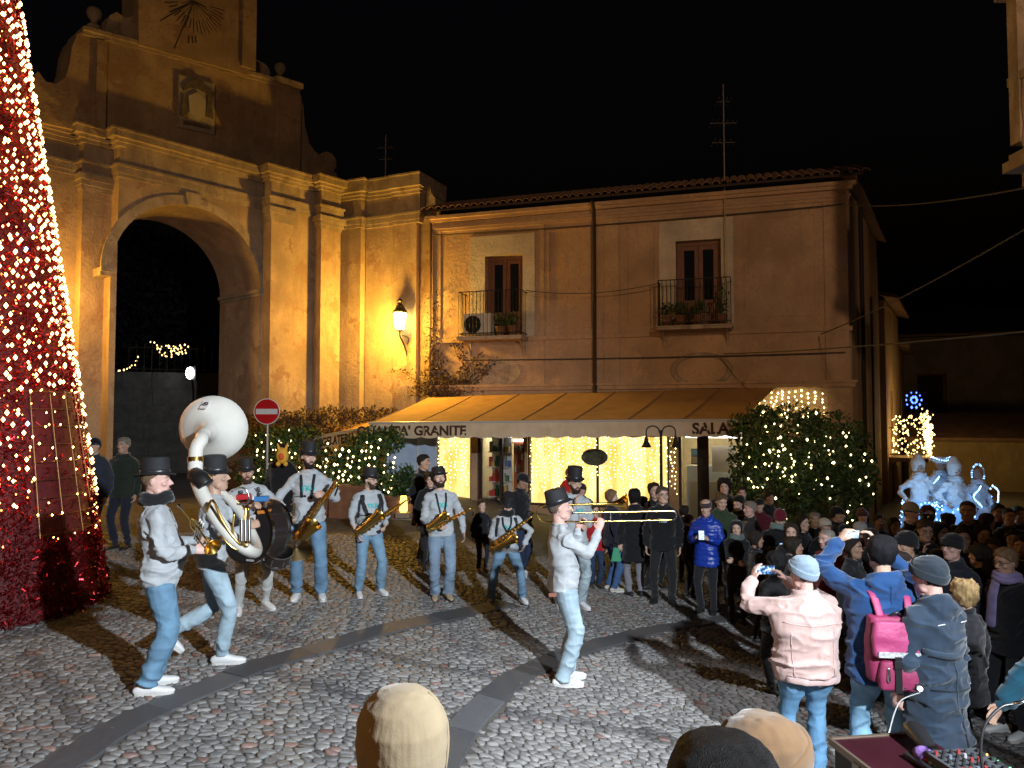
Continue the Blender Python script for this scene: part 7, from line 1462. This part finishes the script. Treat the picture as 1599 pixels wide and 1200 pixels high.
# ------------------------------------------------------------------ stilt walkers with blue lights
m_led = glow('led_ice', (.20, .48, 1.0), 8, False); SG = 'stilt walkers in white lit costumes'
m_robe = mat('robe_white', (.62, .63, .65), .8, var=.1, bump=.3, bscale=20); m_tulle = mat('tulle_blue_glow', (.30, .45, .62), .75, emit=(.10, .28, .75), es=.22, var=.1)  # tulle given a weak blue emission for the glow of its light strings
def stilt(label, px, hy, Y, yaw, bell_, hat, seed, skin_='dark', lit=True):
    (pos, H0) = ph(px, hy, Y); dz = .62; rg = np.random.default_rng(seed); I = person(label, SG, pos, H0-dz, yaw, 1, dz=dz, kind='jacket', top=(.55, .56, .57), hem=-.24, fold=1.9, bulk=.012, scarf=(.45, .46, .48), hairstyle='none' if hat != 'none' else 'short', skin=skin_, wide=.88, legs=(.5, .5, .52), shoes=WHITE, denim=False, LH=(-.30, .16, .90), RH=(.31, .20, 1.0), hair=(.4, .4, .4), cat='person'); rt0 = I['root']; P = []
    zt, zb = I['P'][2]*I['s']+.05, -dz+.02; prof = [(.19, zt), (.24, zt-.12), (.30 if bell_ else .22, zt-.45), (.36 if bell_ else .23, zt-.9), (.40 if bell_ else .25, zb)]
    V, F = p_lathe(prof, 40); a = np.arctan2(V[:, 1], V[:, 0]); V[:, :2] *= (1+.07*np.sin(a*9+V[:, 2]*1.5))[:, None]; mesh_obj('long_skirt', V, F, m_tulle if bell_ and lit else m_robe, rt0, True)
    if bell_:
        for k in range(9):
            aa = k*2*math.pi/9
            for z in np.linspace(zt-.1, zb+.1, 17): r = np.interp(-z, [-q[1] for q in prof], [q[0] for q in prof])*1.09; P.append([r*math.cos(aa), r*math.sin(aa), z+rg.normal()*.01])
        for k in range(26): aa = k*2*math.pi/26; P.append([.25*math.cos(aa), .25*math.sin(aa), zt-.02+.03*math.sin(aa*5)])
    else:
        for sg in (-1, 1):
            for t in np.linspace(0, 1, 15): P.append([sg*(.12+.13*math.sin(math.pi*t)), .17+.02*math.sin(t*9), (I['P'][2]+.50-.42*t)*I['s']])
    hp = lambda q: np.array(I['HP'](q))*I['s']
    if hat == 'bicorne':
        an = np.linspace(0, 2*math.pi, 27); V = [hp((.17*math.cos(t), .05+.10*math.sin(t), .20+.03*math.cos(2*t))) for t in an]; mesh_obj('hat_brim', *p_tube(V, .022, 7), m_robe, rt0, True); mesh_obj('hat_crown', *p_sphere(hp((0, 0, .20)), (.105, .115, .07), 14, 8), m_robe, rt0, True); P += [list(v+[0, 0, .02]) for v in V]
    elif hat == 'wig': mesh_obj('tall_wig', *p_tube([hp((0, -.03, .10)), hp((0, -.03, .19)), hp((0, -.04, .26)), hp((0, -.04, .30))], [.10, .11, .10, .07], 14, rnd=True), mat('wig_white', (.55, .54, .52), .9, bump=1, bscale=60), rt0, True)
    elif hat == 'hoop':
        V = [hp((.16*math.cos(t), .0, .12+.20*math.sin(t))) for t in np.linspace(-.2, math.pi+.6, 20)]; mesh_obj('hood_frame', *p_tube(V, .012, 6), m_robe, rt0, True); P += [list(v) for v in V]; P += [[-.24-.02*k, .02, (I['P'][2]+.42)*I['s']-.13*k] for k in range(11)]
    bulbs('costume_lights', P, .014, m_led, rt0, rg); return I
stilt('stilt walker in a wide skirt of glowing blue strings and a white wig', 1434, 722, 12.2, 178, True, 'wig', 1)
stilt('stilt walker in a white suit with lit lapels and a lit brimmed hat', 1467, 719, 12.5, 182, False, 'bicorne', 2)
stilt('stilt walker in a white wig and a narrow blue lit skirt between two others', 1491, 728, 12.0, 190, True, 'wig', 3)
stilt('stilt walker in a white robe with a lit hoop round the head', 1526, 735, 12.2, 195, False, 'hoop', 4)
lamp('costume_glow', 'POINT', at(1450, 770, 11.5), 16, (.3, .6, 1.0), .2); lamp('costume_glow', 'POINT', at(1495, 770, 11.3), 12, (.3, .6, 1.0), .2)
# ------------------------------------------------------------------ mixing desk on its flight case at the lower right
mo_ = at(1316, 1158, 3.45); u_ = unit(np.array([.14, -.99, 0])); Mx = np.column_stack([u_, np.array([-u_[1], u_[0], 0]), (0, 0, 1)])
gl_ = float(gz(mo_[0])); cs_ = thing_at('flight_case', 'dark red topped flight case on a wooden box under the mixer', 'case', mo_, Mx); hb_ = mo_[2]-gl_
mesh_obj('case_body', *p_box((.55, .17, -.11), (1.10, .42, .20)), mat('case_black', (.02, .018, .018), .6, var=.3), cs_); mesh_obj('lid', *p_box((.55, .17, .0), (1.12, .44, .02)), mat('case_top', (.03, .006, .010), .3, var=.2), cs_); mesh_obj('edge_trim', *p_box((.55, -.056, .0), (1.13, .014, .03)), mat('alu_edge', (.25, .19, .14), .4, .7), cs_); mesh_obj('edge_trim', *p_box((-.012, .17, .0), (.014, .45, .03)), mat('alu_edge', (.25, .19, .14), .4, .7), cs_)
for x in (.2, .75): mesh_obj('latch', *p_box((x, -.062, -.05), (.05, .012, .09)), mat('alu_edge2', (.3, .27, .22), .4, .7), cs_)
wb = thing_at('wooden_box', 'slatted wooden box the flight case stands on', 'box', mo_-np.array([0, 0, .21]), Mx)
for i in range(5): mesh_obj('slat', *p_box((.55, -.03, -.05-i*.16), (1.04, .022, .12)), mat('crate_wood', (.30, .20, .10), .8, var=.3, stretch=(.6, 6, 6)), wb); mesh_obj('slat', *p_box((.04, .17, -.05-i*.16), (.022, .36, .12)), mat('crate_wood', (.30, .20, .10), .8, var=.3, stretch=(.6, 6, 6)), wb)
for x in (.06, 1.04):
    for y in (0.0, .34): mesh_obj('leg', *p_box((x, y, -(hb_-.21)/2), (.05, .05, hb_-.21)), mat('crate_wood', (.30, .20, .10), .8, var=.3), wb)
mx = thing_at('mixing_desk', 'audio mixing desk with rows of small knobs and faders', 'mixer', mo_+u_*.30+Mx[:, 1]*.26+np.array([0, 0, .012]), Mx); mesh_obj('chassis', *p_box((.42, .05, .03), (.86, .24, .06)), mat('mixer_grey', (.07, .075, .085), .4, .3), mx); rk = random.Random(3)
kc = [(.25, .25, .25), (.22, .03, .03), (.03, .03, .035), (.02, .02, .02), (.02, .02, .02), (.10, .12, .16)]
for i in range(22):
    for j in range(5): ci = rk.randrange(6); mesh_obj('knob', *p_lathe([(.008, 0), (.0065, .016)], 7, (.03+i*.037, -.045+j*.034, .06)), mat('knob_%d' % ci, kc[ci], .4), mx)
    mesh_obj('fader', *p_box((.03+i*.037, .135+.02*rk.random(), .066), (.012, .022, .012)), mat('knob_4', kc[4], .4), mx)
mesh_obj('lit_display', *p_box((.30, .15, .0615), (.11, .03, .003)), glow('display_white', (.75, .85, 1), 2.5), mx)
for i in range(14): mesh_obj('led', *p_sphere((.06+i*.06, .165, .062), .004, 6, 4), glow('led_green' if i % 3 else 'led_amber', (.1, 1, .3) if i % 3 else (1, .4, .05), 6), mx)
gm = thing_at('gooseneck_microphone', 'black gooseneck microphone bending over the mixing desk', 'microphone', mo_+u_*.62+Mx[:, 1]*.2+np.array([0, 0, .07]), np.eye(3)); gp = spline([(0, 0, 0), (.0, .03, .12), (.03, .05, .22), (.10, .06, .285), (.16, .06, .30)], 6); mesh_obj('neck', *p_tube(gp, .006, 7), m_black, gm, True); mesh_obj('stem', *p_tube([gp[-1]-[.01, 0, 0], gp[-1]+[.08, .0, .015]], .008, 8), m_silver, gm, True); mesh_obj('capsule', *p_tube([gp[-1]+[.08, 0, .015], gp[-1]+[.125, 0, .022]], [.011, .012], 9, rnd=True), m_black, gm, True)
gc = thing_at('folded_gear', 'folded dark stand and purple cloth lying on the flight case', 'equipment', mo_+u_*.16+Mx[:, 1]*.24+np.array([0, 0, .02]), Mx); mesh_obj('stand', *p_tube([(-.08, .06, .05), (.14, .0, .02)], [(.05, .035), (.03, .02)], 10, rnd=True), m_black, gc, True); mesh_obj('cloth', *p_sphere((.10, -.03, .02), (.05, .04, .035), 10, 7), mat('purple_cloth', (.20, .10, .35), .8, bump=.6), gc, True); mesh_obj('tray', *p_box((.16, -.01, .008), (.22, .16, .012)), m_black, gc)
for k, cc in enumerate(((.5, .04, .05), (.4, .4, .42), (.05, .25, .2))): mesh_obj('plug', *p_tube([(.14+.03*k, -.05, .02), (.19+.03*k, .02, .022)], .009, 6, rnd=True), mat('plug_%d' % k, cc, .5), gc, True)
cw = mesh_obj('cable', *p_tube(spline([at(1437, 1082, 5.05), at(1410, 1092, 4.6), at(1398, 1110, 4.3), at(1388, 1145, 3.9)], 6), .004, 5), mat('wire_pale', (.35, .35, .35), .5), None, True); tag(cw, 'thin pale wire hanging beside the navy parka', 'cable')
# ------------------------------------------------------------------ the show floodlight on its stand and the street lamps behind the camera
fs = empty('floodlight_stand', (FLOOD[0]+.05, FLOOD[1]-.25, float(gz(FLOOD[0])))); tag(fs, 'white show floodlight on a tall tripod stand', 'floodlight'); hh = FLOOD[2]-float(gz(FLOOD[0]))
mesh_obj('pole', *p_tube([(0, -.05, .3), (0, -.05, hh+.05)], .025, 8), m_black, fs)
for k in range(3): a = k*2.09; mesh_obj('leg', *p_tube([(0, -.05, .9), (.6*math.cos(a), .6*math.sin(a), .0)], .016, 6), m_black, fs)
mesh_obj('housing', *p_box((0, -.03, hh), (.4, .16, .3)), m_black, fs)
wl = empty('wall_floodlight', SIDELAMP); tag(wl, 'small white floodlight on a bracket of the right hand house', 'floodlight'); wd_ = unit(np.array([1.5, 6.3, .2])-np.array(SIDELAMP)); mesh_obj('housing', *p_tube([-wd_*.22, -wd_*.03], [(.16, .11)]*2, 12, sq=5), m_iron, wl); mesh_obj('bracket', *p_tube([-wd_*.2, np.array([1.3, -.1, .1])], .025, 6), m_iron, wl)
for nm, P_ in (('left', LEFTLAMP), ('near left', NEARLAMP), ('right', RIGHTLAMP)):
    q = empty('street_lamp', (P_[0], P_[1], float(gz(P_[0])))); tag(q, 'lit sodium street lamp on a tall post behind the photographer, %s side' % nm, 'street lamp', 'street lamps behind the photographer'); z = P_[2]-float(gz(P_[0])); mesh_obj('post', *p_tube([(0, -.5, 0), (0, -.5, z+.3), (0, -.3, z+.45), (0, 0, z+.4)], .05, 8), m_iron, q); mesh_obj('lamp_cap', *p_lathe([(.26, .22), (.10, .36), (.02, .40)], 10, (0, 0, z-.0)), m_iron, q)
# ------------------------------------------------------------------ tidy the work scene away
bpy.data.scenes.remove(TMP)
for k in (1,):
    pass
